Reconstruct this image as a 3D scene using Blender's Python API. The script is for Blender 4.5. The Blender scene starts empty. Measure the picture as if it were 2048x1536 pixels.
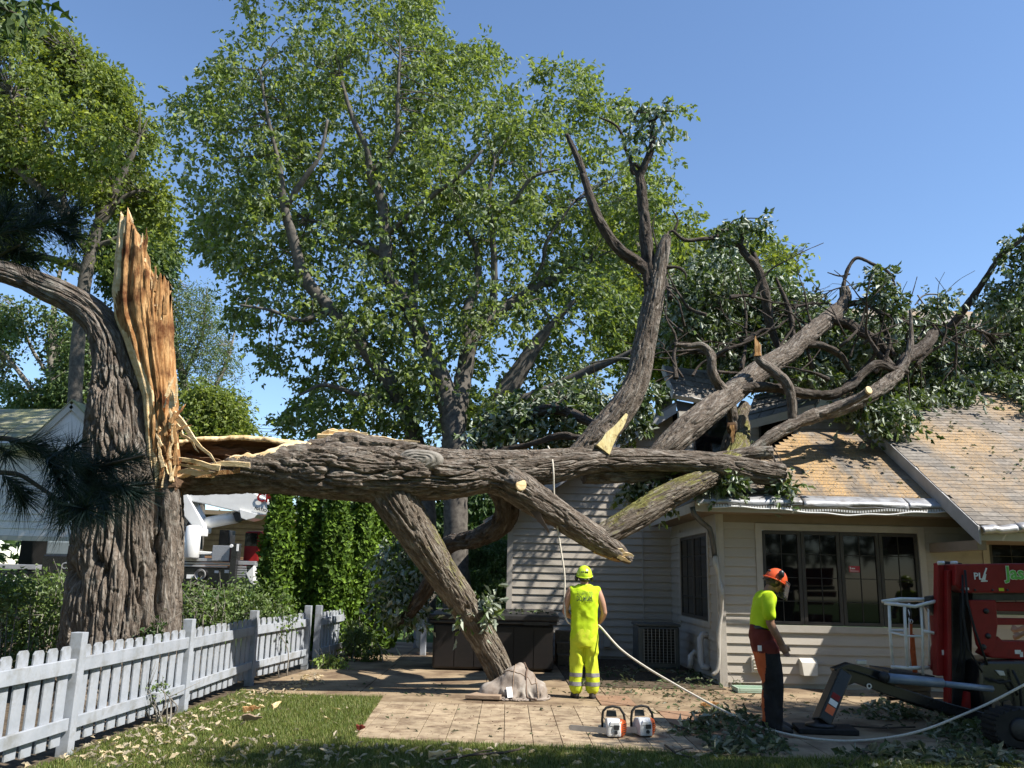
import bpy, bmesh, math, random, time
import numpy as np
from mathutils import Vector, Matrix, Euler
from mathutils.bvhtree import BVHTree

T0 = time.time()
random.seed(7)
rng = np.random.default_rng(11)
SC = bpy.context.scene
COL = SC.collection
R = math.radians

# ------------------------------------------------------------------ camera, sky, sun, exposure
F, PITCH, ROLL, EYE = 1720.0, 12.52, 1.3, 1.66
cam = bpy.data.cameras.new('camera')
cam.sensor_width = 36.0
cam.lens = 36.0 * F / 2048.0
cam.clip_start = 0.05
cam.clip_end = 2000
co = bpy.data.objects.new('camera', cam)
COL.objects.link(co)
CM = Matrix.Rotation(R(90 + PITCH), 4, 'X') @ Matrix.Rotation(R(ROLL), 4, 'Z')
co.matrix_world = Matrix.Translation((0, 0, EYE)) @ CM
SC.camera = co

SUN = Vector((0.60, -0.25, 0.76)).normalized()
world = bpy.data.worlds.new('World')
SC.world = world
world.use_nodes = True
wn, wl = world.node_tree.nodes, world.node_tree.links
wn.clear()
wo = wn.new('ShaderNodeOutputWorld'); wb = wn.new('ShaderNodeBackground'); ws = wn.new('ShaderNodeTexSky')
ws.sky_type = 'NISHITA'
ws.sun_disc = False
ws.sun_elevation = math.asin(SUN.z)
ws.sun_rotation = math.atan2(SUN.x, SUN.y)
ws.altitude = 200; ws.air_density = 1.0; ws.dust_density = 0.1; ws.ozone_density = 4.5
wb.inputs['Strength'].default_value = 0.112
wl.new(ws.outputs[0], wb.inputs[0]); wl.new(wb.outputs[0], wo.inputs[0])

sl = bpy.data.lights.new('sun', 'SUN')
sl.energy = 4.9; sl.angle = R(0.53); sl.color = (1.0, 0.95, 0.87)
so = bpy.data.objects.new('sun', sl); COL.objects.link(so)
so.rotation_euler = (-SUN).to_track_quat('-Z', 'Y').to_euler()
so.location = SUN * 60

SC.view_settings.view_transform = 'Standard'
SC.view_settings.look = 'None'
SC.view_settings.exposure = 0.95
SC.view_settings.gamma = 1.0
SC.render.engine = 'CYCLES'
SC.cycles.use_denoising = True
SC.cycles.max_bounces = 6
SC.cycles.diffuse_bounces = 3
SC.cycles.glossy_bounces = 3
SC.cycles.transmission_bounces = 4
SC.cycles.transparent_max_bounces = 6
SC.cycles.caustics_reflective = False
SC.cycles.caustics_refractive = False

# ------------------------------------------------------------------ measuring helpers: photo pixel + depth -> metres
E0 = Vector((0, 0, EYE))
CR = CM.to_3x3()
FWD = CR @ Vector((0, 0, -1))
def ray(u, v): return CR @ Vector(((u - 1024) / F, -(v - 768) / F, -1))
def at(u, v, D):
    d = ray(u, v); return E0 + d * (D / d.y)
def gp(u, v, z=0.0):
    d = ray(u, v); return E0 + d * ((z - EYE) / d.z)
def mpp(p): return (Vector(p) - E0).dot(FWD) / F          # metres per photo pixel at a point
def L(lst):
    """[(u, v, width_px, D)] -> path array x, y, z, r"""
    out = []
    for u, v, w, D in lst:
        p = at(u, v, D); out.append((p.x, p.y, p.z, w * 0.5 * mpp(p)))
    return np.array(out)

# ------------------------------------------------------------------ noise
def _hash(ix, iy, iz, seed):
    h = (ix.astype(np.int64) * 374761393 + iy.astype(np.int64) * 668265263 + iz.astype(np.int64) * 2147483647 + seed * 1274126177) & 0xFFFFFFFF
    h = ((h ^ (h >> 13)) * 1274126177) & 0xFFFFFFFF
    h = ((h ^ (h >> 16)) * 2246822519) & 0xFFFFFFFF
    return ((h ^ (h >> 15)) & 0xFFFFFF) / float(0xFFFFFF)
def vnoise(p, seed=0):
    p = np.asarray(p, float)
    i = np.floor(p); f = p - i; f = f * f * (3 - 2 * f); i = i.astype(np.int64)
    r = 0
    for dx in (0, 1):
        for dy in (0, 1):
            for dz in (0, 1):
                w = (f[:, 0] if dx else 1 - f[:, 0]) * (f[:, 1] if dy else 1 - f[:, 1]) * (f[:, 2] if dz else 1 - f[:, 2])
                r = r + w * _hash(i[:, 0] + dx, i[:, 1] + dy, i[:, 2] + dz, seed)
    return r * 2 - 1
def fbm(p, o=3, seed=0):
    p = np.asarray(p, float); a, r = 1.0, 0
    for k in range(o):
        r = r + a * vnoise(p * 2 ** k, seed + k); a *= .5
    return r

# ------------------------------------------------------------------ objects
WM = {}
def link(o, parent=None, local=False):
    COL.objects.link(o)
    base = o.matrix_basis.copy()
    if parent is not None:
        o.parent = parent
        if local:
            WM[o.name] = WM[parent.name] @ base
        else:
            o.matrix_parent_inverse = WM[parent.name].inverted()
            WM[o.name] = base
    else:
        WM[o.name] = base
    return o
def tag(o, label=None, cat=None, group=None, kind=None):
    if label: o['label'] = label
    if cat: o['category'] = cat
    if group: o['group'] = group
    if kind: o['kind'] = kind
    return o
def thing(name, label, cat, loc=(0, 0, 0), rz=0.0, group=None):
    o = bpy.data.objects.new(name, None)
    o.empty_display_size = 0.2
    o.location = loc; o.rotation_euler = (0, 0, rz)
    o.matrix_basis = Matrix.Translation(loc) @ Matrix.Rotation(rz, 4, 'Z')
    link(o)
    return tag(o, label, cat, group)
def npmesh(name, V, faces, m=None, smooth=True):
    """V (n,3); faces: list of integer arrays (k,3) / (k,4)"""
    me = bpy.data.meshes.new(name)
    V = np.asarray(V, np.float32)
    faces = [np.asarray(f, np.int32) for f in faces if len(f)]
    nl = sum(f.size for f in faces); nf = sum(len(f) for f in faces)
    me.vertices.add(len(V)); me.vertices.foreach_set('co', V.ravel())
    me.loops.add(nl); me.loops.foreach_set('vertex_index', np.concatenate([f.ravel() for f in faces]))
    me.polygons.add(nf)
    tot = np.concatenate([np.full(len(f), f.shape[1], np.int32) for f in faces])
    st = np.concatenate([[0], np.cumsum(tot)[:-1]]).astype(np.int32)
    me.polygons.foreach_set('loop_start', st)
    me.polygons.foreach_set('loop_total', tot)
    me.polygons.foreach_set('use_smooth', np.full(nf, smooth, bool))
    me.update(calc_edges=True)
    me.validate()
    if m: me.materials.append(m)
    return me
def npobj(name, V, faces, m=None, parent=None, smooth=True, local=False):
    return link(bpy.data.objects.new(name, npmesh(name, V, faces, m, smooth)), parent, local)
def inst(name, me, M, parent=None, local=False):
    o = bpy.data.objects.new(name, me)
    o.matrix_basis = M
    return link(o, parent, local)

class MB:
    """collects boxes, bars, tubes and polygons for ONE mesh"""
    def __init__(s): s.V = []; s.Q = []; s.T = []; s.N = []; s.n = 0
    def add(s, V, Q=(), T=(), N=()):
        V = [tuple(v) for v in V]
        s.V += V
        s.Q += [[i + s.n for i in q] for q in Q]; s.T += [[i + s.n for i in q] for q in T]; s.N += [[i + s.n for i in q] for q in N]
        s.n += len(V); return s
    def box(s, lo, hi, M=None):
        (a, b, c), (d, e, f) = lo, hi
        V = [Vector(p) for p in ((a,b,c),(d,b,c),(d,e,c),(a,e,c),(a,b,f),(d,b,f),(d,e,f),(a,e,f))]
        if M is not None: V = [M @ v for v in V]
        return s.add(V, [(0,3,2,1),(4,5,6,7),(0,1,5,4),(1,2,6,5),(2,3,7,6),(3,0,4,7)])
    def bar(s, a, b, w, h=None, up=(0, 0, 1)):
        """rectangular bar from a to b, w across, h along up"""
        a, b = Vector(a), Vector(b); h = h or w
        d = (b - a).normalized(); up = Vector(up)
        x = d.cross(up)
        if x.length < 1e-4: x = d.cross(Vector((1, 0, 0)))
        x.normalize(); y = x.cross(d).normalized()
        V = []
        for p in (a, b):
            for sx, sy in ((-1,-1),(1,-1),(1,1),(-1,1)):
                V.append(p + x * (sx * w / 2) + y * (sy * h / 2))
        return s.add(V, [(0,1,2,3),(7,6,5,4),(0,4,5,1),(1,5,6,2),(2,6,7,3),(3,7,4,0)])
    def rod(s, pts, r, n=8, caps=True):
        V, Q, T = tube(pathr(pts, r), n, None)
        return s.add(V.tolist(), Q.tolist(), T.tolist() if caps else [])
    def prism(s, poly, off):
        """closed polygon (list of 3D points) extruded by vector off"""
        off = Vector(off); n = len(poly)
        P = [Vector(p) for p in poly]
        return s.add(P + [p + off for p in P], [(i, (i+1) % n, n + (i+1) % n, n + i) for i in range(n)], N=[list(range(n))[::-1], list(range(n, 2*n))])
    def lathe(s, prof, n=20, M=None, arc=2 * math.pi):
        """profile [(r,z)] about Z"""
        V = []; k = len(prof); full = abs(arc - 2 * math.pi) < 1e-6
        m = n if full else n + 1
        for j in range(m):
            a = arc * j / n
            for r, z in prof:
                v = Vector((r * math.cos(a), r * math.sin(a), z)); V.append(M @ v if M is not None else v)
        Q = []
        for j in range(n):
            j2 = (j + 1) % m
            for i in range(k - 1): Q.append((j*k+i, j2*k+i, j2*k+i+1, j*k+i+1))
        return s.add(V, Q)
    def mesh(s, name, m=None, smooth=False, bevel=0.0):
        me = bpy.data.meshes.new(name)
        me.from_pydata(s.V, [], s.Q + s.T + s.N)
        if m: me.materials.append(m)
        bm = bmesh.new(); bm.from_mesh(me)
        bmesh.ops.remove_doubles(bm, verts=bm.verts, dist=1e-5) if bevel else None
        bmesh.ops.recalc_face_normals(bm, faces=bm.faces)
        if bevel:
            es = [e for e in bm.edges if len(e.link_faces) == 2 and e.calc_face_angle(0) > 0.6]
            bmesh.ops.bevel(bm, geom=es, offset=bevel, segments=2, affect='EDGES', profile=0.6, clamp_overlap=True)
        bm.to_mesh(me); bm.free()
        if smooth:
            me.polygons.foreach_set('use_smooth', [True] * len(me.polygons))
        return me
    def build(s, name, m, parent=None, smooth=False, bevel=0.0, local=False):
        return link(bpy.data.objects.new(name, s.mesh(name, m, smooth, bevel)), parent, local)

def pathr(pts, r):
    k = len(pts)
    rr = r if hasattr(r, '__len__') else [r] * k
    return np.array([(p[0], p[1], p[2], q) for p, q in zip(pts, rr)])
def catmull(P, n):
    P = np.asarray(P, float); k = len(P)
    if k == 2: 
        t = np.linspace(0, 1, n)[:, None]; return P[0] * (1 - t) + P[1] * t
    Q = np.vstack([2 * P[0] - P[1], P, 2 * P[-1] - P[-2]])
    seg = np.linalg.norm(np.diff(P[:, :3], axis=0), axis=1); cum = np.concatenate([[0], np.cumsum(seg)])
    s = np.linspace(0, cum[-1], n)
    i = np.clip(np.searchsorted(cum, s, side='right') - 1, 0, k - 2)
    t = ((s - cum[i]) / np.maximum(seg[i], 1e-9))[:, None]
    a, b, c, d = Q[i], Q[i + 1], Q[i + 2], Q[i + 3]
    return 0.5 * ((2 * b) + (-a + c) * t + (2 * a - 5 * b + 4 * c - d) * t ** 2 + (-a + 3 * b - 3 * c + d) * t ** 3)
def frames(C):
    T = np.gradient(C, axis=0); T /= np.linalg.norm(T, axis=1)[:, None] + 1e-12
    N = np.zeros_like(C)
    a = np.array([0, 0, 1.0]) if abs(T[0, 2]) < .8 else np.array([1.0, 0, 0])
    n = np.cross(T[0], a); n /= np.linalg.norm(n); N[0] = n
    for i in range(1, len(C)):
        n = N[i-1] - T[i] * N[i-1].dot(T[i]); N[i] = n / (np.linalg.norm(n) + 1e-12)
    return T, N, np.cross(T, N)
def barkd(th, s, Rr, amp, fa, fl, seed):
    """long ridges with deep narrow furrows, broken across into plates"""
    w = np.stack([np.cos(th) * Rr * fa, np.sin(th) * Rr * fa, s * fl], 1)
    wob = np.stack([vnoise(w * np.array([.5, .5, .9]), seed + 5), vnoise(w * np.array([.5, .5, .9]) + 17, seed + 6), np.zeros(len(s))], 1) * .75
    n1 = vnoise(w + wob, seed); n2 = vnoise((w + wob) * np.array([2.1, 2.1, 1.7]) + 5, seed + 1)
    n3 = vnoise(w * np.array([.9, .9, 4.2]) + wob * 1.5, seed + 2)
    c1 = np.clip(np.abs(n1) / .22, 0, 1) ** .6; c2 = np.clip(np.abs(n2) / .30, 0, 1); c3 = np.clip(np.abs(n3) / .12, 0, 1)
    return amp * (1.45 * c1 + .55 * c1 * c2 + .28 * c1 * c3 - 1.45 + .22 * vnoise(w * np.array([5, 5, 9]), seed + 4))
def tube(P, nseg, nlen=None, bark=None, lump=0.0, seed=0):
    """path x,y,z,r -> V, quads, cap tris"""
    P = np.asarray(P, float)
    if nlen is not None: P = catmull(P, nlen)
    C, rad = P[:, :3], np.maximum(P[:, 3], 1e-4)
    n = len(C); T, N, B = frames(C)
    th = np.linspace(0, 2 * math.pi, nseg, endpoint=False)
    s = np.concatenate([[0], np.cumsum(np.linalg.norm(np.diff(C, axis=0), axis=1))])
    TH = np.tile(th, n); S = np.repeat(s, nseg); RR = np.repeat(rad, nseg)
    r = RR.copy()
    if lump: r = r * (1 + lump * vnoise(np.stack([np.cos(TH) * 1.3, np.sin(TH) * 1.3, S * 1.6 / max(rad.mean() * 4, .25)], 1), seed + 9))
    if bark:
        amp, fa, fl = bark
        k = np.clip(RR / max(rad.mean(), 1e-3), .4, 1.5)
        r = r + barkd(TH, S, np.maximum(RR, .03), amp, fa, fl, seed) * k
    V = np.repeat(C, nseg, 0) + r[:, None] * (np.cos(TH)[:, None] * np.repeat(N, nseg, 0) + np.sin(TH)[:, None] * np.repeat(B, nseg, 0))
    i = np.arange(n - 1)[:, None] * nseg; j = np.arange(nseg)[None, :]; j2 = (j + 1) % nseg
    Q = np.stack([i + j, i + j2, i + nseg + j2, i + nseg + j], -1).reshape(-1, 4)
    V = np.vstack([V, C[0], C[-1]])
    global BCO
    BCO = np.vstack([np.stack([np.cos(TH) * np.maximum(RR, .02), np.sin(TH) * np.maximum(RR, .02), S], 1), [[0, 0, 0]], [[0, 0, s[-1]]]])
    a, b = len(V) - 2, len(V) - 1; jj = np.arange(nseg); j2 = (jj + 1) % nseg
    Tt = np.vstack([np.stack([np.full(nseg, a), j2, jj], 1), np.stack([np.full(nseg, b), (n-1) * nseg + jj, (n-1) * nseg + j2], 1)])
    return V, Q, Tt
def barkco(o, co_=None):
    a = o.data.attributes.new('bark_co', 'FLOAT_VECTOR', 'POINT'); a.data.foreach_set('vector', (BCO if co_ is None else co_).astype(np.float32).ravel()); return o
def merge(parts):
    """[(V,Q,T)] -> V, [Q, T]"""
    Vs, Qs, Ts, n = [], [], [], 0
    for V, Q, T in parts:
        Vs.append(V); n0 = n; n += len(V)
        if len(Q): Qs.append(np.asarray(Q) + n0)
        if len(T): Ts.append(np.asarray(T) + n0)
    return np.vstack(Vs), [np.vstack(Qs) if Qs else np.zeros((0, 4), int), np.vstack(Ts) if Ts else np.zeros((0, 3), int)]
def limb(name, P, m, parent, nseg=48, nlen=160, bark=(.014, 22, 4), lump=.06, seed=0):
    V, Q, T = tube(P, nseg, nlen, bark, lump, seed)
    return barkco(npobj(name, V, [Q, T], m, parent))

# ------------------------------------------------------------------ materials
def newmat(name):
    m = bpy.data.materials.new(name); m.use_nodes = True
    nt = m.node_tree; nt.nodes.clear()
    out = nt.nodes.new('ShaderNodeOutputMaterial'); b = nt.nodes.new('ShaderNodeBsdfPrincipled')
    nt.links.new(b.outputs[0], out.inputs[0])
    return m, nt, b, out
def nd(nt, typ, **kw):
    n = nt.nodes.new(typ)
    for k, v in kw.items():
        if k in n.inputs: n.inputs[k].default_value = v
        else: setattr(n, k, v)
    return n
def noise_tex(nt, scale, detail=4, rough=.6, stretch=None, coord='Object', dist=0.0):
    tc = nd(nt, 'ShaderNodeTexCoord'); src = tc.outputs[coord]
    if coord == 'World':
        pass
    if stretch:
        mp = nd(nt, 'ShaderNodeMapping'); mp.inputs['Scale'].default_value = stretch
        nt.links.new(src, mp.inputs[0]); src = mp.outputs[0]
    n = nd(nt, 'ShaderNodeTexNoise', Scale=scale, Detail=detail, Roughness=rough, Distortion=dist)
    nt.links.new(src, n.inputs['Vector']); return n
def ramp(nt, src, stops):
    r = nd(nt, 'ShaderNodeValToRGB'); e = r.color_ramp.elements
    while len(e) < len(stops): e.new(0.5)
    for el, (p, c) in zip(e, stops):
        el.position = p; el.color = (*c, 1) if len(c) == 3 else c
    nt.links.new(src, r.inputs[0]); return r
def mixc(nt, fac, a, b, mode='MIX'):
    m = nd(nt, 'ShaderNodeMix', data_type='RGBA', blend_type=mode)
    for s, i in ((fac, 0), (a, 6), (b, 7)):
        if hasattr(s, 'links'): nt.links.new(s, m.inputs[i])
        elif i == 0: m.inputs[0].default_value = s
        else: m.inputs[i].default_value = (*s, 1)
    return m.outputs[2]
def mat(name, c1, c2=None, rough=.7, scale=6, stretch=None, bump=0.0, bscale=None, spec=.5, metal=0.0, detail=4, lo=.35, hi=.65, objvar=0.0, c3=None, s3=1.5, t3=.6, bdist=.01, rvar=0.0):
    m, nt, b, out = newmat(name)
    b.inputs['Roughness'].default_value = rough; b.inputs['Metallic'].default_value = metal
    b.inputs['Specular IOR Level'].default_value = spec
    col = None
    if c2 is not None:
        n = noise_tex(nt, scale, detail, stretch=stretch)
        col = ramp(nt, n.outputs['Fac'], [(lo, c1), (hi, c2)]).outputs[0]
    if c3 is not None:
        n3 = noise_tex(nt, s3, 5, .65)
        f = ramp(nt, n3.outputs['Fac'], [(t3 - .08, (0, 0, 0)), (t3 + .1, (1, 1, 1))]).outputs[0]
        col = mixc(nt, f, col if col else c1, c3)
    if objvar:
        oi = nd(nt, 'ShaderNodeObjectInfo')
        mr = nd(nt, 'ShaderNodeMapRange'); mr.inputs[3].default_value = 1 - objvar; mr.inputs[4].default_value = 1 + objvar
        nt.links.new(oi.outputs['Random'], mr.inputs[0])
        cc = nd(nt, 'ShaderNodeCombineColor')
        for k in range(3): nt.links.new(mr.outputs[0], cc.inputs[k])
        col = mixc(nt, 1.0, col if col else c1, cc.outputs[0], 'MULTIPLY')
    if col is None: b.inputs['Base Color'].default_value = (*c1, 1)
    else: nt.links.new(col, b.inputs['Base Color'])
    if bump:
        nb = noise_tex(nt, bscale or scale * 4, 5, stretch=stretch)
        bp = nd(nt, 'ShaderNodeBump', Strength=bump, Distance=bdist)
        nt.links.new(nb.outputs['Fac'], bp.inputs['Height']); nt.links.new(bp.outputs[0], b.inputs['Normal'])
    return m
def leafmat(name, top, back, var=.35, trans=.35, rough=.45, warm=None, spec=.4):
    """leaf: face and underside differ in colour, each leaf its own tint, light passes through"""
    m, nt, b, out = newmat(name)
    g = nd(nt, 'ShaderNodeNewGeometry')
    rnd = g.outputs['Random Per Island']
    dark = tuple(c * (1 - var) for c in top); light = tuple(min(1, c * (1 + var)) for c in (warm or top))
    c1 = ramp(nt, rnd, [(0.0, dark), (.55, top), (1.0, light)]).outputs[0]
    col = mixc(nt, g.outputs['Backfacing'], c1, back)
    nt.links.new(col, b.inputs['Base Color'])
    b.inputs['Roughness'].default_value = rough; b.inputs['Specular IOR Level'].default_value = spec
    tr = nd(nt, 'ShaderNodeBsdfTranslucent')
    tcol = mixc(nt, 1.0, c1, (1.25, 1.2, .55), 'MULTIPLY')
    nt.links.new(tcol, tr.inputs[0])
    mx = nd(nt, 'ShaderNodeMixShader'); mx.inputs[0].default_value = trans
    nt.links.new(b.outputs[0], mx.inputs[1]); nt.links.new(tr.outputs[0], mx.inputs[2]); nt.links.new(mx.outputs[0], out.inputs[0])
    return m

M = {}
def barkmat(name, c1, c2, c3=None, t3=.62):
    return mat(name, c1, c2, rough=.92, scale=9, stretch=None, bump=.55, bscale=55, spec=.15, lo=.3, hi=.7, c3=c3, s3=2.2, t3=t3, bdist=.012)
def barkmat2(name, c1, c2, moss=None, lichen=None):
    m, nt, b, out = newmat(name)
    b.inputs['Roughness'].default_value = .92; b.inputs['Specular IOR Level'].default_value = .15
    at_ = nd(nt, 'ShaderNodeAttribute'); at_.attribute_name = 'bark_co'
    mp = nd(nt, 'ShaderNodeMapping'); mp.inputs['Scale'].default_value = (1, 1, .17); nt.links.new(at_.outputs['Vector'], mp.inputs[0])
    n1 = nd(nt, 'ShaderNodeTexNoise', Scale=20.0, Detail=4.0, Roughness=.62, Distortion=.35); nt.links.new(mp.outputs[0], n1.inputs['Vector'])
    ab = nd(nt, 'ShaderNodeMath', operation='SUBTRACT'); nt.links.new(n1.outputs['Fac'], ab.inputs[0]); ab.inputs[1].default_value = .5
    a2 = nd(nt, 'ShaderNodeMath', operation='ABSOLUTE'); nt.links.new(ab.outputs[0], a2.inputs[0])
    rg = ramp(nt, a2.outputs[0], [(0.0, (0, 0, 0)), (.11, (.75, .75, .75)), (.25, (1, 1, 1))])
    mp2 = nd(nt, 'ShaderNodeMapping'); mp2.inputs['Scale'].default_value = (1, 1, .4); nt.links.new(at_.outputs['Vector'], mp2.inputs[0])
    n2 = nd(nt, 'ShaderNodeTexNoise', Scale=70.0, Detail=4.0, Roughness=.7); nt.links.new(mp2.outputs[0], n2.inputs['Vector'])
    hs = nd(nt, 'ShaderNodeMath', operation='MULTIPLY_ADD'); nt.links.new(n2.outputs['Fac'], hs.inputs[0]); hs.inputs[1].default_value = .45; nt.links.new(rg.outputs[0], hs.inputs[2])
    bp = nd(nt, 'ShaderNodeBump', Strength=.95, Distance=.022); nt.links.new(hs.outputs[0], bp.inputs['Height']); nt.links.new(bp.outputs[0], b.inputs['Normal'])
    n3 = nd(nt, 'ShaderNodeTexNoise', Scale=9.0, Detail=6.0, Roughness=.7); nt.links.new(mp2.outputs[0], n3.inputs['Vector'])
    col = ramp(nt, n3.outputs['Fac'], [(.32, c1), (.68, c2)]).outputs[0]
    if moss:
        g = nd(nt, 'ShaderNodeNewGeometry'); sx = nd(nt, 'ShaderNodeSeparateXYZ'); nt.links.new(g.outputs['Normal'], sx.inputs[0])
        n4 = noise_tex(nt, 2.6, 5, .7); ad = nd(nt, 'ShaderNodeMath', operation='MULTIPLY_ADD'); nt.links.new(sx.outputs[2], ad.inputs[0]); ad.inputs[1].default_value = .30; nt.links.new(n4.outputs['Fac'], ad.inputs[2])
        f = ramp(nt, ad.outputs[0], [(.60, (0, 0, 0)), (.78, (.85, .85, .85))]).outputs[0]
        col = mixc(nt, f, col, moss)
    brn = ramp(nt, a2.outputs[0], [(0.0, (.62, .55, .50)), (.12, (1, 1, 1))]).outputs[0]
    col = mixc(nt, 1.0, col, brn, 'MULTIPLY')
    if lichen:
        n6 = noise_tex(nt, 1.9, 6, .72); f6 = ramp(nt, n6.outputs['Fac'], [(.58, (0, 0, 0)), (.72, (.6, .6, .6))]).outputs[0]
        col = mixc(nt, f6, col, lichen)
    nt.links.new(col, b.inputs['Base Color'])
    return m
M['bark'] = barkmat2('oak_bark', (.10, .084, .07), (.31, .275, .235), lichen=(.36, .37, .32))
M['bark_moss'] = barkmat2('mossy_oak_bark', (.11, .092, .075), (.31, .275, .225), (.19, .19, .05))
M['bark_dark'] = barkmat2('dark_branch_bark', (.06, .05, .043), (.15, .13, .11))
M['bark_maple'] = barkmat('maple_bark', (.06, .053, .046), (.15, .135, .115))
M['bark_grey'] = barkmat('grey_branch_bark', (.16, .145, .12), (.27, .25, .22))
M['wood_orange'] = mat('torn_heartwood', (.30, .135, .045), (.60, .37, .17), rough=.85, scale=6, stretch=(3.5, 3.5, .28), bump=.9, bscale=22, spec=.15, bdist=.025, c3=(.13, .05, .02), s3=2.8, t3=.55)
M['wood_pale'] = mat('torn_sapwood', (.62, .42, .20), (.80, .64, .40), rough=.8, scale=6, stretch=(1.2, 3, 3), bump=.5, bscale=18, spec=.2, bdist=.015)
M['wood_brown'] = mat('rotten_inner_wood', (.07, .043, .027), (.21, .13, .08), rough=.9, scale=5, stretch=(.5, 3, 3), bump=.8, bscale=14, spec=.1, bdist=.03)
M['wood_cut'] = mat('fresh_cut_wood', (.62, .42, .20), (.76, .58, .34), rough=.8, scale=14, bump=.2)
M['wood_yellow'] = mat('yellow_torn_wood', (.56, .44, .18), (.78, .68, .36), rough=.8, scale=9, stretch=(2, 2, .6), bump=.5, bscale=24, c3=(.20, .11, .05), s3=9, t3=.62)
def unit_(a): return a / (np.linalg.norm(a, axis=1)[:, None] + 1e-9)
# ------------------------------------------------------------------ canvas draped over lumps by a small cloth solver (lengths kept, lumps and floor pushed out)
def drape(balls, size, res, z0, steps=260, foot=(.52, .36), seed=3):
    nx, ny = res; r = np.random.default_rng(seed)
    I, J = np.meshgrid(np.arange(nx), np.arange(ny), indexing='ij')
    X = np.stack([(I / (nx - 1) - .5) * size[0], (J / (ny - 1) - .5) * size[1], np.full(I.shape, z0)], -1)
    X[..., 2] += .05 * vnoise(np.stack([X[..., 0].ravel() * 7, X[..., 1].ravel() * 7, X[..., 0].ravel() * 0], 1), seed).reshape(nx, ny)
    P = X.copy(); dx, dy = size[0] / (nx - 1), size[1] / (ny - 1)
    def rel(a, b, L0, k):
        d = X[b] - X[a]; l = np.linalg.norm(d, axis=-1, keepdims=True) + 1e-9
        c = d * ((l - L0) / l) * (.5 * k); X[a] += c; X[b] -= c
    def sl(o, n, par, st): return slice(o + par, n, st)
    S = slice
    for t in range(steps):
        v = (X - P) * .985; P = X.copy(); X = X + v; X[..., 2] -= .0011
        # the rim is gathered in towards the foot of the bag
        g = min(1.0, t / 140)
        rr = np.sqrt((X[..., 0] / foot[0]) ** 2 + (X[..., 1] / foot[1]) ** 2); m = rr > 1
        X[..., 0] = np.where(m, X[..., 0] * (1 - .10 * g * (1 - 1 / np.maximum(rr, 1))), X[..., 0]); X[..., 1] = np.where(m, X[..., 1] * (1 - .10 * g * (1 - 1 / np.maximum(rr, 1))), X[..., 1])
        for it in range(7):
            for p in (0, 1):
                a = S(p, nx - 1, 2); b = S(p + 1, nx, 2); k = min(len(range(*a.indices(nx))), len(range(*b.indices(nx)))); rel((S(p, p + 2 * k, 2),), (S(p + 1, p + 1 + 2 * k, 2),), dx, 1)
                k = len(range(p + 1, ny, 2)); rel((S(None), S(p, p + 2 * k - 1, 2)), (S(None), S(p + 1, ny, 2)), dy, 1)
            rel((S(0, nx - 1), S(0, ny - 1)), (S(1, nx), S(1, ny)), math.hypot(dx, dy), .12); rel((S(1, nx), S(0, ny - 1)), (S(0, nx - 1), S(1, ny)), math.hypot(dx, dy), .12)
            rel((S(0, nx - 3),), (S(3, nx),), 3 * dx, .07); rel((S(None), S(0, ny - 3)), (S(None), S(3, ny)), 3 * dy, .07)
            for c, s in balls:
                q = (X - np.array(c)) / np.array(s); l = np.linalg.norm(q, axis=-1, keepdims=True); X = np.where(l < 1, np.array(c) + q / np.maximum(l, 1e-6) * np.array(s), X)
            X[..., 2] = np.maximum(X[..., 2], .006 + .004 * ((I + J) % 2))
        c_ = X[..., 2] < .02; P[c_] = X[c_]
        for c, s in balls:
            q = np.linalg.norm((X - np.array(c)) / np.array(s), axis=-1) < 1.02; P[q] = P[q] * .4 + X[q] * .6
    idx = np.arange(nx * ny).reshape(nx, ny)
    Q = np.stack([idx[:-1, :-1], idx[1:, :-1], idx[1:, 1:], idx[:-1, 1:]], -1).reshape(-1, 4)
    return X.reshape(-1, 3), Q
BAG_V, BAG_Q = drape([((.07, .03, .08), (.30, .24, .33)), ((-.27, .0, .05), (.20, .18, .15)), ((.34, .0, .06), (.13, .19, .19)), ((.11, .08, .32), (.10, .08, .13)), ((-.02, -.14, .06), (.16, .10, .13))], (1.6, 1.3), (104, 84), .52)
q_ = BAG_V * np.array([7.0, 7.0, 5.0]); q_ = q_ + .8 * vnoise(BAG_V * 4.2, 71)[:, None]
BAG_V = BAG_V + unit_(BAG_V - np.array([.05, .05, -.1])) * ((1 - np.abs(vnoise(q_, 72)) * 2.4) * .016 + (1 - np.abs(vnoise(q_ * 2.3, 73)) * 2.2) * .006)[:, None] * np.clip(BAG_V[:, 2:3] * 9, 0, 1)
# ------------------------------------------------------------------ materials of the setting
M['soil'] = mat('mulch_and_soil', (.05, .038, .026), (.13, .10, .07), rough=.95, scale=14, bump=.6, bscale=60, spec=.1)
M['turf'] = mat('turf_soil', (.035, .05, .018), (.09, .085, .04), rough=.95, scale=8, bump=.5, bscale=60, spec=.1)
M['far_lawn'] = mat('far_lawn', (.05, .09, .02), (.09, .14, .04), rough=.95, scale=3, spec=.1)
M['concrete'] = mat('tan_concrete', (.225, .165, .10), (.325, .245, .155), rough=.85, scale=2.2, bump=.25, bscale=70, spec=.25, objvar=.07, c3=(.13, .088, .055), s3=1.3, t3=.53, bdist=.006, coord=None) if False else mat('tan_concrete', (.225, .165, .10), (.325, .245, .155), rough=.85, scale=2.2, bump=.25, bscale=70, spec=.25, objvar=.07, c3=(.13, .088, .055), s3=1.3, t3=.53, bdist=.006)
M['paver'] = mat('stamped_paver', (.275, .21, .135), (.385, .30, .20), rough=.8, scale=9, bump=.45, bscale=22, spec=.3, objvar=.12, c3=(.17, .118, .075), s3=4, t3=.54, bdist=.012)
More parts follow.
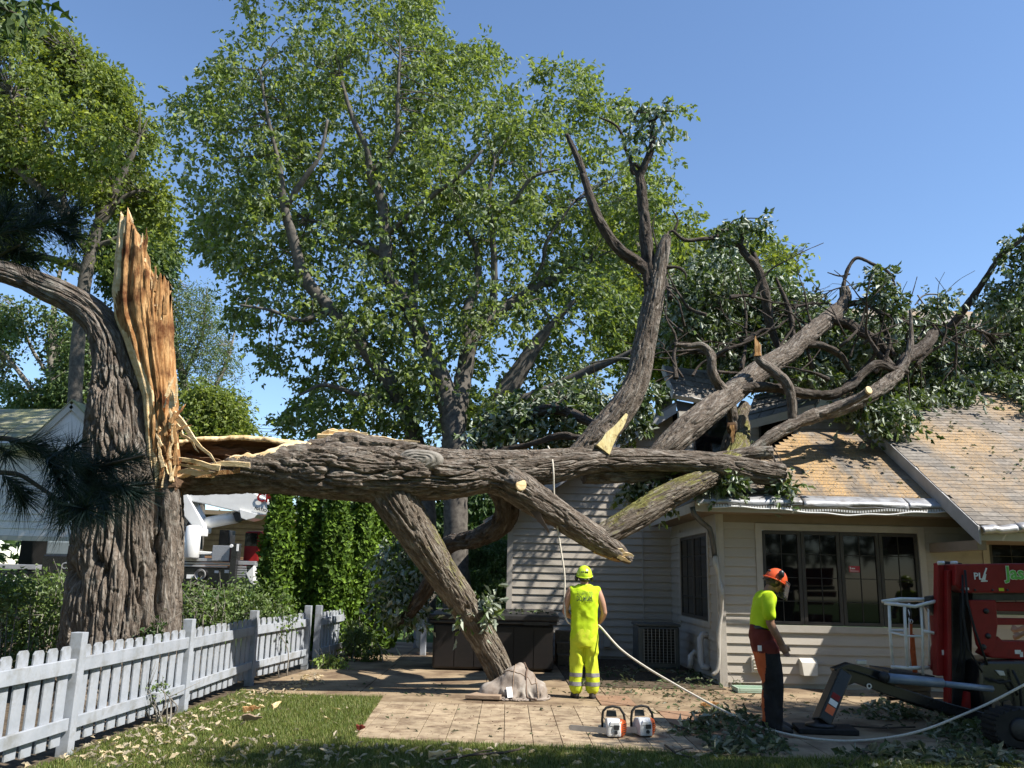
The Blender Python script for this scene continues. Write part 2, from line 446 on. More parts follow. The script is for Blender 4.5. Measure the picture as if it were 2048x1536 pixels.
M['slab_red'] = mat('reddish_slab', (.22, .13, .08), (.28, .175, .11), rough=.85, scale=6, bump=.3, bscale=50, spec=.25)
M['joint'] = mat('dark_joint_sand', (.13, .10, .07), (.19, .145, .10), rough=.95, scale=20, spec=.1)
M['siding'] = mat('beige_fiber_siding', (.42, .375, .315), (.47, .425, .36), rough=.6, scale=3, stretch=(.5, 3, 3), bump=.08, bscale=40, spec=.3, objvar=.035, c3=(.37, .33, .27), s3=2.5, t3=.66)
M['trim'] = mat('beige_trim_paint', (.42, .385, .33), (.48, .44, .385), rough=.55, scale=4, bump=.06, bscale=30, spec=.35)
M['fascia'] = mat('grey_fascia', (.33, .32, .31), (.42, .41, .395), rough=.55, scale=4, bump=.1, bscale=30, spec=.35)
M['soffit'] = mat('brown_soffit', (.24, .19, .135), (.28, .22, .16), rough=.7, scale=5, spec=.2)
M['bronze'] = mat('bronze_window_frame', (.045, .04, .036), (.06, .053, .047), rough=.45, scale=6, spec=.4)
M['muntin'] = mat('muntin_bar', (.03, .027, .025), (.04, .036, .032), rough=.5, scale=6, spec=.3)
M['pane'] = mat('dark_window_glass', (.004, .0045, .005), (.007, .0075, .008), rough=.04, scale=2, spec=.28)
M['interior'] = mat('dark_interior', (.012, .011, .010), (.02, .018, .016), rough=.9, scale=4)
M['alu'] = mat('weathered_aluminium', (.34, .34, .35), (.46, .46, .465), rough=.38, scale=7, bump=.12, bscale=14, spec=.5, metal=.35, c3=(.24, .22, .20), s3=5, t3=.57)
M['white_metal'] = mat('white_coated_metal', (.62, .61, .59), (.72, .71, .69), rough=.4, scale=6, spec=.5)
M['downspout'] = mat('beige_downspout', (.40, .37, .33), (.50, .47, .42), rough=.35, scale=6, spec=.5, metal=.2)
M['dark_pipe'] = mat('grey_downpipe', (.07, .075, .08), (.11, .115, .12), rough=.4, scale=6, spec=.5)
M['pvc'] = mat('grey_white_pipe', (.42, .42, .42), (.5, .5, .5), rough=.4, scale=6, spec=.4)
M['vent'] = mat('vent_plastic', (.60, .56, .48), (.66, .62, .54), rough=.5, scale=6, spec=.4)

def shinglemat(name, base1, base2, stain, t, sx=(1.1, .30, .30), s3=1.4):
    m, nt, b, out = newmat(name)
    b.inputs['Roughness'].default_value = .92; b.inputs['Specular IOR Level'].default_value = .15
    geo = nd(nt, 'ShaderNodeNewGeometry')
    n = nd(nt, 'ShaderNodeTexNoise', Scale=16.0, Detail=3.0); nt.links.new(geo.outputs['Position'], n.inputs['Vector'])
    c = ramp(nt, n.outputs['Fac'], [(.3, base1), (.7, base2)]).outputs[0]
    oi = nd(nt, 'ShaderNodeNewGeometry').outputs['Random Per Island']
    o2 = nd(nt, 'ShaderNodeObjectInfo').outputs['Random']
    ad = nd(nt, 'ShaderNodeMath', operation='ADD'); nt.links.new(oi, ad.inputs[0]); nt.links.new(o2, ad.inputs[1])
    fr = nd(nt, 'ShaderNodeMath', operation='FRACT'); nt.links.new(ad.outputs[0], fr.inputs[0])
    mr = nd(nt, 'ShaderNodeMapRange'); mr.inputs[3].default_value = .78; mr.inputs[4].default_value = 1.2
    nt.links.new(fr.outputs[0], mr.inputs[0])
    cc = nd(nt, 'ShaderNodeCombineColor')
    for k in range(3): nt.links.new(mr.outputs[0], cc.inputs[k])
    c = mixc(nt, 1.0, c, cc.outputs[0], 'MULTIPLY')
    mp = nd(nt, 'ShaderNodeMapping'); mp.inputs['Scale'].default_value = sx
    nt.links.new(geo.outputs['Position'], mp.inputs[0])
    n2 = nd(nt, 'ShaderNodeTexNoise', Scale=s3, Detail=5.0, Roughness=.62); nt.links.new(mp.outputs[0], n2.inputs['Vector'])
    f = ramp(nt, n2.outputs['Fac'], [(t - .09, (0, 0, 0)), (t + .09, (1, 1, 1))])
    n4 = nd(nt, 'ShaderNodeTexNoise', Scale=45.0, Detail=2.0); nt.links.new(geo.outputs['Position'], n4.inputs['Vector'])
    f4 = ramp(nt, n4.outputs['Fac'], [(.36, (.12, .12, .12)), (.62, (.85, .85, .85))])
    fm = nd(nt, 'ShaderNodeMath', operation='MULTIPLY'); nt.links.new(f.outputs[0], fm.inputs[0]); nt.links.new(f4.outputs[0], fm.inputs[1])
    c = mixc(nt, fm.outputs[0], c, stain)
    nt.links.new(c, b.inputs['Base Color'])
    n5 = nd(nt, 'ShaderNodeTexNoise', Scale=120.0, Detail=2.0); nt.links.new(geo.outputs['Position'], n5.inputs['Vector'])
    bp = nd(nt, 'ShaderNodeBump', Strength=.4, Distance=.006); nt.links.new(n5.outputs['Fac'], bp.inputs['Height']); nt.links.new(bp.outputs[0], b.inputs['Normal'])
    return m
M['shingle'] = shinglemat('asphalt_shingle_dusted', (.13, .115, .10), (.21, .19, .165), (.52, .32, .125), .515)
M['shingle2'] = shinglemat('asphalt_shingle', (.15, .135, .12), (.24, .215, .185), (.46, .30, .14), .53, (.5, .35, .35), 1.2)
M['shingle_grey'] = shinglemat('grey_shingle', (.17, .155, .14), (.26, .24, .215), (.30, .24, .16), .75)

# ------------------------------------------------------------------ ground
def clip(poly, x0, x1, y0, y1):
    def cut(P, f, g):
        out = []
        for i in range(len(P)):
            a, b = P[i], P[(i + 1) % len(P)]
            fa, fb = f(a), f(b)
            if fa >= 0: out.append(a)
            if (fa >= 0) != (fb >= 0):
                t = fa / (fa - fb); out.append((a[0] + (b[0] - a[0]) * t, a[1] + (b[1] - a[1]) * t))
        return out
    for f in (lambda p: p[0] - x0, lambda p: x1 - p[0], lambda p: p[1] - y0, lambda p: y1 - p[1]):
        poly = cut(poly, f, None)
        if len(poly) < 3: return []
    return poly
def area(P): return abs(sum(P[i][0] * P[(i+1) % len(P)][1] - P[(i+1) % len(P)][0] * P[i][1] for i in range(len(P)))) / 2
def inset(P, d):
    """pull a convex polygon in by d"""
    n = len(P); cx = sum(p[0] for p in P) / n; cy = sum(p[1] for p in P) / n
    s = 1 if sum(P[i][0] * P[(i+1) % n][1] - P[(i+1) % n][0] * P[i][1] for i in range(n)) > 0 else -1
    if s < 0: P = P[::-1]
    out = []
    for i in range(n):
        a, b, c = Vector(P[i-1]), Vector(P[i]), Vector(P[(i+1) % n])
        e1, e2 = (b - a), (c - b)
        if e1.length < 1e-6 or e2.length < 1e-6: out.append(tuple(b)); continue
        e1.normalize(); e2.normalize()
        n1, n2 = Vector((-e1.y, e1.x)), Vector((-e2.y, e2.x))
        k = n1 + n2
        if k.length < 1e-4: out.append(tuple(b + n1 * d)); continue
        k.normalize(); out.append(tuple(b + k * (d / max(.35, k.dot(n1)))))
    return out
g = MB(); g.add([(-250, -60, -.09), (250, -60, -.09), (250, 400, -.09), (-250, 400, -.09)], [(0, 1, 2, 3)])
tag(g.build('ground', M['far_lawn']), kind='structure')
lawn_poly = [(-4.1, 5.0), (7.0, 5.0), (5.2, 8.55), (1.9, 8.95), (-1.55, 9.40), (-1.70, 12.32), (-2.9, 12.42), (-3.75, 12.75), (-3.95, 8.2)]
def flat(name, poly, z, m, dz=.03):
    b = MB(); b.prism([(x, y, z - dz) for x, y in poly], (0, 0, dz)); return b.build(name, m)
tag(flat('lawn', lawn_poly, -.022, M['turf']), kind='structure')
tag(flat('planting_bed', [(-30, 5), (-4.1, 5), (-3.95, 8.2), (-3.75, 12.75), (-3.4, 16), (-3.0, 20), (-30, 20)], -.03, M['soil']), kind='structure')
patio_poly = [(-3.75, 12.78), (-2.9, 12.45), (-1.68, 12.35), (-1.53, 9.42), (1.9, 8.97), (5.2, 8.57), (13, 8.2), (13, 14.4), (3.5, 14.4), (3.5, 18.6), (0, 18.6), (0, 22), (-2.9, 22), (-3.3, 16)]
patio = tag(flat('patio', patio_poly, -.014, M['joint']), kind='structure')
pav_poly = [(-1.53, 9.42), (1.95, 8.96), (1.95, 11.95), (-1.66, 11.95)]
k = 0
for i in range(-8, 10):                                # stamped pavers, each its own piece
    x0 = -1.8 + (i + 8) * .30
    for j in range(0, 9):
        y0 = 8.6 + j * .44 + (.22 if i % 2 else 0) + .03 * math.sin(i * 3.1)
        P = clip(pav_poly, x0, x0 + .30, y0, y0 + .44)
        if len(P) < 3 or area(P) < .012: continue
        P = inset(P, .0035)
        if area(P) < .01: continue
        z = rng.normal(0, .0018)
        b = MB(); b.prism([(x, y, -.03) for x, y in P], (0, 0, .031 + z))
        b.build('paver', M['paver'], patio, bevel=.004)
for i in range(-3, 7):                                 # plain concrete slabs
    for j in range(0, 8):
        x0, y0 = -3.8 + (i + 3) * 1.75, 8.2 + j * 1.75
        P = clip(patio_poly, x0, x0 + 1.75, y0, y0 + 1.75)
        if len(P) < 3: continue
        for Q in ([clip(P, -50, 50, 11.95, 50), clip(P, 1.95, 50, 0, 11.95)] if True else []):
            if len(Q) < 3 or area(Q) < .03: continue
            Q2 = []
            for p in Q:
                if not Q2 or (Vector(p) - Vector(Q2[-1])).length > 1e-3: Q2.append(p)
            Q2 = inset(Q2, .006)
            b = MB(); b.prism([(x, y, -.03) for x, y in Q2], (0, 0, .029 + rng.normal(0, .0015)))
            b.build('concrete_slab', M['slab_red'] if (i, j) == (0, 1) else M['concrete'], patio, bevel=.004)
b = MB(); b.box((1.28, 12.05, -.01), (1.75, 12.95, .012)); b.build('concrete_slab', M['slab_red'], patio, bevel=.003)

# ------------------------------------------------------------------ house
WX, WY, GY = 3.47, 14.48, 18.62          # front wall's left corner, its plane, the gable wall's plane
house = thing('house', 'beige sided house with its roof crushed under the fallen tree', 'house', (5.5, 16, 0))
EXP = .152
board_cache = {}
def board(parent, p, length, axis, name='siding_board'):
    """one lap board: p = lower outer start, running along axis ('x' faces -Y, 'y' faces -X)"""
    key = round(length, 2)
    if key not in board_cache:
        b = MB(); l = length
        b.add([(0, 0, 0), (0, -.028, 0), (0, -.026, .014), (0, -.004, EXP - .002), (0, 0, EXP - .002), (l, 0, 0), (l, -.028, 0), (l, -.026, .014), (l, -.004, EXP - .002), (l, 0, EXP - .002)],
              [(0, 1, 6, 5), (1, 2, 7, 6), (2, 3, 8, 7), (3, 4, 9, 8), (4, 0, 5, 9)], N=[(4, 3, 2, 1, 0), (5, 6, 7, 8, 9)])
        board_cache[key] = b.mesh(name, M['siding'])
    Mx = Matrix.Translation(p) @ (Matrix.Rotation(R(-90), 4, 'Z') if axis == 'y' else Matrix.Identity(4))
    Mx = Mx @ Matrix.Rotation(R(rng.normal(0, .06)), 4, 'Y')
    return inst(name, board_cache[key], Mx, parent)

def wallbox(name, lo, hi, m=None):
    b = MB(); b.box(lo, hi); return b.build(name, m or M['siding'], house)
fw = wallbox('front_wall', (WX + .02, WY, -.05), (13, WY + .12, .958))
# the wall's upper part, open where the windows are
b = MB(); b.box((WX + .02, WY, .962), (4.20, WY + .12, 2.78)); b.box((6.79, WY, .962), (7.95, WY + .12, 2.78)); b.box((4.203, WY, 2.485), (6.787, WY + .12, 2.78)); b.box((7.953, WY, 2.46), (13, WY + .12, 2.78)); b.box((7.953, WY, .962), (13, WY + .12, 1.2))
b.build('front_wall_upper', M['siding'], house)
rows = int(2.72 / EXP)
for r in range(rows):
    z = .06 + r * EXP
    z1 = z + EXP
    segs = []
    if z1 <= .84 or z >= 2.56: segs = [(WX + .095, 7.84 if z1 > 1.05 else 9.6)]
    else: segs = [(WX + .095, 4.088), (6.902, 7.84 if z1 > 1.05 else 9.6)]
    for a, c in segs:
        if z1 > 2.76: continue
        if c - a > 3.0:
            s = a + (c - a) * (.35 + .3 * ((r * 7) % 5) / 5); board(fw, (a, WY, z), s - a - .002, 'x'); board(fw, (s, WY, z), c - s, 'x')
        else: board(fw, (a, WY, z), c - a, 'x')
# corner boards
b = MB(); b.box((WX - .002, WY - .036, -.04), (WX + .093, WY - .001, 2.74)); b.box((WX - .036, WY - .036, -.04), (WX - .003, WY + .09, 2.74)); b.build('corner_board', M['trim'], house, bevel=.003)
# side wall, faces left
sw = wallbox('side_wall', (WX, WY + .1, -.05), (WX + .12, GY, 2.78))
SW0, SW1 = 15.15, 17.5        # its tall window
for r in range(rows):
    z = .06 + r * EXP; z1 = z + EXP
    segs = [(WY + .095, GY - .03)] if (z1 <= .84 or z >= 2.56) else [(WY + .095, SW0 - .112), (SW1 + .112, GY - .03)]
    for a, c in segs:
        if z1 <= 2.78: board(sw, (WX, c, z), c - a, 'y')
# gable wall with its rake
def rake(x): return 3.02 + .646 * x
GX0, GX1 = .03, 3.55
b = MB(); b.prism([(GX0, GY, -.05), (GX1, GY, -.05), (GX1, GY, rake(GX1) - .12), (GX0, GY, rake(GX0) - .12)], (0, .12, 0)); gw = b.build('gable_wall', M['siding'], house)
for r in range(36):
    z = .06 + r * EXP
    a = GX0 + .07
    if z + EXP > rake(a) - .14: a = (z + EXP + .14 - 3.02) / .646
    if a < GX1 - .15: board(gw, (a, GY, z), (GX1 - .04 if z < 2.75 else GX1) - a, 'x')
b = MB(); b.box((GX0 - .05, GY - .032, -.04), (GX0 + .068, GY - .002, rake(GX0) - .16)); b.box((GX0 - .05, GY - .002, -.04), (GX0 - .02, GY + .5, rake(GX0) - .2)); b.build('corner_board', M['trim'], house, bevel=.003)
b = MB(); b.box((GX0 - .02, GY + .12, -.05), (GX0 + .1, GY + 7, 2.7)); b.build('left_wall', M['siding'], house)
# gable roof: left slope, rake fascia
def slabpoly(name, pts, n, th, m, parent): 
    b = MB(); n = Vector(n).normalized(); b.prism(pts, -n * th); return b.build(name, m, parent)
GN = Vector((-.646, 0, 1)).normalized()
x0, x1 = -.55, 3.55
slabpoly('roof', [(x0, 18.25, rake(x0) + .09), (x1, 18.25, rake(x1) + .09), (x1, 26, rake(x1) + .09), (x0, 26, rake(x0) + .09)], GN, .07, M['shingle_grey'], house)
for xa, xb in ((-.55, 1.72), (1.725, 3.56)):
    b = MB(); b.prism([(xa, 18.22, rake(xa) + .03), (xb, 18.22, rake(xb) + .03), (xb, 18.22, rake(xb) - .17), (xa, 18.22, rake(xa) - .17)], (0, .028, 0)); b.build('rake_board', M['fascia'], house)
b = MB(); b.prism([(-.5, 18.25, rake(-.5) - .16), (3.5, 18.25, rake(3.5) - .16), (3.5, GY - .04, rake(3.5) - .16), (-.5, GY - .04, rake(-.5) - .16)], (0, 0, .012)); b.build('soffit', M['soffit'], house)
# the broken top of the gable: a tilted panel with shingles
A, B_, C_, D_ = at(1327, 733, 18.7), at(1349, 790, 18.15), at(1440, 806, 18.15), at(1428, 742, 18.8)
N_ = (B_ - A).cross(C_ - A).normalized()
if N_.z < 0: N_ = -N_
pan = slabpoly('broken_roof_panel', [A, B_, C_, D_], N_, .09, M['fascia'], house)
su, sd = (C_ - B_), (A - B_)
for i in range(6):
    for j in range(5):
        t0, t1 = j / 5, (j + 1.12) / 5
        f0, f1 = (i - .5 * (j % 2)) / 5.5, (i + .96 - .5 * (j % 2)) / 5.5
        f0, f1 = max(0, f0), min(1, f1)
        if f1 - f0 < .03: continue
        q = [B_ + su * f + sd * t + N_ * h for f, t, h in ((f0, t0, .022), (f1, t0, .022), (f1, t1, .006), (f0, t1, .006))]
        bb = MB(); bb.prism(q, N_ * .008); bb.build('shingle', M['shingle_grey'], pan)
b = MB(); b.bar(A + Vector((-.03, -.02, -.03)), B_ + Vector((-.03, -.02, -.03)), .03, .17, N_); b.bar(B_ + Vector((0, -.03, -.04)), C_ + Vector((0, -.03, -.04)), .03, .12, N_); b.build('rake_board', M['fascia'], house)
b = MB(); b.prism([at(1350, 800, 18.3), at(1360, 840, 18.2), at(1430, 845, 18.3), at(1425, 815, 18.5)], (0, .02, 0)); b.build('torn_flashing', M['dark_pipe'], house)
# upper wall behind the hip roof, with dark openings, and its sagging roof
uw = wallbox('upper_wall', (3.56, 18.0, 2.9), (7.6, 18.1, 5.15), M['siding'])
for r in range(14):
    z = 3.0 + r * EXP
    for a, c in ((3.57, 3.86), (4.62, 5.25), (5.98, 7.5)): board(uw, (a, 18.0, z), c - a, 'x')
for a, c in ((3.86, 4.62), (5.25, 5.98)):
    w = MB(); w.box((a, 17.965, 3.3), (c, 17.995, 5.1)); win = w.build('window', M['bronze'], house)
    w = MB(); w.box((a + .05, 17.955, 3.35), (c - .05, 17.963, 5.05)); w.build('pane', M['pane'], win)
P1, P2, P3, P4 = at(1488, 848, 17.4), at(1628, 812, 17.4), at(1660, 762, 18.6), at(1510, 790, 18.6)
n2 = (P2 - P1).cross(P4 - P1).normalized(); n2 = n2 if n2.z > 0 else -n2
sag = slabpoly('sagging_roof', [P1, P2, P3, P4], n2, .08, M['shingle_grey'], house)
for j in range(4):
    for i in range(5):
        f0, f1, t0, t1 = i / 5 + .004, (i + .97) / 5, j / 4, (j + 1.1) / 4
        q = [P1.lerp(P2, f).lerp(P4.lerp(P3, f), min(t, 1.0)) + n2 * h for f, t, h in ((f0, t0, .03), (f1, t0, .03 + .02 * rng.random()), (f1, t1, .004), (f0, t1, .004))]
        bb = MB(); bb.prism(q, n2 * .008); bb.build('shingle', M['shingle_grey'], sag)
b = MB(); b.bar(P1 + Vector((0, -.03, -.05)), P2 + Vector((0, -.03, -.05)), .03, .16, (0, 0, 1)); b.build('rake_board', M['trim'], house)

b = MB(); b.box((3.4, 18.76, 3.0), (7.6, 18.8, 5.3)); b.box((3.6, 18.8, 2.95), (7.6, 22, 3.0)); b.build('attic_void', M['interior'], house)
for k in range(5):
    b = MB(); x = 3.9 + k * .62; b.bar((x, 18.2 + .1 * k, 4.6), (x + .5 * (-1) ** k, 18.55, 5.6 - .15 * k), .05, .12, (0, 1, 0)); b.build('broken_rafter', M['soffit'], house)

# windows of the bay
def casement(parent_name, x0, x1, z0, z1, n, y):
    b = MB()
    for (a, c, e, f) in ((x0 - .11, x0 - .002, z0 - .11, z1 + .11), (x1 + .002, x1 + .11, z0 - .11, z1 + .11), (x0 - .002, x1 + .002, z1 + .002, z1 + .11), (x0 - .002, x1 + .002, z0 - .11, z0 - .002)):
        b.box((a, y - .040, e), (c, y + .02, f))
    w = b.build('window', M['trim'], house, bevel=.003)
    for k in range(n):
        a = x0 + (x1 - x0) * k / n + .004; c = x0 + (x1 - x0) * (k + 1) / n - .004
        s = MB(); t = .055
        s.box((a, y - .012, z0 + .004), (a + t, y + .05, z1 - .004)); s.box((c - t, y - .012, z0 + .004), (c, y + .05, z1 - .004))
        s.box((a + t, y - .012, z0 + .004), (c - t, y + .05, z0 + .004 + t)); s.box((a + t, y - .012, z1 - .004 - t), (c - t, y + .05, z1 - .004))
        s.build('sash', M['bronze'], w, bevel=.004)
        g = MB(); g.box((a + t, y + .018, z0 + t + .004), (c - t, y + .024, z1 - t - .004)); g.build('pane', M['pane'], w)
        mu = MB(); xm = (a + c) / 2; mu.box((xm - .007, y + .008, z0 + t + .005), (xm + .007, y + .016, z1 - t - .005))
        for q in range(1, 4):
            zz = z0 + (z1 - z0) * q / 4; mu.box((a + t + .001, y + .0085, zz - .007), (xm - .008, y + .0155, zz + .007)); mu.box((xm + .008, y + .0085, zz - .007), (c - t - .001, y + .0155, zz + .007))
        mu.build('muntin', M['muntin'], w)
    i = MB(); i.box((x0, y + .11, z0), (x1, y + .12, z1)); i.build('interior', M['interior'], w)
    return w
bw = casement('window', 4.20, 6.79, .965, 2.48, 4, WY)
casement('window', 7.955, 9.5, 1.205, 2.455, 2, WY)
# the small red sticker on the third pane
st = MB(); st.box((5.63, WY + .012, 1.83), (5.81, WY + .0165, 1.93)); sticker = st.build('window_sticker', mat('red_sticker', (.42, .03, .05), (.48, .04, .06), rough=.5), bw)
def text(s, size, M4, m, parent, name='lettering', ext=.002, local=False, offset=0.0, shear=0.0, align='CENTER'):
    cu = bpy.data.curves.new(name, 'FONT'); cu.body = s; cu.size = size; cu.extrude = ext; cu.offset = offset; cu.shear = shear
    cu.align_x = align; cu.align_y = 'CENTER'; cu.resolution_u = 2
    o = bpy.data.objects.new(name, cu); COL.objects.link(o)
    me = bpy.data.meshes.new_from_object(o)
    bpy.data.objects.remove(o); bpy.data.curves.remove(cu)
    me.materials.clear(); me.materials.append(m)
    return inst(name, me, M4, parent, local)
FACE_CAM = Matrix.Rotation(R(90), 4, 'X')       # text standing upright, facing -Y
M['white_print'] = mat('white_print', (.75, .75, .74), (.8, .8, .79), rough=.5)
text('Chase', .055, Matrix.Translation((5.72, WY + .010, 1.895)) @ FACE_CAM, M['white_print'], bw, ext=.001) if False else None
b = MB(); b.box((5.645, WY + .009, 1.875), (5.66, WY + .0115, 1.915)); b.box((5.67, WY + .009, 1.88), (5.73, WY + .0115, 1.9)); b.box((5.64, WY + .009, 1.845), (5.79, WY + .0115, 1.853)); b.build('sticker_print', M['white_print'], sticker)
# the side wall's window
b = MB()
for (a, c, e, f) in ((SW0 - .11, SW0, .86, 2.56), (SW1, SW1 + .11, .86, 2.56), (SW0, SW1, 2.46, 2.56), (SW0, SW1, .86, .96)): b.box((WX - .040, a, e), (WX - .001, c, f))
w2 = b.build('window', M['trim'], house, bevel=.003)
for k in range(2):
    a = SW0 + (SW1 - SW0) * k / 2 + .01; c = SW0 + (SW1 - SW0) * (k + 1) / 2 - .01
    s = MB(); t = .05
    s.box((WX - .026, a, .97), (WX - .002, a + t, 2.45)); s.box((WX - .026, c - t, .97), (WX - .002, c, 2.45)); s.box((WX - .026, a + t, .97), (WX - .002, c - t, 1.02)); s.box((WX - .026, a + t, 2.40), (WX - .002, c - t, 2.45))
    s.build('sash', M['bronze'], w2)
    g = MB(); g.box((WX - .012, a + t, 1.02), (WX - .006, c - t, 2.40)); g.build('pane', M['pane'], w2)
    mu = MB(); ym = (a + c) / 2; mu.box((WX - .02, ym - .007, 1.022), (WX - .013, ym + .007, 2.398))
    for q in range(1, 4):
        zz = .97 + 1.48 * q / 4; mu.box((WX - .0195, a + t, zz - .007), (WX - .0135, ym - .008, zz + .007)); mu.box((WX - .0195, ym + .008, zz - .007), (WX - .0135, c - t, zz + .007))
    mu.build('muntin', M['muntin'], w2)

# ---- roofs
EY, EZ, EX, SL = 13.98, 2.90, 3.0, .60
RY = 16.6; RZ = EZ + SL * (RY - EY)
RX0 = EX + (RY - EY)
lower = MB(); lower.prism([(EX, EY, EZ), (7.55, EY, EZ), (7.55, RY, RZ), (RX0, RY, RZ)], (0, .04, -.08))
lower = lower.build('lower_roof', M['shingle'], house)
b = MB(); b.prism([(EX, EY + .02, EZ), (RX0, RY, RZ), (RX0, RY + .1, RZ), (EX, 18.5, EZ)][::-1], (.04, 0, -.08)); hip = b.build('hip_roof', M['shingle'], house)
b = MB(); b.prism([(RX0, RY + .02, RZ), (7.55, RY + .02, RZ), (7.55, 18.3, RZ - .5), (RX0, 18.3, RZ - .5)], (0, 0, -.06)); b.build('back_roof', M['shingle_grey'], house)
MX0, MY, MZ, MS = 6.965, 12.9, 2.535, .60
MTOP = 25.0
main = MB(); main.prism([(MX0, MY, MZ), (17, MY, MZ), (17, MTOP, MZ + MS * (MTOP - MY)), (MX0, MTOP, MZ + MS * (MTOP - MY))], (0, .04, -.09))
main = main.build('main_roof', M['shingle2'], house)
b = MB(); b.prism([(MX0 + .7, WY + .13, 2.5), (MX0 + .7, MTOP, 2.5), (MX0 + .7, MTOP, MZ + MS * (MTOP - MY) - .12), (MX0 + .7, WY + .13, MZ + MS * (WY - MY) - .12)], (.1, 0, 0)); b.build('gable_end_wall', M['siding'], house)
# rake fascia of the main roof
for ya, yb in ((12.83, 15.3), (15.305, 18.4)):
    b = MB(); z = lambda y: MZ + MS * (y - MY)
    b.prism([(MX0 - .03, ya, z(ya) + .02), (MX0 - .03, yb, z(yb) + .02), (MX0 - .03, yb, z(yb) - .24), (MX0 - .03, ya, z(ya) - .24)], (.028, 0, 0)); b.build('rake_board', M['fascia'], house)
b = MB(); b.prism([(MX0, MY + .05, MZ - .16), (MX0 + .15, MY + .05, MZ - .16), (MX0 + .15, 18, MZ + MS * (18 - MY) - .22), (MX0, 18, MZ + MS * (18 - MY) - .22)], (0, 0, .012)); b.build('soffit', M['soffit'], house)
# shingle fields: the nearest tabs are single pieces, the rest one mesh per roof
TW, TE = .305, .142
def tabmesh():
    b = MB(); l = TE * 1.22
    b.add([(0, 0, .006), (TW - .006, 0, .006), (TW - .006, l, .001), (0, l, .001), (0, 0, .012), (TW - .006, 0, .012), (TW - .006, l, .005), (0, l, .005)], [(0, 3, 2, 1), (4, 5, 6, 7), (0, 1, 5, 4), (1, 2, 6, 5), (2, 3, 7, 6), (3, 0, 4, 7)])
    return b
tabs = []
def field(roof, m, org, sl, rows_, xr):
    nrm = Vector((0, -sl, 1)).normalized(); up = Vector((0, 1, sl)).normalized()
    for r in range(rows_):
        a, c = xr(r * TE)
        x = a - ((r * .137) % 1) * TW
        p0 = Vector(org) + up * (r * TE)
        while x < c:
            xs = max(x, a); wd = min(x + TW, c) - xs
            if wd > .06:
                mtx = Matrix(((1, 0, 0, xs), (0, up.y, nrm.y, p0.y), (0, up.z, nrm.z, p0.z), (0, 0, 0, 1)))
                mtx = mtx @ Matrix.Rotation(R(rng.normal(0, .35)), 4, 'Z') @ Matrix.Rotation(R(rng.normal(0, .5)), 4, 'X') @ Matrix.Scale(wd / TW, 4, (1, 0, 0))
                tabs.append(((p0 + Vector((xs, 0, 0)) - E0).length + (3 if roof is main and xs > 8.9 else 0), roof, m, mtx))
            x += TW
cs = math.sqrt(1 + SL * SL)
field(lower, M['shingle'], (0, EY - .03, EZ + .002), SL, int((RY - EY) * cs / TE) + 1, lambda s: (EX + s / cs + .02, 7.4))
field(main, M['shingle2'], (0, MY - .03, MZ + .002), MS, int(9.0 * cs / TE), lambda s: (MX0 - .01, min(13.0, 8.6 + s * .42)))
tabs.sort(key=lambda t: t[0])
tm = {}
for key in ('shingle', 'shingle2'):
    me = tabmesh().mesh('shingle', M[key]); tm[M[key].name] = me
for d, roof, m, mtx in tabs[:290]: inst('shingle', tm[m.name], mtx, roof)
for roof, m in ((lower, M['shingle']), (main, M['shingle2'])):
    b = MB(); src = tabmesh()
    for d, rf, mm, mtx in tabs[290:]:
        if rf is roof: b.add([mtx @ Vector(v) for v in src.V], src.Q)
    if b.n: tag(b.build('shingle', m, roof), kind='stuff')
# eave box, fascia and torn gutter of the bay
b = MB(); b.box((EX + .02, EY + .03, EZ - .17), (7.5, WY - .035, EZ - .158)); b.box((EX + .02, WY - .03, EZ - .17), (WX - .04, 18.5, EZ - .158)); b.build('soffit', M['soffit'], house)
b = MB(); b.box((EX, EY, EZ - .17), (7.46, EY + .025, EZ - .012)); b.box((EX, EY + .027, EZ - .17), (EX + .025, 18.5, EZ - .012)); b.build('fascia', M['trim'], house)
b = MB(); b.box((WX, WY - .028, 2.60), (7.6, WY - .004, 2.73)); b.build('frieze_board', M['soffit'], house)
b = MB(); b.box((MX0, MY + .06, MZ - .36), (MX0 + .14, WY - .04, MZ - .215)); b.build('eave_return', M['soffit'], house)
for k, (xa, xb) in enumerate(((3.0, 4.72), (4.735, 6.42), (6.44, 7.38))):
    n = 34; V = []; xs = np.linspace(xa, xb, n)
    wob = fbm(np.stack([xs * 1.3, xs * 0 + k * 3, xs * 0], 1), 3, 40) * .035
    prof = [(0.16, .125), (.08, .085), (0.0, .04), (-.045, .015), (-.06, -.03), (-.05, -.06)]
    for i, x in enumerate(xs):
        sq = .55 if (k == 0 and x < 3.35) else 1
        for j, (py, pz) in enumerate(prof): V.append((x, EY + py * sq - .03 + wob[i] * (.3 + .1 * j), EZ + .005 + pz + wob[i] * .5 * (j / 5) - (.02 if j > 3 else 0) * math.sin(x * 5 + k)))
    m_ = len(prof); Q = [(i * m_ + j, (i + 1) * m_ + j, (i + 1) * m_ + j + 1, i * m_ + j + 1) for i in range(n - 1) for j in range(m_ - 1)]
    o = npobj('gutter_cover', V, [np.array(Q)], M['alu'], house)
    o.modifiers.new('thickness', 'SOLIDIFY').thickness = .006
b = MB()                                                   # toothed strip that hangs below the cover
for i in range(92):
    x = 3.30 + i * .043
    z = EZ - .085 + .02 * math.sin(x * 2.1) - .012 * math.sin(x * 7)
    b.box((x, EY - .10, z - .035), (x + .026, EY - .094, z))
tag(b.build('gutter_comb', M['white_metal'], house), kind='stuff')
